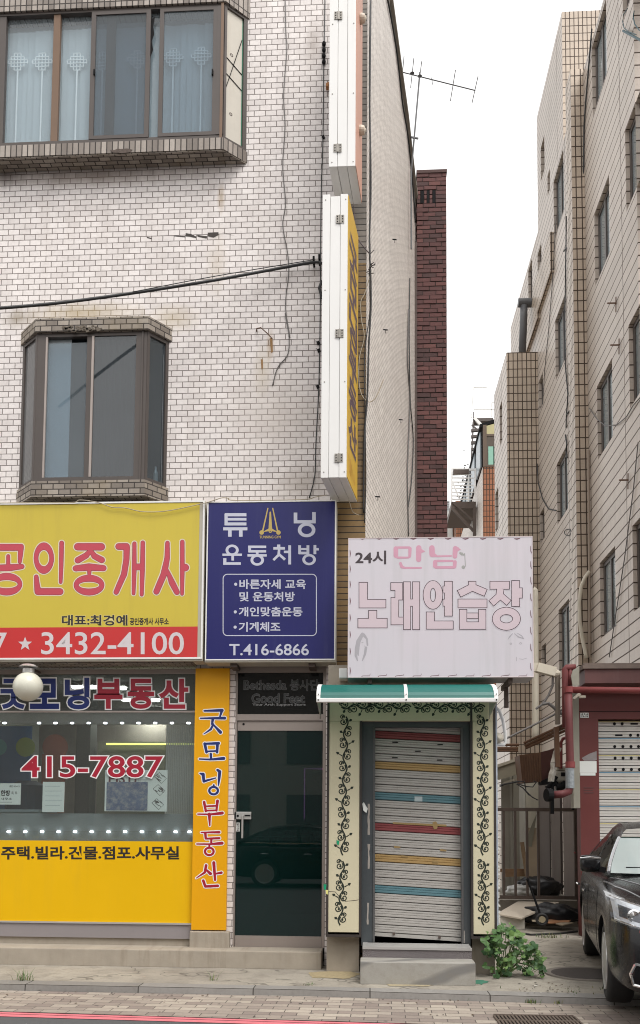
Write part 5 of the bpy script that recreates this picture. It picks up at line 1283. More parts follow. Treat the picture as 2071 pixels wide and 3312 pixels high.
# ================================================================== tan apartment block on the right
XW = 3.75; ZR = 14.9
apt = thing('apartment_block', 'tall tan tiled apartment block with recessed windows along the right of the alley', 'building', (XW + 2, 10, 0))
def far(px, py): return PX(px, py, XW)
zr = [(PX(1934, 1489, XW).z, PX(1934, 1242, XW).z), (PX(1934, 907, XW).z, PX(1932, 682, XW).z), (PX(1934, 2073, XW).z, PX(1934, 1822, XW).z)]
zr.sort(); st = (zr[2][0] - zr[0][0]) / 2; hh = sum(b - a for a, b in zr) / 3
z_first = zr[0][0]
floors = [z_first + st * k for k in range(0, 4)]
def col(xf, xn, y=1300): return PX(xn, y, XW).y, PX(xf, y, XW).y
cols = [(PX(2200, 1300, XW).y, PX(2038, 1300, XW).y), col(1932, 1982), col(1799, 1833)]
holes = []
for (ya, yb) in cols:
    for z in floors: holes.append((ya, yb, z, z + hh))
small = []
yS0, yS1 = col(1744, 1757); 
for z in floors: small.append((yS0, yS1, z + .18, z + hh - .38))
yT0, yT1 = col(1713, 1726)
for z in floors[2:]: small.append((yT0, yT1, z, z + hh))
Y0, Y1 = 2.95, PX(1652, 1100, XW).y
yTw = PX(1741, 1300, XW).y                                      # front of the stair tower
m = MB(); wall_holes(m, lambda u, v, w: Vector((XW + w, u, v)), Y0, Y1, 0, ZR, holes + small, .07)
m.quad((XW, Y0, 0), (XW + 6, Y0, 0), (XW + 6, Y0, ZR), (XW, Y0, ZR)); m.quad((XW, Y1, 0), (XW, Y1, ZR), (XW + 6, Y1, ZR), (XW + 6, Y1, 0))
m.quad((XW, Y0, ZR), (XW + 6, Y0, ZR), (XW + 6, Y1, ZR), (XW, Y1, ZR))
m.build('wall', M['tan_wall'], apt)
M['apt_glass'] = glassy('apartment glass', (0.6, 0.68, 0.7, 1), 1.0, 0, 1.8, 0.1, (0.42, 0.48, 0.5, 1), .35)
for (ya, yb, za, zb) in holes + small:
    fr = MB(); X = XW + .06; w = .075
    fr.box(X, X + .05, ya, ya + w, za, zb); fr.box(X, X + .05, yb - w, yb, za, zb); fr.box(X, X + .05, ya + w, yb - w, za, za + w); fr.box(X, X + .05, ya + w, yb - w, zb - w, zb)
    if yb - ya > .7: fr.box(X - .005, X + .04, (ya + yb) / 2 - .03, (ya + yb) / 2 + .03, za + w, zb - w)
    f = fr.build('window', M['sash'], apt)
    g = MB(); g.quad((X + .02, ya + w, zb - w), (X + .02, yb - w, zb - w), (X + .02, yb - w, za + w), (X + .02, ya + w, za + w)); g.build('pane', M['apt_glass'], f)
    if yb - ya > .7:
        g = MB(); g.quad((X + .12, ya, za), (X + .12, (ya + yb) * .5, za), (X + .12, (ya + yb) * .5, zb), (X + .12, ya, zb)); g.build('curtain', M['curtain'], f)
    g = MB(); g.quad((X + .3, ya - .1, za - .1), (X + .3, yb + .1, za - .1), (X + .3, yb + .1, zb + .1), (X + .3, ya - .1, zb + .1)); g.build('room', M['room_dark'], f)
# pilaster
yp = PX(1905, 1500, XW).y; xp = PY(1863, 1500, yp).x
m = MB(); m.box(xp, XW - .001, yp, yp + .42, 0, ZR + .05); m.build('pilaster', M['tan_tile'], apt)
# narrow fins with tile fronts
for (px0, px1, pyt, pyb) in ((1780, 1792, 747, 880), (1737, 1748, 915, 1030)):
    y = PX(px1, (pyt + pyb) / 2, XW).y; x = PY(px0, (pyt + pyb) / 2, y).x; m = MB(); m.box(x, XW - .001, y, y + 2.0, PX(px1, pyb, XW).z, PX(px1, pyt, XW).z); m.build('fin', M['tan_tile'], apt)
# lower stair tower
yt = yTw; xt = PY(1640, 1300, yt).x; zt = PY(1690, 1139, yt).z
m = MB(); hs = []
for (px0, px1, pyt, pyb) in ((1603, 1613, 1570, 1705), (1617, 1625, 1290, 1420)):
    a, b = PX(px1, pyb, xt).y, PX(px0, pyb, xt).y; hs.append((a, b, PX(px1, pyb, xt).z, PX(px1, pyt, xt).z))
ye = PX(1600, 1500, xt).y
wall_holes(m, lambda u, v, w: Vector((xt + w, u, v)), yt, ye, 0, zt, hs, .15)
m.build('stair_tower_side', M['tan_wall'], apt)
m = MB(); m.quad((xt, yt, 0), (XW - .002, yt, 0), (XW - .002, yt, zt), (xt, yt, zt)); m.quad((xt, yt, zt), (XW - .002, yt, zt), (XW - .002, ye, zt), (xt, ye, zt)); m.quad((xt, ye, 0), (xt, ye, zt), (XW - .002, ye, zt), (XW - .002, ye, 0))
m.build('stair_tower', M['tan_tile'], apt)
for (a, b, c, d) in hs:
    g = MB(); g.quad((xt + .12, a, c), (xt + .12, b, c), (xt + .12, b, d), (xt + .12, a, d)); g.build('tower_window', M['room_dark'], apt)
# set back upper tower
yu = yt + .15; xu = PY(1822, 400, yu).x; zu = PY(1870, 36, yu).z; xu1 = XW + 3.2
yue = PX(1738, 500, xu).y; hs = []
for (px0, px1, pyt, pyb) in ((1750, 1762, 430, 545), (1772, 1780, 540, 660), (1754, 1776, 690, 705)):
    a, b = PX(px1, pyb, xu).y, PX(px0, pyb, xu).y; hs.append((a, b, PX(px1, pyb, xu).z, PX(px1, pyt, xu).z))
m = MB(); wall_holes(m, lambda u, v, w: Vector((xu + w, u, v)), yu, yue, ZR + .01, zu, [h for h in hs if h[2] > ZR + .1], .15); m.build('upper_tower_side', M['tan_wall'], apt)
m = MB(); m.quad((xu, yu, ZR + .01), (xu1, yu, ZR + .01), (xu1, yu, zu), (xu, yu, zu)); m.quad((xu, yu, zu), (xu1, yu, zu), (xu1, yue, zu), (xu, yue, zu)); m.quad((xu, yue, ZR), (xu, yue, zu), (xu1, yue, zu), (xu1, yue, ZR)); m.build('upper_tower', M['tan_tile'], apt)
for (a, b, c, d) in hs:
    if c > ZR + .1:
        g = MB(); g.quad((xu + .12, a, c), (xu + .12, b, c), (xu + .12, b, d), (xu + .12, a, d)); g.build('tower_window', M['room_dark'], apt)
m = MB(); p = PY(1866, 36, yu); m.prism([p + Vector((-.1, .1, 0)), p + Vector((.08, .1, 0)), p + Vector((.03, .1, .08))], (0, .2, 0)); m.build('roof_bracket', M['dark_iron'], apt)
# grey flue on the stair tower
def flue():
    Y = yt + .3; P = lambda x, y: PY(1600 + x / 3.2102, 700 + y / 3.2102, Y)
    a, b = P(285, 1400), P(305, 930)
    t = thing('vent_pipe', 'grey plastic vent pipe with a tee on top of the tan stair tower', 'pipe', a)
    m = MB(); m.tube([Vector((a.x, Y, zt)), P(302, 1050), b], .085, 14); m.build('pipe', M['grey_pvc'], t, smooth=True)
    m = MB(); m.tube([P(245, 897), P(385, 897)], .1, 14); m.build('tee', M['grey_pvc'], t)
flue()
# downpipes, wires and rings on the tan wall
def wires():
    W = lambda ox, oy: (lambda x, y, X=XW - .02: PX(ox + x / 3.2102, oy + y / 3.2102, X))
    A, B, C_ = W(1600, 0), W(1600, 700), W(1600, 1400)
    for nm, lab, pts, r, mat in (
        ('wall_cable', 'dark cable running down the tan wall between the second and third window columns', [B(745, 0), B(742, 250), B(735, 700), B(728, 1250), B(735, 1550), B(762, 1850), B(745, 2080), B(742, 2200)], .012, 'rubber'),
        ('wall_cable', 'thin cable hanging slack left of the tiled pilaster', [C_(835, 200), C_(830, 900), C_(815, 1100), C_(815, 1600), C_(850, 1950), C_(895, 2180), C_(910, 2300)], .01, 'rubber'),
        ('wall_cable', 'thin vertical wire down the tan wall beside the stair tower', [B(640, 0), B(600, 700), B(560, 1200), B(520, 1600), B(500, 1950)], .009, 'grey_cable'),
        ('wall_cable', 'long thin wire slanting down between the right hand windows', [C_(1490, 100), C_(1440, 600), C_(1350, 1300), C_(1280, 1750), C_(1190, 2330)], .008, 'grey_cable'),
        ('wall_cable', 'black cable drooping from the stair tower to a window corner', [PY(1738, 1500, yt - .02), PX(1741, 1560, XW - .05), C_(500, 690), C_(560, 790), C_(640, 808)], .012, 'rubber'),
        ('wall_cable', 'pale wire looping between the tall window and the block edge', [B(985, 1990), B(1060, 2100), B(1150, 2175), B(1270, 2165), B(1370, 2080), B(1440, 1960), B(1512, 1880)], .008, 'grey_cable')):
        m = MB(); m.tube(pts, r, 6); o = m.build(nm, M[mat]); tag(o, lab, 'cable', 'cables on the tan block')
    m = MB(); m.tube([A(1010, 300), A(975, 720), A(945, 1080), A(930, 1300), B(905, 500)], .014, 6); tag(m.build('wall_cable', M['rubber']), 'black cable following the pilaster from the roof of the tan block', 'cable', 'cables on the tan block')
    m = MB(); pts = [C_(760 + 34 * math.cos(k * math.pi / 8), 1033 + 34 * math.sin(k * math.pi / 8)) for k in range(16)]; m.tube(pts, .008, 6, closed=True); tag(m.build('wire_loop', M['rubber']), 'small ring of wire on the tan wall', 'wire loop')
    m = MB(); m.tube([B(720, 365), B(735, 335), B(770, 318), B(800, 330), B(800, 350), B(785, 378)], .012, 6); tag(m.build('wire_loop', M['rubber']), 'curled cable end high on the tan wall left of the pilaster', 'wire loop')
    m = MB(); m.tube([B(745, 2060), B(775, 2020), B(808, 2010)], .012, 6); m.tube([C_(735, 20), C_(750, 120), C_(742, 190), C_(755, 260)], .014, 6); tag(m.build('wire_loop', M['rubber']), 'tangled cable ends above a narrow window on the tan wall', 'wire loop')
    # rusty wall hooks
    for i, (x, y, lab) in enumerate(((1240, 900 + 2247, 'rusty hook high on the tan wall between two window columns'), (1272, 1335 + 2247, 'rusty hook above a tall window of the tan wall'), (1365, 490 + 4494, 'rusty hook low on the tan wall under the middle windows'))):
        f = W(1600, 0); a, b, c = f(x - 25, y), f(x + 22, y), f(x + 20, y + 95)
        m = MB(); m.tube([a + Vector((-.06, 0, 0)), b], .012, 6); m.tube([b + Vector((0, 0, .1)), c], .008, 6); tag(m.build('wall_hook', M['rust']), lab, 'hook', 'hooks on the tan wall')
    # teal cable curl at the top right
    P = lambda x, y: PX(1600 + x / 3.2102, y / 3.2102, XW - .05)
    m = MB(); m.tube([P(1380, 90), P(1340, 150), P(1330, 220), P(1345, 290), P(1390, 330), P(1470, 360)], .007, 6); m.tube([P(1335, 320), P(1400, 355), P(1512, 415), P(1600, 470)], .016, 8); m.tube([P(1450, 110), P(1440, 180), P(1455, 250), P(1500, 310), P(1560, 350)], .008, 6)
    tag(m.build('cable_bundle', plain('dark teal cable', (0.01, 0.06, 0.075, 1), .5)), 'dark teal cables curling at the top right corner of the tan block', 'cable')
    # cream conduit by the pilaster
    Yc = yp - .12; Q = lambda x, y: PY(1600 + x / 3.2102, 1400 + y / 3.2102, Yc)
    m = MB(); m.tube([Q(985, 1440), Q(940, 1500), Q(900, 1600), Q(880, 1750), Q(885, 1950), Q(910, 2120), Q(945, 2290), Q(955, 2340)], .032, 10); tag(m.build('conduit', M['pvc'], smooth=True), 'curved cream conduit beside the tiled pilaster above the red garage', 'pipe')
    m = MB(); m.tube([Q(975, 180), Q(985, 1400), Q(985, 2330)], .022, 8); tag(m.build('downpipe', plain('tan pipe', (0.3, 0.24, 0.19, 1), .6)), 'thin tan downpipe running down beside the tiled pilaster', 'pipe')
wires()

# ================================================================== far end of the alley
def far_house():
    Y = 21.0; K = Crop(1400, 1150, 3.78, Y)
    a, b, c, d = K.rect(615, 1360, 900, 2250)
    t = thing('tiled_house', 'distant orange tiled house with a glazed top room at the alley end', 'building', ((a + b) / 2, Y, 0))
    zt, zg = K(680, 1360).z, K(680, 850).z
    m = MB(); m.box(a, b + 1, Y, Y + 9, 0, zt); m.build('wall', M['orange_tile'], t)
    m = MB(); m.quad((a - .002, Y + .02, 0), (a - .002, Y + .02, zt), (a - .002, Y + 9, zt), (a - .002, Y + 9, 0)); m.build('side_wall', M['side_tile'], t)
    p = MB(); 
    for (x0, x1, y0, y1) in ((615, 660, 850, 1360), (660, 850, 960, 985), (775, 800, 985, 1360), (660, 850, 1335, 1360)):
        q = K.rect(x0, y0, x1, y1); p.box(q[0], q[1], Y - .02, Y + .05, q[2], q[3])
    p.build('window_frame', plain('brown far frame', (0.11, 0.075, 0.05, 1), .6), t)
    g = MB(); q = K.rect(660, 985, 775, 1335); g.box(q[0], q[1], Y, Y + .02, q[2], q[3]); g.build('pane', plain('dim far glass', (0.12, 0.1, 0.085, 1), .2), t)
    g = MB(); q = K.rect(680, 1112, 740, 1335); g.box(q[0], q[1], Y - .01, Y - .002, q[2], q[3]); g.build('green_blind', plain('pale green blind', (0.25, 0.48, 0.38, 1), .6), t)
    g = MB(); q = K.rect(740, 1112, 775, 1335); g.box(q[0], q[1], Y - .01, Y - .002, q[2], q[3]); g.build('open_pane', plain('dark green pane', (0.02, 0.06, 0.04, 1), .3), t)
    g = MB(); P = [K(655, 860), K(655, 958), K(870, 958), K(870, 800)]; g.prism(P, (0, .06, 0)); g.build('gable_panel', plain('pale yellow panel', (0.5, 0.45, 0.24, 1), .6, 0, .4, 3), t)
    # eave seen from below, running away down the alley
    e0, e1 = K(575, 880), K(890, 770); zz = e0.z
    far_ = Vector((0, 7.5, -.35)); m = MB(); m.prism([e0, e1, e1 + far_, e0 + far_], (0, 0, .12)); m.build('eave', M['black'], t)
    m = MB()
    for k in range(4): m.box(a - .06, a - .01, Y + .3 + 1.7 * k, Y + 1.4 + 1.7 * k, zt + .1, zg - .1)
    m.build('side_window', plain('pale blue far glass', (0.3, 0.36, 0.4, 1), .3), t)
far_house()
def far_stairs():
    Y = 22.5; K = Crop(1400, 1150, 3.78, Y)
    t = thing('fire_stairs', 'white steel landing with a dark braced floor hanging off the far orange house', 'stairs', K(380, 1870))
    m = MB(); q = K.rect(228, 1785, 530, 1865); m.box(q[0], q[1], Y, Y + 2.2, q[2], q[3]); m.build('landing', M['dark_iron'], t)
    m = MB()
    for (p0, p1, w) in (((235, 1865), (505, 2150), .09), ((245, 1800), (500, 2020), .06), ((512, 1870), (512, 2200), .12)): m.bar(K(*p0), K(*p1), w)
    m.build('brace', M['dark_iron'], t)
    r = MB()
    for k, y in enumerate((1385, 1450, 1495, 1545, 1585, 1625, 1670, 1715, 1755)): r.bar(K(238, y), K(500 - (k % 2) * 20, y + 4), .035)
    for x in (236, 440, 520): r.bar(K(x, 1380), K(x - 4, 1790), .05)
    r.bar(K(445, 1400), K(545, 1405), .04); r.bar(K(250, 1560), K(320, 1740), .04)
    r.build('railing', M['white_paint'], t)
    m = MB(); m.bar(K(250, 1430), K(440, 1425), .16); m.build('step', M['dark_iron'], t)
    # upper flight
    Yu = 24.0; K2 = Crop(1400, 1150, 3.78, Yu)
    t = thing('fire_stairs', 'upper steel stair flight with open treads against the white sky', 'stairs', K2(500, 1200))
    for y in (925, 1000, 1075, 1155, 1235):
        m = MB(); m.bar(K2(470, y - 5), K2(570, y - 14), .1); m.build('tread', M['sash'], t)
    m = MB(); m.bar(K2(500, 760), K2(472, 1290), .05); m.bar(K2(478, 850), K2(560, 920), .05); m.bar(K2(497, 690), K2(500, 760), .03); m.build('stringer', M['sash'], t)
    m = MB(); q = K2.rect(500, 762, 740, 800); m.box(q[0], q[1], Yu, Yu + .4, q[2], q[3]); m.build('top_landing', M['sash'], t)
    m = MB(); m.bar(K2(505, 765), K2(590, 850), .1); m.build('stair_rail', M['white_paint'], t)
    m = MB()
    for (p0, p1) in (((497, 395), (475, 760)), ((497, 390), (660, 390)), ((720, 580), (716, 745)), ((500, 660), (800, 660)), ((720, 575), (810, 575))): m.bar(K2(*p0), K2(*p1), .03)
    m.build('thin_railing', plain('pale far rail', (0.7, 0.7, 0.68, 1), .5), t)
    # buildings closing the far end
    Ye = 30.0; K3 = Crop(1400, 1150, 3.78, Ye)
    t = thing('house', 'small pale far house wall beside the brick chimney above the pink sign', 'building', K3(215, 2230))
    q = K3.rect(120, 1905, 243, 2240); m = MB(); m.box(q[0], q[1], Ye, Ye + 5, 0, q[3]); m.build('wall', plain('pale far wall', (0.66, 0.68, 0.66, 1), .8), t)
    q = K3.rect(120, 1750, 212, 1880); m = MB()
    for k in range(5): m.box(q[0], q[1], Ye + .2, Ye + .5, q[2] + (q[3] - q[2]) * k / 5, q[2] + (q[3] - q[2]) * (k + .7) / 5)
    m.build('roof_tank', plain('grey slats', (0.33, 0.34, 0.35, 1), .6), t)
    t = thing('house', 'narrow far red tiled house between the pale wall and the dark stair brace', 'building', K3(290, 2230))
    q = K3.rect(255, 1875, 345, 2240); m = MB(); m.box(q[0], q[1], Ye - 1, Ye + 4, 0, q[3]); m.build('wall', M['orange_tile'], t)
    q = K3.rect(345, 1870, 520, 2240); m = MB(); m.box(q[0], q[1], Ye - .5, Ye + 4, 0, q[3]); m.build('grey_wall', plain('grey far wall', (0.3, 0.29, 0.28, 1), .8, 0, .3, 2), t)
    m = MB(); m.prism([K3(300, 2240), K3(345, 2240), K3(385, 1880), K3(355, 1880)], (0, .3, 0)); m.build('dark_gable', M['black'], t)
    Yp = 27.5; K4 = Crop(1400, 1150, 3.78, Yp)
    t = thing('rooftop_plant', 'dark green shrub behind the white landing rails at the far end', 'plant', K4(415, 1780))
    rr = random.Random(31); m = MB(); base = K4(415, 1640)
    for k in range(260):
        c = base + Vector((rr.gauss(0, .14), rr.gauss(0, .2), rr.gauss(0, .5))); A = rr.uniform(0, 6.28); s = rr.uniform(.03, .07); d = Vector((math.cos(A), math.sin(A), rr.uniform(-.5, .5))) * s; e = Vector((-math.sin(A), math.cos(A), rr.uniform(-.6, .6))) * s * .6
        m.quad(c - d, c - e, c + d, c + e)
    m.build('foliage', plain('far leaves', (0.05, 0.06, 0.03, 1), .8, 0, .4), t)
far_stairs()

# ================================================================== red garage
YG = 2.72
def garage():
    KG_ = lambda Y: Crop(1600, 2000, 3.2102, Y)
    K = KG_(YG)
    x0, xs = K(885, 1500).x, K(1083, 1500).x; x1 = x0 + 4.2
    zr = KG_(YG - .35)(1100, 470).z; zc0 = KG_(YG - .35)(1100, 672).z; zl = K(1200, 1045).z
    t = thing('garage', 'dark red fronted garage with a striped white roller shutter behind the black car', 'garage', (x0 + 2, YG, 0))
    m = MB(); m.box(x0, xs, YG, YG + .2, 0, zl); m.build('pillar', M['red_frame'], t); m = MB(); m.box(x1 - .65, x1, YG, YG + .2, 0, zl); m.build('pillar', M['red_frame'], t)
    m = MB(); m.box(x0, x1, YG, YG + .2, zl + .001, zc0 + .02); m.build('lintel', M['red_frame'], t)
    zq = K(1200, 968).z; m = MB(); m.box(x0, x1, YG - .004, YG - .001, zq - .004, zq + .004); m.build('joint', M['black'], t)
    m = MB(); m.box(x0, x1, YG - .35, YG + .0, zc0, zr - .07); m.build('canopy', plain('worn red canopy', (0.115, 0.045, 0.042, 1), .6, 0, .4, 5, .1, .5, (.16, .13, .12, 1)), t)
    m = MB(); m.box(x0 - .03, x1, YG - .38, YG + .25, zr - .069, zr - .02); m.box(x0, x1, YG - .33, YG + .2, zr - .02, zr + .01); m.build('canopy_cap', plain('grey brown cap', (0.17, 0.13, 0.11, 1), .8, 0, .4, 10, .4), t)
    c = KG_(YG - .37); m = MB(); m.prism([c(880, 500), c(880, 695), c(812, 695), c(795, 600), c(815, 535)], (0, .02, 0)); m.build('canopy_end', plain('grey tin', (0.3, 0.29, 0.24, 1), .6, .2, .3, 6), t)
    m = MB(); m.box(x0 + .05, x1, YG + .2, YG + .22, 0, zr - .1); m.build('back', M['black'], t)
    sm = [plain('white slat', (0.62, 0.6, 0.56, 1), .45, .1, .08, 3, 0, .35, (.3, .26, .2, 1)), plain('blue line', (0.12, 0.25, 0.36, 1), .5), plain('yellow line', (0.55, 0.48, 0.22, 1), .5), M['black']]
    m = MB(); Ys = YG + .1; z = zl + .1; rh = abs(K(1200, 1267).z - K(1200, 1385).z) / 2; k = 0; z0 = K(1200, 1170).z
    z = z0 + 2 * rh
    while z > .05:
        zb = z - rh; m.mi = 0
        pf = [(0, .012), (.10, 0), (.45, 0), (.5, .008), (.55, 0), (.9, 0), (1, .012)]
        for (a, ya), (b, yb) in zip(pf, pf[1:]):
            m.mi = 3 if b == 1 else 0; m.quad((xs, Ys + yb, z - rh * b), (x1 - .65, Ys + yb, z - rh * b), (x1 - .65, Ys + ya, z - rh * a), (xs, Ys + ya, z - rh * a))
        if k % 3 == 0:
            m.mi = 1 if k % 2 else 2; m.box(xs, x1 - .65, Ys - .002, Ys - .0005, z - rh * .3, z - rh * .12)
        z = zb; k += 1
    m.mi = 3; W = Crop(1600, 2000, 3.2102, Ys - .003)
    for (y, xs_) in ((1095, (1245, 1325)), (1213, (1412, 1490)), (1331, (1248, 1333, 1417, 1495)), (1450, (1252, 1335, 1420, 1500)), (1568, (1254, 1338, 1422, 1505))):
        for x in xs_: m.disc(W, x, y, 16, 0, 14)
    for (x, y) in ((1290, 1213), (1450, 1095)): m.stroke(W, [(x - 32, y), (x + 32, y)], 18, 0)
    m.build('roller_shutter', sm, t)
    KP = Crop(1600, 2000, 3.2102, YG - .003)
    n = MB(); q = KP.rect(885, 1482, 1060, 1602); n.box(q[0], q[1], YG - .004, YG - .001, q[2], q[3]); q = KP.rect(890, 1603, 1048, 1632); n.box(q[0], q[1], YG - .005, YG - .001, q[2], q[3])
    o = n.build('notice', M['paper']); tag(o, 'blank torn white paper pasted on the dark red pillar', 'notice')
    n = MB(); P = [KP(x, y) for (x, y) in ((905, 1450), (985, 1405), (1060, 1378), (1062, 1470), (1040, 1478), (930, 1478))]; n.add(P, [tuple(range(6))]); tag(n.build('torn_paper', plain('greyed paper rest', (0.3, 0.27, 0.27, 1), .9, 0, .5, 14)), 'scraped off grey paper remains above the white notice on the red pillar', 'notice')
    n = MB(); q = KP.rect(890, 980, 978, 1032); n.box(q[0], q[1], YG - .006, YG - .001, q[2], q[3]); o = n.build('address_plate', M['paper']); tag(o, 'small white number plate at the corner of the red garage lintel', 'number plate')
    n = MB(); KP2 = Crop(1600, 2000, 3.2102, YG - .006); n.text(KP2, '4 3 6', 900, 987, 970, 1002, .04, .001); n.text(KP2, '79-78', 900, 1010, 970, 1025, .03, .001); n.build('number', M['vinyl_black'], o)
    n = MB()
    for k in range(3): n.line(KP, [(925, 1760 + 26 * k), (1030 - 10 * (k % 2), 1760 + 26 * k)], 8, .001)
    n.build('faint_stencil', plain('faint stencil', (0.09, 0.04, 0.037, 1), .7), t)
    # cream gutter post at the left corner
    n = MB(); q = KG_(YG - .05).rect(815, 770, 882, 1970); n.box(q[0], q[1], YG - .05, YG + .1, q[2], q[3]); tag(n.build('corner_post', plain('dull cream post', (0.3, 0.285, 0.235, 1), .7, 0, .2, 4, 0, .4)), 'dull cream metal post at the left corner of the red garage', 'post')
    n = MB(); c = KG_(YG - .3); n.prism([c(815, 830), c(880, 770), c(900, 790), c(835, 838)], (0, .1, 0)); n.prism([c(885, 800), c(945, 800), c(950, 822), c(880, 822)], (0, .06, 0)); tag(n.build('floodlight', M['pvc']), 'small cream fixture tilted under the horizontal red pipe', 'fixture')
    # red pipework
    t = thing('red_pipework', 'thick red pipe dropping beside the garage and running along under its canopy', 'pipe', KG_(YG - .42)(770, 1800))
    c = KG_(YG - .42); m = MB(); m.tube([c(770, 742), c(1512, 748), c(1512, 748) + Vector((2, 0, 0))], .043, 14); m.build('horizontal_pipe', M['red_pipe'], t, smooth=True)
    m = MB(); m.tube([c(765, 740), c(772, 1100), c(785, 1500), c(786, 1720), c(770, 1800), c(700, 1825), c(585, 1835)], .05, 14); m.build('vertical_pipe', plain('dark red pipe paint', (0.135, 0.03, 0.032, 1), .65, 0, .4, 7, .2, .7, (.07, .03, .025, 1)), t, smooth=True)
    c2 = KG_(YG - .25); m = MB(); m.tube([c2(735, 1130), c2(733, 700), c2(730, 530), c2(745, 512), c2(840, 508)], .042, 12); m.tube([c2(785, 515), c2(785, 700)], .03, 10); m.build('upper_pipe', plain('dull red pipe paint', (0.16, 0.035, 0.036, 1), .65, 0, .4, 7, .2, .7, (.07, .03, .025, 1)), t, smooth=True)
    for y in (742, 1520): m = MB(); p = c(768 if y < 1000 else 786, y); m.lathe([(.062, -.04), (.062, .04)], p, (0, 0, 1), 14); m.build('collar', M['red_pipe'], t)
    m = MB(); p = c(782, 1660); m.lathe([(.0565, -.13), (.0565, .13)], p, (0, 0, 1), 14); m.build('label_band', plain('blue white label', (0.3, 0.33, 0.35, 1), .6, 0, .8, 22), t)
    m = MB(); p = c(590, 1835); m.tube([p, p + Vector((-.07, -.02, 0))], .085, 14); m.build('flange', M['black'], t)
garage()
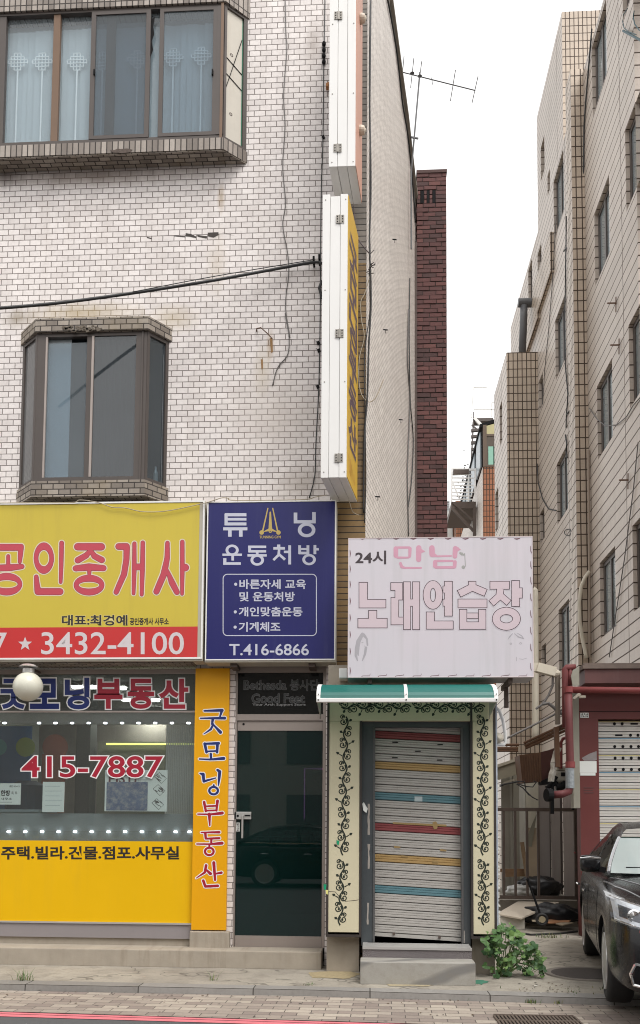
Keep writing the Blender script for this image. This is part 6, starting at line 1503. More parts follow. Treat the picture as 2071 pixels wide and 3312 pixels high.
# ================================================================== gate, yard clutter
def gate():
    Y = 3.8; K = Crop(1600, 2600, 3.2102, Y)
    x0, x1 = PY(1606, 2800, Y).x, K(870, 500).x; zt, zb = K(450, 42).z, K(450, 990).z
    t = thing('gate', 'rusty brown iron gate of upright bars between the karaoke entrance and the garage', 'gate', ((x0 + x1) / 2, Y, 0))
    m = MB(); m.box(x0, x1, Y - .025, Y + .025, zt - .05, zt); m.box(x0, x1, Y - .025, Y + .025, zb, zb + .05)
    m.build('rail', M['dark_iron'], t)
    for x in (95, 215, 338, 455): 
        m = MB(); xx = K(x, 500).x; m.box(xx - .018, xx + .018, Y - .018, Y + .018, zb + .051, zt - .051); m.build('bar', M['dark_iron'], t)
    for x in (846, 875):
        m = MB(); xx = K(x, 500).x; m.box(xx - .028, xx + .028, Y - .028, Y + .028, zb - (.35 if x > 860 else 0), zt - .051); m.build('post', M['dark_iron'], t)
    m = MB(); p = K(833, 506, .04); m.lathe([(0, -.02), (.018, 0), (0, .02)], p, n=10); m.build('lock', M['red_pipe'], t)
    # corrugated sheets behind
    Ys = 5.3; K = Crop(1600, 2600, 3.2102, Ys); f = lambda x: K(x, 500).x
    t = thing('sheet_fence', 'grey upright metal sheets and pale boards behind the iron gate', 'fence', (f(450), Ys, 0))
    zt = Crop(1600, 2000, 3.2102, Ys)(400, 1690).z
    for (a, b, col, d) in ((75, 165, (0.2, 0.19, 0.16, 1), 0), (165, 195, (0.3, 0.29, 0.25, 1), .03), (195, 262, (0.22, 0.21, 0.175, 1), 0), (262, 330, (0.5, 0.48, 0.40, 1), .02), (330, 465, (0.42, 0.41, 0.345, 1), 0), (465, 580, (0.22, 0.2, 0.19, 1), .03), (580, 598, (0.08, 0.07, 0.065, 1), .06), (598, 690, (0.25, 0.225, 0.21, 1), .02), (690, 722, (0.075, 0.06, 0.055, 1), .07), (722, 840, (0.29, 0.255, 0.24, 1), .01), (840, 1500, (0.2, 0.18, 0.17, 1), .03)):
        m = MB(); m.box(f(a), f(b) - .004, Ys + d, Ys + d + .04, 0, zt + .25); m.build('sheet', plain('weathered sheet', tuple(min(.7, c * 1.6) for c in col[:3]) + (1,), .7, .05, .2, 3, .1, .4, (.09, .06, .04, 1)), t)
    m = MB(); m.box(f(-100), f(75) - .01, Ys + .5, Ys + .54, 0, zt + .25); m.build('dark_gap', M['black'], t)
    # raised concrete sill under the gate
    m = MB(); K2 = Crop(1600, 2600, 3.2102, 3.9); m.box(PY(1600, 2900, 3.9).x - .3, K2(885, 1100).x, 3.9, 6.0, 0, K2(700, 1003).z); tag(m.build('concrete_ledge', M['concrete']), 'low concrete ledge beneath the iron gate', 'ledge')
    zl = K2(700, 1003).z
    # slanting pale canopy left of the rusty sheet
    Yc = 5.0; K3 = Crop(1600, 2000, 3.2102, Yc); m = MB(); m.prism([K3(0, 1550), K3(260, 1445), K3(275, 1610), K3(0, 1690)], (0, .12, 0)); o = m.build('lean_to_panel', plain('dull beige panel', (0.3, 0.27, 0.2, 1), .7, 0, .2, 3, 0, .4)); tag(o, 'slanting beige lean to panel above the gate beneath the tan stair tower', 'panel')
    m = MB(); m.prism([K3(-10, 1530, .04), K3(262, 1440, .04), K3(264, 1470, .04), K3(-10, 1562, .04)], (0, .1, 0)); m.prism([K3(100, 1700, .02), K3(280, 1640, .02), K3(285, 1665, .02), K3(100, 1712, .02)], (0, .06, 0)); m.build('edge', plain('pale panel edge', (0.4, 0.36, 0.28, 1), .7), o)
    # rusty tilted sheet metal box
    Yr = 4.3; K4 = Crop(1600, 2000, 3.2102, Yr)
    t = thing('rusty_box', 'tilted rusty brown sheet metal box hung above the gate', 'box', K4(450, 1700))
    m = MB(); P = [K4(258, 1420), K4(480, 1390), K4(490, 1690), K4(290, 1706)]; m.prism(P, (0, .45, 0)); m.build('front', M['rust'], t)
    m = MB(); P = [K4(482, 1388, -.03), K4(655, 1345, -.3), K4(600, 1690, -.3), K4(492, 1720, -.03)]; m.prism(P, (0, .3, 0)); m.build('side', plain('darker rust', (0.085, 0.03, 0.025, 1), .8, .1, .4, 5), t)
    m = MB()
    for k in range(8): x = 285 + 25 * k; m.bar(K4(x, 1425 - k * 3, .012), K4(x + 18, 1700, .012), .012)
    m.build('rib', M['rust'], t)
    m = MB(); m.prism([K4(480, 1690, .0), K4(600, 1640, .0), K4(575, 1720, .0), K4(490, 1730, .0)], (0, .2, 0)); m.build('bottom_lip', M['black'], t)
    # gas meter and white cloth
    Ym = 3.0; K5 = Crop(1600, 2000, 3.2102, Ym)
    t = thing('gas_meter', 'grey gas meter on dark pipes left of the thick red pipe', 'meter', K5(690, 1720))
    q = K5.rect(640, 1580, 755, 1705); m = MB(); m.box(q[0], q[1], Ym, Ym + .16, q[2], q[3]); m.build('body', plain('meter grey', (0.36, 0.34, 0.29, 1), .5, .1, .15), t, bevel=.03)
    q = K5.rect(648, 1545, 748, 1580); m = MB(); m.box(q[0], q[1], Ym + .01, Ym + .14, q[2] + .002, q[3]); m.build('head', plain('meter head', (0.4, 0.37, 0.3, 1), .5), t, bevel=.01)
    q = K5.rect(690, 1600, 735, 1640); m = MB(); m.box(q[0], q[1], Ym - .006, Ym - .001, q[2], q[3]); m.build('dial', M['black'], t)
    m = MB(); m.tube([K5(650, 1700), K5(600, 1745), K5(600, 2030)], .025, 8); m.tube([K5(640, 1640), K5(610, 1690), K5(560, 1750), K5(535, 1760)], .03, 8); m.tube([K5(740, 1710), K5(700, 1745), K5(640, 1750)], .05, 10); m.tube([K5(815, 1700), K5(815, 1990)], .02, 8); m.build('pipe', M['black'], t)
    m = MB(); m.tube([K5(655, 1170), K5(660, 1350), K5(672, 1545)], .022, 8); m.tube([K5(690, 1560), K5(690, 1290), K5(710, 1250), K5(745, 1240)], .022, 8); m.build('red_feed', M['red_pipe'], t)
    rr = random.Random(14); m = MB(); n = 10; L, Rr = [], []
    Kc = Crop(1600, 2000, 3.2102, Ym - .1)
    for (xl, xr, y) in ((640, 690, 1345), (612, 668, 1400), (600, 672, 1450), (585, 660, 1500), (590, 630, 1560), (568, 622, 1620), (560, 610, 1695)):
        L.append(Kc(xl, y, rr.uniform(0, .05))); Rr.append(Kc(xr, y, rr.uniform(0, .05)))
    for i in range(len(L) - 1):
        mid0, mid1 = (L[i] + Rr[i]) / 2 + Vector((0, -.05, 0)), (L[i + 1] + Rr[i + 1]) / 2 + Vector((0, -.05, 0)); m.quad(L[i], mid0, mid1, L[i + 1]); m.quad(mid0, Rr[i], Rr[i + 1], mid1)
    o = m.build('white_cloth', plain('grubby white cloth', (0.55, 0.53, 0.48, 1), .9, 0, .2)); o.modifiers.new('thick', 'SOLIDIFY').thickness = .012; tag(o, 'dirty white cloth draped over pipes beside the gas meter', 'cloth')
    # planks leaning behind the gate
    Kp = Crop(1600, 2600, 3.2102, 5.0)
    for (a, b, w, lab, col) in (((385, 830), (395, 250), .16, 'broad pale plank leaning behind the gate, tallest of three', (0.3, 0.235, 0.16, 1)), ((390, 790), (410, 620), .15, 'short brown plank at the foot of the tall leaning plank', (0.27, 0.2, 0.13, 1)), ((318, 800), (285, 400), .06, 'thin dark stick leaning behind the second gate bar', (0.2, 0.13, 0.07, 1))):
        p, q = Kp(*a), Kp(*b); p.y -= .25; m = MB(); m.bar(p, q, w, .03, up=(0, -1, 0)); tag(m.build('plank', plain('old wood', col, .8, 0, .3, 6)), lab, 'plank', 'planks leaning behind the gate')
    m = MB(); m.bar(Kp(60, 690), Kp(320, 690), .05); m.bar(Kp(110, 730), Kp(315, 725), .08); o = m.build('wood_frame', plain('brown crate wood', (0.25, 0.15, 0.08, 1), .8, 0, .3)); tag(o, 'low brown timber frame behind the left gate bars', 'frame')
    m = MB(); m.prism([Kp(330, 800, .1), Kp(440, 100, .1), Kp(340, 330, .1)], (0, .02, 0)); tag(m.build('torn_board', plain('olive grey board', (0.23, 0.22, 0.17, 1), .8)), 'triangular grey board edge standing behind the planks', 'board')
    # bags
    def blob(name, label, cat, c, r, col, seed, rough=.35):
        rr = random.Random(seed); bm = bmesh.new(); bmesh.ops.create_icosphere(bm, subdivisions=4, radius=1)
        for v in bm.verts:
            n = noise.noise(v.co * 2.2 + Vector((seed, 0, 0))) * .28 + noise.noise(v.co * 6 + Vector((0, seed, 0))) * .10
            v.co *= 1 + n; v.co = Vector((v.co.x * r[0], v.co.y * r[1], max(v.co.z, -.75) * r[2]))
        m = MB(); m.add([v.co + c + Vector((0, 0, .75 * r[2])) for v in bm.verts], [[v.index for v in f.verts] for f in bm.faces]); bm.free()
        o = m.build(name, plain(name, col, rough, 0, .2, 8), smooth=True); tag(o, label, cat); return o
    p = Kp(430, 960); blob('rubbish_bag', 'black rubbish bag on the ledge behind the gate', 'bag', Vector((p.x - .02, 4.75, zl)), (.36, .18, .17), (0.014, 0.014, 0.016, 1), 3)
    p = Kp(210, 960); blob('plastic_bag', 'crumpled white plastic bag behind the left gate bars', 'bag', Vector((p.x, 4.6, zl)), (.2, .12, .10), (0.5, 0.5, 0.48, 1), 6)
    # board, cardboard, castor frame, foam box
    def G(x, y, z=0.0): return PZ(1600 + x / 3.2102, 2600 + y / 3.2102, z)
    G2 = lambda x, y, Y: PY(1600 + x / 3.2102, 2600 + y / 3.2102, Y)
    m = MB(); m.prism([G2(20, 1140, 3.45), G2(275, 1185, 3.35), G2(672, 1018, 3.75), G2(250, 1008, 3.85)], (0, 0, -.02)); tag(m.build('plywood_board', plain('beige board', (0.52, 0.455, 0.37, 1), .75, 0, .1, 3, 0, .3)), 'flat beige board propped up in front of the gate', 'board')
    p = G2(520, 1190, 3.6); p.z = .02; blob('rubbish_bag', 'black rubbish bag squeezed under the propped board', 'bag', p + Vector((.1, .0, .05)), (.42, .14, .16), (0.012, 0.012, 0.014, 1), 9)
    t = thing('trolley', 'small black trolley frame with a castor in front of the propped board', 'trolley', G2(490, 1268, 3.2))
    p = G2(490, 1262, 3.2); q = p + Vector((-.17, .1, .62)); m = MB(); m.tube([p + Vector((0, 0, .1)), q], .016, 8); m.lathe([(0, -.03), (.03, 0), (0, .03)], q, n=10); m.build('handle', M['black'], t)
    m = MB(); c = p + Vector((0, 0, .085)); m.tube([c + Vector((.07 * math.cos(k * math.pi / 10), -.02, .07 * math.sin(k * math.pi / 10))) for k in range(20)], .02, 8, closed=True); m.build('castor', M['rubber'], t); m = MB(); m.lathe([(.045, 0), (.045, .03)], c + Vector((0, -.02, 0)), (0, -1, 0), 14); m.build('hub', plain('brass hub', (0.3, 0.25, 0.16, 1), .5), t)
    for (pts, z, col, lab) in (([(515, 1218), (640, 1150), (720, 1160), (805, 1200), (770, 1235), (560, 1245)], .03, (0.42, 0.21, 0.11, 1), 'orange brown flattened cardboard beside the castor'), ([(635, 1250), (690, 1240), (820, 1240), (700, 1268)], .012, (0.4, 0.33, 0.24, 1), 'pale strip of cardboard nearest the car'), ([(385, 1212), (600, 1205), (590, 1230), (395, 1226)], .01, (0.45, 0.38, 0.28, 1), 'pale cardboard strip under the castor')):
        m = MB(); P = [G2(x, y, 3.3 + (1265 - y) / 300) for i, (x, y) in enumerate(pts)]; m.prism(P, (0, 0, .012)); tag(m.build('cardboard', plain('cardboard', col, .85, 0, .2, 6)), lab, 'cardboard', 'cardboard on the yard')
    p = G(165, 1302); t = thing('foam_box', 'low dirty white foam box with soil behind the leafy plant', 'box', p)
    m = MB()
    for (x0, x1, y0, y1, z0, z1) in ((-.2, .2, 0, .04, 0, .17), (-.2, .2, .22, .26, 0, .17), (-.2, -.16, .04, .22, 0, .17), (.16, .2, .04, .22, 0, .17), (-.16, .16, .04, .22, 0, .03)): m.box(p.x + x0, p.x + x1, p.y + y0, p.y + y1, z0, z1)
    m.build('walls', plain('dirty foam', (0.55, 0.52, 0.45, 1), .9, 0, .25, 6), t)
    m = MB(); m.box(p.x - .16, p.x + .16, p.y + .04, p.y + .22, .03, .12); m.build('soil', plain('soil', (0.07, 0.05, 0.035, 1), .95), t)
    p = G(35, 1290); m = MB(); m.prism([p + Vector((-.12, 0, 0)), p + Vector((.1, -.02, 0)), p + Vector((.06, 0, .16)), p + Vector((-.12, .02, .24))], (0, .05, 0)); tag(m.build('broken_foam', plain('broken foam', (0.6, 0.58, 0.52, 1), .9)), 'broken white foam slab beside the torn edge of the entrance', 'foam')
    m = MB(); m.tube([G(280, 1345, .012), G(380, 1358, .012), G(520, 1352, .012), G(680, 1345, .012), G(860, 1322, .012)], .014, 6); tag(m.build('hose', M['rubber']), 'dark hose lying across the yard in front of the castor', 'hose')
    # bent conduit, pipes and cables between sign and garage
    Yc = 2.6; K6 = Crop(1600, 2000, 3.2102, Yc)
    m = MB(); m.bar(K6(440, 510), K6(630, 560), .12); p = K6(640, 572); m.lathe([(.05, -.04), (.06, 0), (.03, .05)], p, (1, 0, 0), 10); m.bar(K6(425, 465), K6(432, 550), .06); o = m.build('lamp_arm', M['pvc']); tag(o, 'short cream arm sticking out right of the pink sign', 'bracket')
    m = MB(); m.tube([K6(655, 590), K6(655, 1100)], .035, 10); tag(m.build('post_pipe', plain('brown grey pipe', (0.17, 0.14, 0.11, 1), .6)), 'brown grey upright pipe under the cream arm', 'pipe')
    m = MB(); m.tube([K6(605, 600), K6(603, 700), K6(560, 800), K6(500, 890), K6(430, 940)], .016, 8); m.tube([K6(500, 890), K6(560, 880), K6(620, 930), K6(660, 970), K6(720, 1000)], .022, 8); m.tube([K6(720, 940), K6(600, 1010), K6(400, 1110), K6(180, 1220), K6(30, 1290)], .014, 8)
    tag(m.build('cable_tangle', M['grey_cable']), 'tangle of dark cables crossing below the cream arm', 'cable')
    t = thing('pipe_rack', 'rust brown pipes running back along the wall above the rusty box', 'pipe', K6(560, 1300))
    for k, (a, b) in enumerate((((420, 1235), (720, 1105)), ((430, 1265), (735, 1130)), ((440, 1290), (745, 1160)))): m = MB(); m.tube([K6(*a) + Vector((0, .8, 0)), K6(*b)], .02, 8); m.build('pipe', M['rust'], t)
    m = MB(); m.tube([K6(130, 1207) + Vector((0, 1.5, 0)), K6(450, 1207) + Vector((0, 1.5, 0))], .02, 6); m.tube([K6(130, 1248) + Vector((0, 1.5, 0)), K6(440, 1245) + Vector((0, 1.5, 0))], .02, 6); m.tube([K6(130, 1275) + Vector((0, 1.5, 0)), K6(440, 1275) + Vector((0, 1.5, 0))], .02, 6); m.build('cross_pipe', M['rust'], t)
    m = MB(); m.bar(K6(640, 1130), K6(655, 1545), .06); m.build('upright', M['rust'], t)
    m = MB(); Kx = Crop(1600, 2000, 3.2102, 3.2); rr = random.Random(17)
    for s in ([(230, 1720), (300, 1760), (360, 1830), (440, 1885)], [(240, 1715), (330, 1745), (400, 1750), (430, 1700), (400, 1690)], [(310, 1700), (330, 1790), (390, 1860), (450, 1885)], [(20, 1760), (120, 1720), (230, 1700), (310, 1690)], [(30, 1735), (140, 1715), (260, 1690)]): m.tube([Kx(*p) + Vector((0, rr.uniform(-.05, .05), 0)) for p in s], .008, 6)
    tag(m.build('cable_tangle', M['rubber']), 'loose black wires hanging below the rusty box over the gate', 'cable')
    # tall cream drainpipe right of the pink sign and its bent white hose at the entrance edge
    Yd = 3.9; K7 = Crop(1600, 1400, 3.2102, Yd)
    m = MB(); m.tube([K7(395, 1625), K7(418, 1640), K7(420, 1720), K7(428, 3100), K7(425, 3200)], .05, 12); tag(m.build('drainpipe', M['pvc'], smooth=True), 'cream drainpipe descending just right of the pink sign', 'pipe')
    K8_ = Crop(1000, 2180, 2.3625, -.3); m = MB(); m.tube([K8_(1420, 250), K8_(1455, 280), K8_(1485, 360), K8_(1500, 460), K8_(1502, 520), K8_(1490, 540), K8_(1430, 540)], .018, 10); o = m.build('white_hose', M['white_paint'], smooth=True); tag(o, 'bent white plastic tube looping out of the right edge of the entrance', 'pipe')
    m = MB(); p = K8_(1440, 490); m.lathe([(0, -.03), (.05, -.02), (.055, .02), (0, .06)], p, (0, -1, 0), 14); tag(m.build('wall_vent', M['pvc'], smooth=True), 'round cream vent cap at the right edge of the entrance', 'vent')
gate()
# manhole cover, drain grate
c = PZ(1600 + 950 / 3.2102, 2600 + 1768 / 3.2102, 0)
t = thing('manhole_cover', 'round rusty manhole cover in the yard beside the front wheel', 'manhole cover', c)
m = MB(); m.lathe([(0, .002), (.335, .002), (.335, .01), (.31, .014), (0, .014)], c, n=40); m.build('lid', plain('dark rusty iron', (0.075, 0.062, 0.055, 1), .8, .2, .3, 14, .6), t)
m = MB(); m.lathe([(.34, .001), (.40, .001), (.395, .012), (.345, .008)], c, n=40); m.build('collar', plain('patched collar', (0.2, 0.175, 0.15, 1), .9, 0, .3, 10, .6), t)
g0, g1 = PZ(1597, 3286, zP), PZ(1855, 3290, zP); gv = (g1 - g0); gn = Vector((gv.y, -gv.x, 0)).normalized()
t = thing('drain_grate', 'iron drain grate set in the paving at the bottom edge of the photo', 'drain grate', (g0 + g1) / 2 + gn * .2)
m = MB(); m.prism([g0 + Vector((0, 0, .001)), g1 + Vector((0, 0, .001)), g1 + gn * .4 + Vector((0, 0, .001)), g0 + gn * .4 + Vector((0, 0, .001))], (0, 0, .003)); m.build('pit', M['black'], t)
m = MB(); n = 22
for k in range(n + 1):
    for (a, b) in ((.02, .19), (.21, .38)):
        p = g0 + gv * (k / n) + Vector((0, 0, .008)); m.bar(p + gn * a, p + gn * b, .016, .01)
for a in (.0, .2, .4): m.bar(g0 + gn * a + Vector((0, 0, .009)), g1 + gn * a + Vector((0, 0, .009)), .022, .012)
m.build('bars', plain('rusty grate iron', (0.13, 0.1, 0.08, 1), .7, .2, .4, 12), t)
# ================================================================== black car
M['car_paint'] = plain('black car paint', (0.007, 0.007, 0.008, 1), 0.25, 0, 0.1, 30, spec=.3)
M['car_paint'].node_tree.nodes['Principled BSDF'].inputs['Coat Weight'].default_value = .25
M['car_paint'].node_tree.nodes['Principled BSDF'].inputs['Coat Roughness'].default_value = .06
M['chrome'] = plain('chrome', (0.75, 0.75, 0.75, 1), 0.15, 1.0, .03)
M['tyre'] = plain('tyre', (0.018, 0.018, 0.018, 1), .85, 0, .3, 20)
M['rim'] = plain('silver rim', (0.5, 0.5, 0.5, 1), .35, .7, .1)
M['car_glass'] = glassy('car glass', (0.10, 0.14, 0.14, 1), 1.0, 0, 1.75, .01, (.02, .03, .03, 1), .05)
M['windscreen'] = glassy('windscreen', (0.35, 0.48, 0.46, 1), 1.0, 0, 2.4, .05, (.66, .75, .74, 1), .42)  # pale veil paints the sky's reflection into the glass
M['lamp_glass'] = glassy('headlamp lens', (0.8, 0.82, 0.84, 1), 1.0, .02, 1.5)
def lerp(a, b, t): return a + (b - a) * t
def make_car(loc, rz, label):
    t = thing('parked_car', label, 'car', loc, rz)
    MWt = MW[t]
    def put(m, name, mat, parent=None, smooth=False, bevel=0.0):
        """parts are drawn in the car's own metres"""
        if name in ('side_window', 'windscreen', 'rear_window', 'lens'):        # panes face outwards
            for f in m.f:
                a, b, c = (Vector(m.v[i]) for i in f[:3])
                if (b - a).cross(c - a).dot(a - Vector((-.4 if name != 'lens' else a.x - 1, 0, .7))) < 0: f.reverse()
        m.v = [MWt @ Vector(v) for v in m.v]; return m.build(name, mat, parent or t, smooth=smooth, bevel=bevel)
    ST = [(2.43, .30, .52, .57, .50, .42), (2.40, .24, .66, .73, .66, .56), (2.30, .20, .77, .84, .80, .70), (2.12, .19, .84, .915, .885, .78), (1.80, .19, .90, .975, .918, .82), (1.42, .19, .94, 1.015, .925, .83), (.95, .19, .975, 1.06, .925, .83),
          (.4, .19, .98, 1.03, .925, .84), (-.4, .19, .95, .99, .925, .845), (-1.2, .19, .97, 1.02, .925, .84), (-1.7, .21, .985, 1.05, .92, .81), (-2.1, .26, .97, 1.06, .88, .74), (-2.36, .32, .9, 1.0, .78, .62), (-2.45, .40, .78, .86, .6, .5)]
    def ring(s):
        x, zb, zs, zt, w, wt = s; h = zs - zb
        return [(x, 0, zb), (x, w * .80, zb), (x, w * .955, zb + .05), (x, w * .995, zb + h * .28), (x, w, zb + h * .55), (x, w * .985, zb + h * .80), (x, lerp(w, wt, .35), zs - .015), (x, wt, zs + (zt - zs) * .35), (x, wt * .62, zt - .012), (x, 0, zt)]
    bm = bmesh.new(); G_ = []
    for s in ST:
        h = ring(s); full = h + [(p[0], -p[1], p[2]) for p in reversed(h[1:-1])]; G_.append([bm.verts.new(p) for p in full])
    n = len(G_[0])
    for a, b in zip(G_, G_[1:]):
        for k in range(n): bm.faces.new((a[k], a[(k + 1) % n], b[(k + 1) % n], b[k]))
    bm.faces.new(G_[0][::-1]); bm.faces.new(G_[-1]); bmesh.ops.recalc_face_normals(bm, faces=bm.faces)
    me = bpy.data.meshes.new('body'); bm.to_mesh(me); bm.free()
    bo = bpy.data.objects.new('body', me); COL.objects.link(bo)
    sm = bo.modifiers.new('s', 'SUBSURF'); sm.levels = 3; sm.render_levels = 3
    cut = []
    for x in (1.42, -1.32):
        for sg in (-1, 1):
            c = MB(); c.lathe([(.375, 0), (.375, .40)], (x, sg * 1.0, .335), (0, -sg, 0), 40)
            cme = bpy.data.meshes.new('cut'); cme.from_pydata(c.v, [], c.f); bmc = bmesh.new(); bmc.from_mesh(cme); bmesh.ops.recalc_face_normals(bmc, faces=bmc.faces); bmc.to_mesh(cme); bmc.free()
            co = bpy.data.objects.new('cut', cme); COL.objects.link(co); cut.append(co)
            md = bo.modifiers.new('b', 'BOOLEAN'); md.operation = 'DIFFERENCE'; md.object = co; md.solver = 'EXACT'
    dg = bpy.context.evaluated_depsgraph_get(); dg.update()
    ev = bpy.data.meshes.new_from_object(bo.evaluated_get(dg))
    V = [v.co.copy() for v in ev.vertices]; F = [list(p.vertices) for p in ev.polygons]
    bpy.data.objects.remove(bo)
    for c in cut: bpy.data.objects.remove(c)
    tree = BVHTree.FromPolygons(V, F)
    m = MB(); m.add(V, F); body = put(m, 'body', M['car_paint'], smooth=True)
    try: body.data.set_sharp_from_angle(angle=R(45))
    except Exception: pass
    # cabin: roof, pillars, glass
    def side(u, v):
        """cabin surface: u along 0..1 front to back, v from belt 0 to roof centre 1; right half"""
        xb, xt = lerp(.98, -2.02, u), lerp(.10, -1.28, u)
        zb_ = lerp(1.04, 1.06, u); zt_ = 1.40 + .085 * math.sin(math.pi * min(1, u * .9 + .08))
        vv = min(v / .78, 1.0); x = lerp(xb, xt, vv ** .92); y = lerp(.80, .585, vv ** 1.15); z = lerp(zb_, zt_, vv ** .9)
        if v > .78:
            q = (v - .78) / .22; y = lerp(.585, 0, q); z = zt_ + .035 * math.sin(q * math.pi / 2)
        return Vector((x, y, z))
    def cab(u, v, sg, off=0.0):
        p = side(u, v); 
        if off:
            a, b = side(min(u + .01, 1), v) - side(max(u - .01, 0), v), side(u, min(v + .01, 1)) - side(u, max(v - .01, 0)); nn = a.cross(b)
            if nn.length > 1e-9: nn.normalize(); nn = nn if nn.y > 0 or nn.z > .5 else -nn; p = p + nn * off
        return Vector((p.x, p.y * sg, p.z))
    m = MB(); nu, nv = 22, 14
    for sg in (-1, 1):
        for i in range(nu):
            for j in range(nv):
                q = [cab(i / nu, j / nv, sg), cab((i + 1) / nu, j / nv, sg), cab((i + 1) / nu, (j + 1) / nv, sg), cab(i / nu, (j + 1) / nv, sg)]
                if sg < 0: q.reverse()
                if .56 < j / nv: m.quad(*q)                     # roof and rails only
    put(m, 'roof', M['car_paint'], smooth=True)
    m = MB()
    for sg in (-1, 1):
        for (u0, u1) in ((0, .05), (.47, .505), (.93, 1.0)):
            for j in range(8):
                v0, v1 = .57 * j / 8, .57 * (j + 1) / 8; q = [cab(u0, v0, sg, .002), cab(u1, v0, sg, .002), cab(u1, v1, sg, .002), cab(u0, v1, sg, .002)]
                if sg < 0: q.reverse()
                m.quad(*q)
    o = put(m, 'pillar', M['car_paint'], smooth=True)
    for sg in (-1, 1):
        for (u0, u1) in ((.05, .47), (.505, .93)):
            m = MB()
            for i in range(6):
                for j in range(6):
                    a, b = lerp(u0, u1, i / 6), lerp(u0, u1, (i + 1) / 6); c, d = .58 * j / 6, .58 * (j + 1) / 6; m.quad(cab(a, c, sg), cab(b, c, sg), cab(b, d, sg), cab(a, d, sg))
            put(m, 'side_window', M['car_glass'], smooth=True)
    m = MB(); m2 = MB()
    def ws(s, v, u=0.0, off=0.0):
        a, b = cab(u, v, -1), cab(u, v, 1); p = a.lerp(b, s); bow = .10 * (1 - (2 * s - 1) ** 2)
        return p + Vector(((bow if u < .5 else -bow) + off, 0, off * .6))
    for i in range(12):
        for j in range(6):
            for (mm, u) in ((m, 0.0), (m2, 1.0)):
                mm.quad(ws(i / 12, .60 * j / 6, u), ws((i + 1) / 12, .60 * j / 6, u), ws((i + 1) / 12, .60 * (j + 1) / 6, u), ws(i / 12, .60 * (j + 1) / 6, u))
    put(m, 'windscreen', M['windscreen'], smooth=True); put(m2, 'rear_window', M['car_glass'], smooth=True)
    m = MB()
    for sg in (-1, 1):
        P = [cab(.02, .58 * k / 10, sg, .012) + Vector((.02, 0, 0)) for k in range(11)]; m.tube(P, .016, 6)
    put(m, 'screen_trim', plain('bright screen edge', (0.5, 0.52, 0.55, 1), .25, .6))
    m = MB()
    for sg in (-1, 1): m.tube([cab(u, .0, sg, .006) for u in [k / 14 for k in range(1, 14)]], .009, 6)
    put(m, 'window_trim', M['chrome'])
    m = MB(); m.box(.1, .75, -.62, .62, .9, .97); m.box(-.55, -.25, -.6, -.12, .6, 1.25); m.box(-.55, -.25, .12, .6, .6, 1.25); m.box(-1.5, -1.2, -.6, .6, .6, 1.2); put(m, 'seats', M['black'])
    m = MB(); c = Vector((.42, -.38, 1.0)); m.tube([c + Vector((-.05 * math.sin(k * math.pi / 12), .18 * math.cos(k * math.pi / 12), .18 * math.sin(k * math.pi / 12))) for k in range(24)], .014, 6, closed=True); put(m, 'steering_wheel', M['black'])
    m = MB(); m.bar((.90, -.66, 1.085), (.99, .1, 1.09), .03, .015); m.bar((.95, -.0, 1.085), (.99, .66, 1.09), .03, .015); put(m, 'wiper', M['black'])
    # details laid onto the body by projection along an axis
    def hit(o, d, off):
        p, nrm, i, dist = tree.ray_cast(Vector(o), Vector(d))
        if p is None: return None
        if nrm.dot(Vector(d)) > 0: nrm = -nrm
        return p + nrm * off
    def patch(m, quad2, axis, off, n=10):
        """quad2: four (a, b) corners; axis 'f': (y, z) from the front, 't': (x, y) from above, 's': (x, z) from the right side"""
        g = []
        for i in range(n + 1):
            for j in range(n + 1):
                s_, t_ = i / n, j / n
                a = lerp(lerp(quad2[0][0], quad2[1][0], s_), lerp(quad2[3][0], quad2[2][0], s_), t_); b = lerp(lerp(quad2[0][1], quad2[1][1], s_), lerp(quad2[3][1], quad2[2][1], s_), t_)
                p = hit((4, a, b), (-1, 0, 0), off) if axis == 'f' else hit((a, b, 3), (0, 0, -1), off) if axis == 't' else hit((a, -3, b), (0, 1, 0), off)
                g.append(p)
        for i in range(n):
            for j in range(n):
                q = [g[i * (n + 1) + j], g[(i + 1) * (n + 1) + j], g[(i + 1) * (n + 1) + j + 1], g[i * (n + 1) + j + 1]]
                if all(x is not None for x in q): m.quad(*q)
    def strip(m, pts, axis, r, off=.002):
        P = []
        for (a, b), (c, d) in zip(pts, pts[1:]):
            for k in range(6): P.append((lerp(a, c, k / 6), lerp(b, d, k / 6)))
        P.append(pts[-1]); Q = []
        for (a, b) in P:
            p = hit((4, a, b), (-1, 0, 0), off) if axis == 'f' else hit((a, b, 3), (0, 0, -1), off) if axis == 't' else hit((a, -3, b), (0, 1, 0), off)
            if p is not None: Q.append(p)
        if len(Q) > 1: m.tube(Q, r, 6)
    for sg in (-1, 1):
        def Mi(L): return [(sg * a, b) for (a, b) in L]
        m = MB(); patch(m, Mi([(.875, .90), (.50, .80), (.50, .655), (.87, .735)]), 'f', .004, 12); hl = put(m, 'headlight', plain('headlamp bowl', (0.8, 0.81, 0.84, 1), .4, .15, .35, 26), smooth=True)
        m = MB(); patch(m, Mi([(.885, .91), (.49, .81), (.49, .645), (.88, .725)]), 'f', .012, 12); put(m, 'lens', M['lamp_glass'], hl, smooth=True)
        m = MB(); patch(m, Mi([(.84, .85), (.55, .77), (.55, .70), (.84, .77)]), 'f', .0055, 10); put(m, 'dark_insert', plain('dark lamp insert', (0.12, 0.12, 0.13, 1), .3, .4, .6, 18), hl, smooth=True)
        m = MB(); strip(m, Mi([(.87, .895), (.68, .845), (.50, .80)]), 'f', .007, .006); strip(m, Mi([(.865, .745), (.68, .70), (.5, .665)]), 'f', .006, .006); put(m, 'bright_edge', M['chrome'], hl)
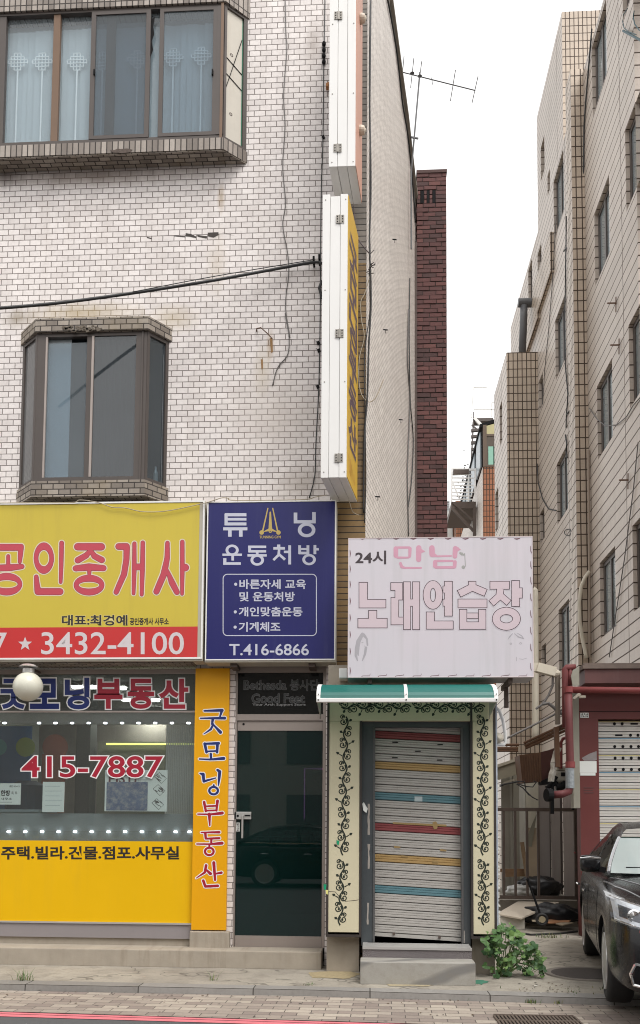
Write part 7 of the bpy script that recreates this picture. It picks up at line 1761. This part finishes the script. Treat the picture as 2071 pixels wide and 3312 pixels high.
        for (y, z, r) in ((.63, .735, .055), (.75, .785, .05)):
            p = hit((4, sg * y, z), (-1, 0, 0), .005)
            if p: m = MB(); m.lathe([(r, 0), (r, .008), (r * .7, .012), (r * .62, .004), (0, .009)], p, (1, sg * -.1, .1), 18); put(m, 'projector', M['chrome'], hl)
        m = MB(); patch(m, Mi([(.72, .690), (.55, .662), (.55, .645), (.72, .672)]), 'f', .009, 8); put(m, 'turn_lamp', plain('amber red lens', (0.3, 0.05, 0.03, 1), .2), hl)
        # fog lamp recess
        m = MB(); patch(m, Mi([(.755, .44), (.42, .40), (.42, .27), (.77, .30)]), 'f', .003, 8); fg = put(m, 'fog_light', M['black'], smooth=True)
        m = MB(); strip(m, Mi([(.755, .445), (.42, .405)]), 'f', .011); strip(m, Mi([(.755, .445), (.785, .37), (.765, .29), (.42, .262)]), 'f', .012); put(m, 'surround', M['chrome'], fg)
        p = hit((4, sg * .60, .355), (-1, 0, 0), .006)
        if p:
            m = MB(); m.lathe([(.062, 0), (.064, .01), (.052, .012), (.048, .004), (0, .012)], p, (1, sg * -.15, 0), 20); put(m, 'lamp', M['rim'], fg)
        m = MB(); strip(m, [(.93, sg * .80), (1.3, sg * .70), (1.75, sg * .55), (2.1, sg * .45)], 't', .006, .0); strip(m, [(1.02, sg * .86), (1.5, sg * .81), (1.9, sg * .70), (2.2, sg * .60)], 't', .008, .001); put(m, 'bonnet_edge', plain('painted crease highlight', (0.2, 0.2, 0.21, 1), .2, .3))  # pale strips paint a highlight along the bonnet creases
        # mirror
        m = MB(); c = Vector((.70, sg * .955, 1.11)); P = []
        bmm = bmesh.new(); bmesh.ops.create_cube(bmm, size=1); bmesh.ops.subdivide_edges(bmm, edges=bmm.edges, cuts=2, use_grid_fill=True)
        for v in bmm.verts: q = v.co.normalized() * .62; v.co = v.co.lerp(q, .45); v.co = Vector((v.co.x * .15, v.co.y * .17, v.co.z * .15)) + c
        bmm.verts.index_update(); m.add([v.co.copy() for v in bmm.verts], [[v.index for v in f.verts] for f in bmm.faces]); bmm.free()
        mi = put(m, 'mirror', M['car_paint'], smooth=True)
        m = MB(); m.bar((.72, sg * .82, 1.05), (.70, sg * .92, 1.07), .05); put(m, 'stalk', M['black'], mi)
        m = MB(); m.tube([c + Vector((.065, -.09 * 1, .045)), c + Vector((.078, .0, .055)), c + Vector((.065, .09, .045))], .012, 6); put(m, 'indicator', M['chrome'], mi)
        for hx in (-.28, -1.32):
            m = MB(); y = sg * .945; m.tube([(hx - .09, y, .80), (hx, y + sg * .015, .805), (hx + .09, y, .80)], .014, 8); put(m, 'door_handle', M['chrome'])
        for x in (1.42, -1.32):
            cx = Vector((x, sg * .90, .335)); ax = (0, sg, 0)
            m = MB(); m.lathe([(.20, -.20), (.30, -.21), (.33, -.19), (.335, -.15), (.335, -.04), (.325, -.012), (.29, .0), (.235, -.004), (.225, -.02), (.22, -.2)], cx, ax, 40); w = put(m, 'wheel', M['tyre'], smooth=True)
            m = MB(); m.lathe([(.235, -.006), (.232, .002), (.215, -.01), (.21, -.09)], cx, ax, 40)
            for k in range(5):
                for dd in (-.16, .16):
                    A = 2 * math.pi * k / 5 + dd; m.bar(cx + Vector((.05 * math.cos(A), sg * -.018, .05 * math.sin(A))), cx + Vector((.222 * math.cos(A + dd * .2), sg * -.012, .222 * math.sin(A + dd * .2))), .034, .02, up=(0, 1, 0))
            m.lathe([(.065, -.03), (.062, -.008), (0, -.004)], cx, ax, 20); put(m, 'rim', M['rim'], w)
            m = MB(); m.lathe([(.19, -.12), (0, -.12)], cx, ax, 24); put(m, 'brake_disc', M['dark_iron'], w)
    # grille, plate, joints
    m = MB(); patch(m, [(-.46, .66), (.46, .66), (.40, .56), (-.40, .56)], 'f', .004, 10); patch(m, [(-.40, .52), (.40, .52), (.36, .30), (-.36, .30)], 'f', .004, 10); gr = put(m, 'grille', M['black'], smooth=True)
    m = MB(); strip(m, [(-.46, .665), (.46, .665)], 'f', .01); strip(m, [(-.42, .54), (.42, .54)], 'f', .014); put(m, 'bar', M['chrome'], gr)
    m = MB()
    for x in (.88, -.22): strip(m, [(x, .90), (x + .02, .6), (x - .02, .30)], 's', .003, -.001)
    strip(m, [(.9, .30), (-.95, .30)], 's', .003, -.001); put(m, 'door_seam', M['black'])
    for (xa, xb) in ((.86, -.20), (-.24, -1.0)):
        m = MB(); patch(m, [(xa, .9), (xb, .92), (xb, .32), (xa - .01, .32)], 's', .0015, 12); put(m, 'door', M['car_paint'], smooth=True)
    return t
fw = Vector((-.17, -.985, 0)); car_c = Vector((3.08, -.38, 0.0))
make_car(car_c, math.atan2(fw.y, fw.x), 'black saloon car parked facing out in front of the red garage')

# ================================================================== plants
def leafy():
    c = PZ(1632, 3165, 0.0); c.y += .12
    t = thing('leafy_plant', 'bushy green plant with lobed leaves growing at the corner of the entrance', 'plant', c)
    rr = random.Random(41); K = Crop(1560, 2990, 1, c.y - .05)
    st_m, lv = MB(), MB()
    def leaf(p, nrm, up, s):
        nrm = nrm.normalized(); u = (up - nrm * up.dot(nrm)).normalized(); w = nrm.cross(u); P = [p]
        for k in range(15):
            A = -2.45 + 4.9 * k / 14; rad = s * (.62 + .38 * abs(math.cos(A * 1.55))) * (1.0 if abs(A) < 1.9 else .8); P.append(p + u * (rad * math.cos(A)) + w * (rad * math.sin(A)) + nrm * (rad * .18 * math.cos(3 * A) - rad * .15))
        lv.mi = rr.choices((0, 1, 2), (5, 4, 2))[0]; lv.add(P, [(0, k, k + 1) for k in range(1, 15)])
    # outline of the clump in the photo's own plane: x offset, height
    tips = []
    for k in range(150):
        x = rr.uniform(-.15, .32); hmax = .50 if x < .10 else lerp(.46, .2, (x - .10) / .26); z = rr.uniform(.02, 1) ** .8 * hmax
        if x < -.05 and .12 < z < .2 and rr.random() < .5: continue
        tips.append(Vector((c.x + x * 1.15, c.y + rr.uniform(-.22, .12) * (1 - .5 * z), z)))
    for s in range(26):
        a = c + Vector((rr.uniform(-.06, .06), rr.uniform(-.05, .08), 0)); b = rr.choice(tips); mid = a.lerp(b, .55) + Vector((0, 0, .08)); st_m.tube([a, mid, b], [.006, .005, .003], 5)
    for p in tips:
        nrm = Vector((rr.uniform(-.5, .5), -1 + rr.uniform(-.2, .5), rr.uniform(.2, 1.3))); leaf(p, nrm, Vector((rr.uniform(-1, 1), 0, rr.uniform(-.6, 1))), rr.choice((.018, .028, .038, .05, .064)))
        q = c + (p - c) * .8; st_m.tube([p, p.lerp(q, .6) + Vector((0, 0, -.02))], .0025, 4)
    st_m.build('stem', plain('green stem', (0.1, 0.16, 0.05, 1), .6), t)
    lv.build('leaves', [plain('mallow leaf', cc, .5, 0, .25, 12, spec=.35) for cc in ((0.06, 0.13, 0.035, 1), (0.115, 0.2, 0.055, 1), (0.035, 0.085, 0.028, 1))], t)
leafy()
def weeds():
    rr = random.Random(5); m = MB(); lm = MB()
    def tuft(p, n, h, sp):
        for k in range(n):
            A = rr.uniform(0, 6.28); b = p + Vector((rr.gauss(0, sp), rr.gauss(0, sp * .3), 0)); l = h * rr.uniform(.4, 1); d = Vector((math.cos(A), math.sin(A), 0)); w = Vector((-math.sin(A), math.cos(A), 0)) * .004
            m.mi = rr.choice((0, 0, 1)); m.add([b - w, b + w, b + d * l * .3 + Vector((0, 0, l * .7)) + w * .6, b + d * l * .3 + Vector((0, 0, l * .7)) - w * .6, b + d * l * .75 + Vector((0, 0, l))], [(0, 1, 2, 3), (3, 2, 4)])
    f = lambda px, py: PZ(px, py, zP)
    K = 1.3745
    for (x, y, n, h, sp) in ((105, 812, 40, .17, .04), (140, 815, 60, .06, .12), (30, 820, 70, .035, .1), (300, 822, 90, .035, .12), (455, 825, 14, .06, .02), (510, 825, 14, .06, .02), (960, 826, 30, .06, .05), (945, 812, 12, .16, .012), (985, 832, 50, .05, .08), (780, 826, 20, .04, .05), (1375, 832, 40, .09, .03), (1180, 832, 20, .03, .06), (650, 826, 16, .03, .08)):
        tuft(f(x / K, 2600 + y / K), n, h, sp)
    for (x, y, n, h, sp) in ((390, 880, 30, .05, .1), (775, 898, 16, .04, .05), (1020, 910, 24, .05, .03), (1135, 912, 12, .05, .02), (1330, 912, 20, .03, .08)): tuft(f(1000 + x / 1.4118, 2600 + y / 1.4118), n, h, sp)
    for (x, y, n, h, sp) in ((600, 1390, 36, .07, .1), (530, 1395, 12, .08, .03)): tuft(PZ(1600 + x / 3.2102, 2600 + y / 3.2102, 0), n, h, sp)
    for (x, y, n, h, sp) in ((700, 1920, 24, .03, .3), (950, 1965, 10, .025, .2)): tuft(PZ(1600 + x / 3.2102, 2600 + y / 3.2102, 0), n, h, sp)
    tag(m.build('weeds', [plain('weed green', (0.07, 0.13, 0.03, 1), .7), plain('dry weed', (0.2, 0.19, 0.07, 1), .8)]), 'sparse weeds and grass growing from the kerb joint and yard cracks', 'weeds', kind='stuff')
    m = MB()
    for k in range(170):
        if k < 110: p = PZ(rr.uniform(0, 2071), 0, 0); x = rr.uniform(0, 2071); p = f(x, 3200 + x * .024 + abs(rr.gauss(6, 26)))
        else: p = PZ(rr.uniform(1680, 1900), rr.uniform(3180, 3215), 0)
        s = rr.uniform(.006, .018); A = rr.uniform(0, 3.14); d = Vector((math.cos(A), math.sin(A), 0)) * s; e = Vector((-math.sin(A), math.cos(A), 0)) * s * .5; z = Vector((0, 0, .006))
        m.mi = rr.choices((0, 1, 2), (5, 4, 1))[0]; m.quad(p - d + z, p - e + z * 1.6, p + d + z, p + e + z * .8)
    tag(m.build('litter', [plain('dead leaf', (0.09, 0.06, 0.035, 1), .9), plain('dark crumb', (0.05, 0.042, 0.035, 1), .9), plain('pale scrap', (0.5, 0.48, 0.42, 1), .9)]), 'dead leaf bits and crumbs along the kerb', 'litter', kind='stuff')
    # paint spills on the apron
    def spill(name, pts, col, label, z=.0015):
        m = MB(); P = []
        for i, (x, y) in enumerate(pts):
            x2, y2 = pts[(i + 1) % len(pts)]
            for k in range(6): P.append(PZ(lerp(x, x2, k / 6) + rr.uniform(-3, 3), lerp(y, y2, k / 6) + rr.uniform(-1.2, 1.2), z))
        m.add(P, [tuple(range(len(P)))]); tag(m.build(name, plain(name, col, .9, 0, .5, 25)), label, 'paint stain')
    spill('paint_stain', [(1447, 3176), (1500, 3171), (1545, 3169), (1585, 3172), (1560, 3184), (1520, 3179), (1480, 3180)], (0.06, 0.2, 0.13, 1), 'green paint spill on the concrete before the marble step')
    spill('paint_stain', [(1000, 3146), (1120, 3138), (1170, 3150), (1130, 3165), (1010, 3162)], (0.36, 0.29, 0.17, 1), 'large yellowish paint stain on the concrete left of the marble step')
    spill('paint_stain', [(1240, 3180), (1340, 3178), (1420, 3182), (1380, 3190), (1260, 3188)], (0.37, 0.31, 0.2, 1), 'pale yellow paint patch just before the marble step', .0018)
    m = MB(); p = f(437, 3208); m.prism([p, p + Vector((.1, 0, 0)), p + Vector((.12, .05, 0)), p + Vector((.03, .06, 0))], (0, 0, .006)); tag(m.build('paper_scrap', plain('yellow paper', (0.6, 0.52, 0.1, 1), .8)), 'small yellow paper scrap on the paving bricks by the kerb', 'paper')
weeds()

# ================================================================== cables on the white building
def cable(label, pts, r, mat, cat='cable', name='wall_cable', group='cables on the white building'):
    m = MB(); m.tube(pts, r, 6); tag(m.build(name, mat, smooth=True), label, cat, group)
K1 = Crop(0, 0, 1.3745, -.3); Kw = Crop(0, 0, 1.3745, -.012); Kv = Crop(0, 1000, 1.3745, -.012)
def spl(P, n=6):
    out = []
    for i in range(len(P) - 1):
        p0, p1, p2, p3 = P[max(i - 1, 0)], P[i], P[i + 1], P[min(i + 2, len(P) - 1)]
        for k in range(n):
            t = k / n; out.append(.5 * ((2 * p1) + (p2 - p0) * t + (2 * p0 - 5 * p1 + 4 * p2 - p3) * t * t + (3 * p1 - p0 - 3 * p2 + p3) * t ** 3))
    return out + [P[-1]]
Ks = Crop(0, 0, 1.3745, -.1)
cable('thick black service cable sagging across the white wall to the lower projecting sign', spl([Crop(0, 0, 1.3745, -1.2)(-60, 1374), Crop(0, 0, 1.3745, -.9)(250, 1348), Crop(0, 0, 1.3745, -.6)(590, 1303), Crop(0, 0, 1.3745, -.35)(940, 1248), Ks(1230, 1195), Ks(1395, 1166), Ks(1430, 1172)]), .017, M['rubber'])
cable('thin wire running just above the thick black cable', spl([Crop(0, 0, 1.3745, -.7)(590, 1298), Crop(0, 0, 1.3745, -.4)(890, 1240), Ks(1120, 1200), Ks(1395, 1155)]), .005, M['rubber'])
for (x, y, h) in ((1395, 1160, 20), (1420, 1152, 26)):
    m = MB(); p = Ks(x, y); m.bar(p + Vector((0, .1, 0)), p + Vector((0, -.02, .0)), .02); m.bar(p, p + Vector((0, 0, .05)), .022); tag(m.build('cable_clamp', M['black']), 'black clamp holding the thick cable, %s' % ('next to the projecting sign' if x > 1400 else 'one brick away from the projecting sign'), 'clamp', 'clamps on the thick cable')
cable('thin dark wire wandering down the white wall right of the bay windows', spl([Kw(1268, -20), Kw(1272, 150), Kw(1276, 220), Kw(1262, 420), Kw(1268, 560), Kw(1258, 740), Kw(1270, 900), Kw(1258, 1000), Kw(1280, 1130), Kw(1284, 1220), Kw(1270, 1360), Kw(1290, 1500), Kv(1268, 20), Kv(1285, 110), Kv(1280, 200), Kv(1235, 260), Kv(1212, 340)]), .0055, M['grey_cable'])
cable('straight dark wire beside the projecting signs', spl([Kw(1446, -20), Kw(1440, 300), Kw(1436, 620), Kw(1428, 900), Kw(1424, 1400), Kv(1418, 340), Kv(1405, 600), Kv(1400, 740), Kv(1375, 840)]), .006, M['rubber'])
for (K, y, x, lab) in ((Kw, 240, 1441, 'knotted dark insulators on the wire beside the upper projecting sign'), (Kw, 610, 1438, 'small frayed wire knot below the insulators'), (Kv, 150, 1415, 'upper black clip of the wire beside the lower projecting sign'), (Kv, 184, 1418, 'second black clip close under the upper one'), (Kv, 345, 1413, 'third black clip lower on the same wire')):
    m = MB(); p = K(x, y)
    if y == 240:
        for k in range(4): m.lathe([(0, -.035), (.018, -.02), (.022, 0), (.018, .02), (0, .035)], p + Vector((0, -.01, .11 - .07 * k)), n=10)
    else: m.obox(p, (.012, 0, .006), (0, .012, 0), (-.006, 0, .014)); m.tube([p + Vector((-.03, -.01, .02)), p, p + Vector((.03, -.01, -.02))], .003, 5)
    tag(m.build('cable_clip', M['black']), lab, 'clip')
cable('beige wire drooping along the tops of the yellow and the blue sign', spl([Crop(0, 1600, 2.2909, Ysg - .03)(-20, 62), Crop(0, 1600, 2.2909, Ysg - .03)(300, 58), Crop(0, 1600, 2.2909, Ysg - .03)(540, 58), Crop(0, 1600, 2.2909, Ysg - .03)(595, 40), Crop(0, 1600, 2.2909, Ysg - .03)(730, 58), Crop(0, 1600, 2.2909, Ysg - .03)(830, 92), Crop(0, 1600, 2.2909, Ysg - .03)(930, 98), Crop(0, 1600, 2.2909, Ysg - .03)(1060, 126), Crop(0, 1600, 2.2909, Ysg - .03)(1240, 120), Crop(0, 1600, 2.2909, Ysg - .03)(1500, 66), Crop(660, 1600, 3.287, Ysg - .03)(100, 62), Crop(660, 1600, 3.287, Ysg - .03)(190, 34), Crop(660, 1600, 3.287, -.2)(260, 38), Crop(660, 1600, 3.287, -.1)(340, 60), Crop(660, 1600, 3.287, -.1)(1040, 52), Crop(660, 1600, 3.287, -.1)(1180, 25), Crop(660, 1600, 3.287, -.1)(1310, 2)]), .005, M['beige_cable'])
Kc = lambda x, y: PY(1000 + x / 2.2, 600 + y / 2.2, -.03)
cable('black cables bundled down the corner of the white building', spl([PY(1199, -20, -.03), PY(1196, 300, -.03), Kc(440, 0), Kc(430, 400), Kc(440, 700), Kc(440, 880), Kc(425, 1150), Kc(415, 1500), Kc(395, 1750), Kc(390, 2000), Kc(388, 2330)]), .011, M['rubber'])
cable('second black cable twisting along the building corner', spl([PY(1201, -20, -.02), PY(1197, 400, -.02), Kc(432, 250), Kc(436, 500), Kc(428, 650), Kc(432, 900), Kc(395, 1220), Kc(400, 1700), Kc(405, 2100), Kc(395, 2400)]), .006, M['rubber'])
cable('pale wire looping out from the brown corner tiles', spl([Kc(435, 640), Kc(395, 770), Kc(368, 830), Kc(372, 950), Kc(392, 1080), Kc(358, 1230), Kc(355, 1400), Kc(380, 1500), Kc(430, 1540), Kc(480, 1500), Kc(530, 1380)]), .005, M['beige_cable'])
cable('purple brown wire from the lower projecting sign to the cable knot', spl([Kc(318, 140), Kc(325, 260), Kc(345, 370), Kc(400, 450), Kc(435, 490)]), .006, plain('purple brown cable', (0.09, 0.06, 0.065, 1), .6))
cable('thin pale wire hanging under the lower projecting sign', spl([PY(1000 + 285 / 2.2, 600 + 2240 / 2.2, -.4), PY(1000 + 310 / 2.2, 600 + 2320 / 2.2, -.2), Kc(355, 2345)]), .004, M['beige_cable'])
m = MB(); rr = random.Random(19)
for k in range(16):
    p = Kc(435 + rr.uniform(-12, 12), rr.choice((485, 575, 620)) + rr.uniform(-15, 15)); m.tube([p, p + Vector((rr.uniform(-.03, .09), -.02, rr.uniform(-.04, .04)))], .004, 5)
tag(m.build('cable_knot', M['rubber']), 'frayed black cable knot at the building corner beside the yellow sign face', 'cable knot')
def SWp(px, py): return PL(px, py, c0 + SN * .02, SN)
cable('black cable following the top edge of the white side wall', spl([SWp(1253, -10), SWp(1283, 160), SWp(1302, 330), SWp(1320, 440), SWp(1336, 600), SWp(1344, 720)]), .013, M['rubber'], group='cables on the side wall')
cable('pair of thin wires down the far part of the white side wall', spl([SWp(1322, 1000), SWp(1319, 1170), SWp(1326, 1290), SWp(1321, 1450), SWp(1318, 1540), SWp(1322, 1735)]), .011, M['grey_cable'], group='cables on the side wall')
cable('second thin wire crossing the pair on the side wall', spl([SWp(1326, 900), SWp(1324, 1100), SWp(1328, 1300), SWp(1337, 1420), SWp(1332, 1550), SWp(1321, 1640)]), .009, M['rubber'], group='cables on the side wall')
for i, (x, y, lab) in enumerate(((1240, 1066, 'small bent nail high on the white side wall'), (1290, 1357, 'small nail halfway down the white side wall'), (1214, 1606, 'dark peg low on the white side wall near the corner'), (1270, 774, 'thin nail near the top of the side wall'))):
    m = MB(); p = SWp(x, y); m.tube([p, p + SN * .05 + SD * .02], .008, 6); m.tube([p + SN * .03, p + SN * .03 + Vector((0, 0, -.05))], .004, 5); tag(m.build('wall_nail', M['black']), lab, 'nail', 'nails in the side wall')
# cracked bricks and rust marks on the front
def mark(name, pts_list, mat, label, cat, Y=-.002):
    m = MB(); K = Crop(0, 0, 1.3745, Y)
    for P in pts_list: q = [K(x, y, .0005) for (x, y) in P]; m.add(q, [tuple(range(len(q)))])
    tag(m.build(name, mat), label, cat)
mark('brick_crack', [[(774, 1046), (825, 1050), (824, 1054), (776, 1050)], [(826, 1036), (850, 1040), (874, 1052), (872, 1058), (845, 1052), (826, 1050)], [(876, 1044), (922, 1050), (920, 1060), (880, 1052)], [(924, 1034), (972, 1032), (972, 1044), (950, 1056), (926, 1050)], [(652, 1052), (676, 1058), (672, 1062), (654, 1057)], [(975, 1036), (1010, 1050), (985, 1040)], [(985, 1032), (1050, 1050), (1012, 1038)]], plain('open crack', (0.07, 0.06, 0.055, 1), .95, 0, .5, 30), 'jagged dark crack in one brick course between the two bay windows', 'crack')
rustm = plain('rust stain', (0.3, 0.17, 0.07, 1), .8, 0, .4, 25)
Kr = Crop(0, 1000, 1.3745, -.003)
def rmark(P, label): 
    m = MB(); q = [Kr(x, y) for (x, y) in P]; m.add(q, [tuple(range(len(q)))]); tag(m.build('rust_stain', rustm), label, 'rust stain', 'rust stains on the white wall')
rmark([(1200, 128), (1212, 130), (1214, 190), (1206, 195)], 'brown rust streak below the iron peg on the white wall'); rmark([(1160, 222), (1170, 224), (1170, 262), (1163, 268)], 'short orange rust spot left of the iron peg streak')
m = MB(); m.tube([Kr(1140, 98, .0), Kr(1142, 86, .03), Kr(1160, 82, .05), Kr(1185, 104, .06), Kr(1212, 132, .02)], .006, 6); tag(m.build('iron_peg', M['rust']), 'curved iron peg with wire sticking out of the white wall', 'peg')
m = MB(); p = Crop(0, 0, 1.3745, -.05)(1456, 385); m.obox(p, (.015, 0, 0), (0, .03, 0), (0, 0, .018)); m.obox(p + Vector((.008, 0, .028)), (.01, 0, 0), (0, .02, 0), (0, 0, .01)); tag(m.build('sign_clamp', plain('orange rusty clamp', (0.4, 0.17, 0.06, 1), .7)), 'small orange clamp at the left edge of the upper projecting sign', 'clamp')
m = MB(); m.tube([Crop(0, 0, 1.3745, -.04)(1432, 1250), Crop(0, 0, 1.3745, -.06)(1420, 1280), Crop(0, 0, 1.3745, -.04)(1432, 1325)], .016, 8); tag(m.build('cable_loop', M['rubber']), 'black cable loop behind the left edge of the lower projecting sign', 'cable')
m = MB(); a, b, c, d = rect(-.45, 1098, 2167, 1124, 2198); m.box(a, b, -.55, -.3, c, d); tag(m.build('junction_box', M['white_paint'], bevel=.006), 'white box tucked under the left corner of the pink sign', 'box')

# ================================================================== the other side of the street (seen in glass and as bounce light)
op = plain('opposite brick', (0.24, 0.17, 0.13, 1), .85, 0, .2, 2); op2 = plain('opposite render', (0.42, 0.4, 0.37, 1), .85, 0, .1, 2)
for i, (x0, x1, h, mt, lab) in enumerate(((-26, -9.2, 8.5, op, 'brown house across the street, reflected at the left of the shop glass'), (-9, 3.6, 7.0, op2, 'pale house across the street, reflected in the glass door'), (3.9, 24, 9.5, op, 'taller brown house across the street, reflected in the car'))):
    t = thing('house', lab, 'building', ((x0 + x1) / 2, -19, 0)); m = MB(); m.box(x0, x1, -27, -19, -.06, h); m.build('wall', mt, t)
    m = MB(); m.box(x0 - .2, x1 + .2, -27.2, -18.8, h, h + .25); m.build('roof', M['concrete'], t)
    for k in range(int((x1 - x0) / 2.8)):
        for z in (.2, 3.4, 6.0):
            if z + 1.6 > h: continue
            m = MB(); xx = x0 + .7 + 2.8 * k; m.box(xx, xx + 1.6, -18.99, -18.96, z, z + (2.2 if z < 1 else 1.4)); m.build('window', plain('opposite window', (0.15, 0.155, 0.16, 1), .4), t)
make_car(Vector((-1.2, -12.6, zR)), 0.0, 'dark saloon car seen only as a reflection in the green glass door')
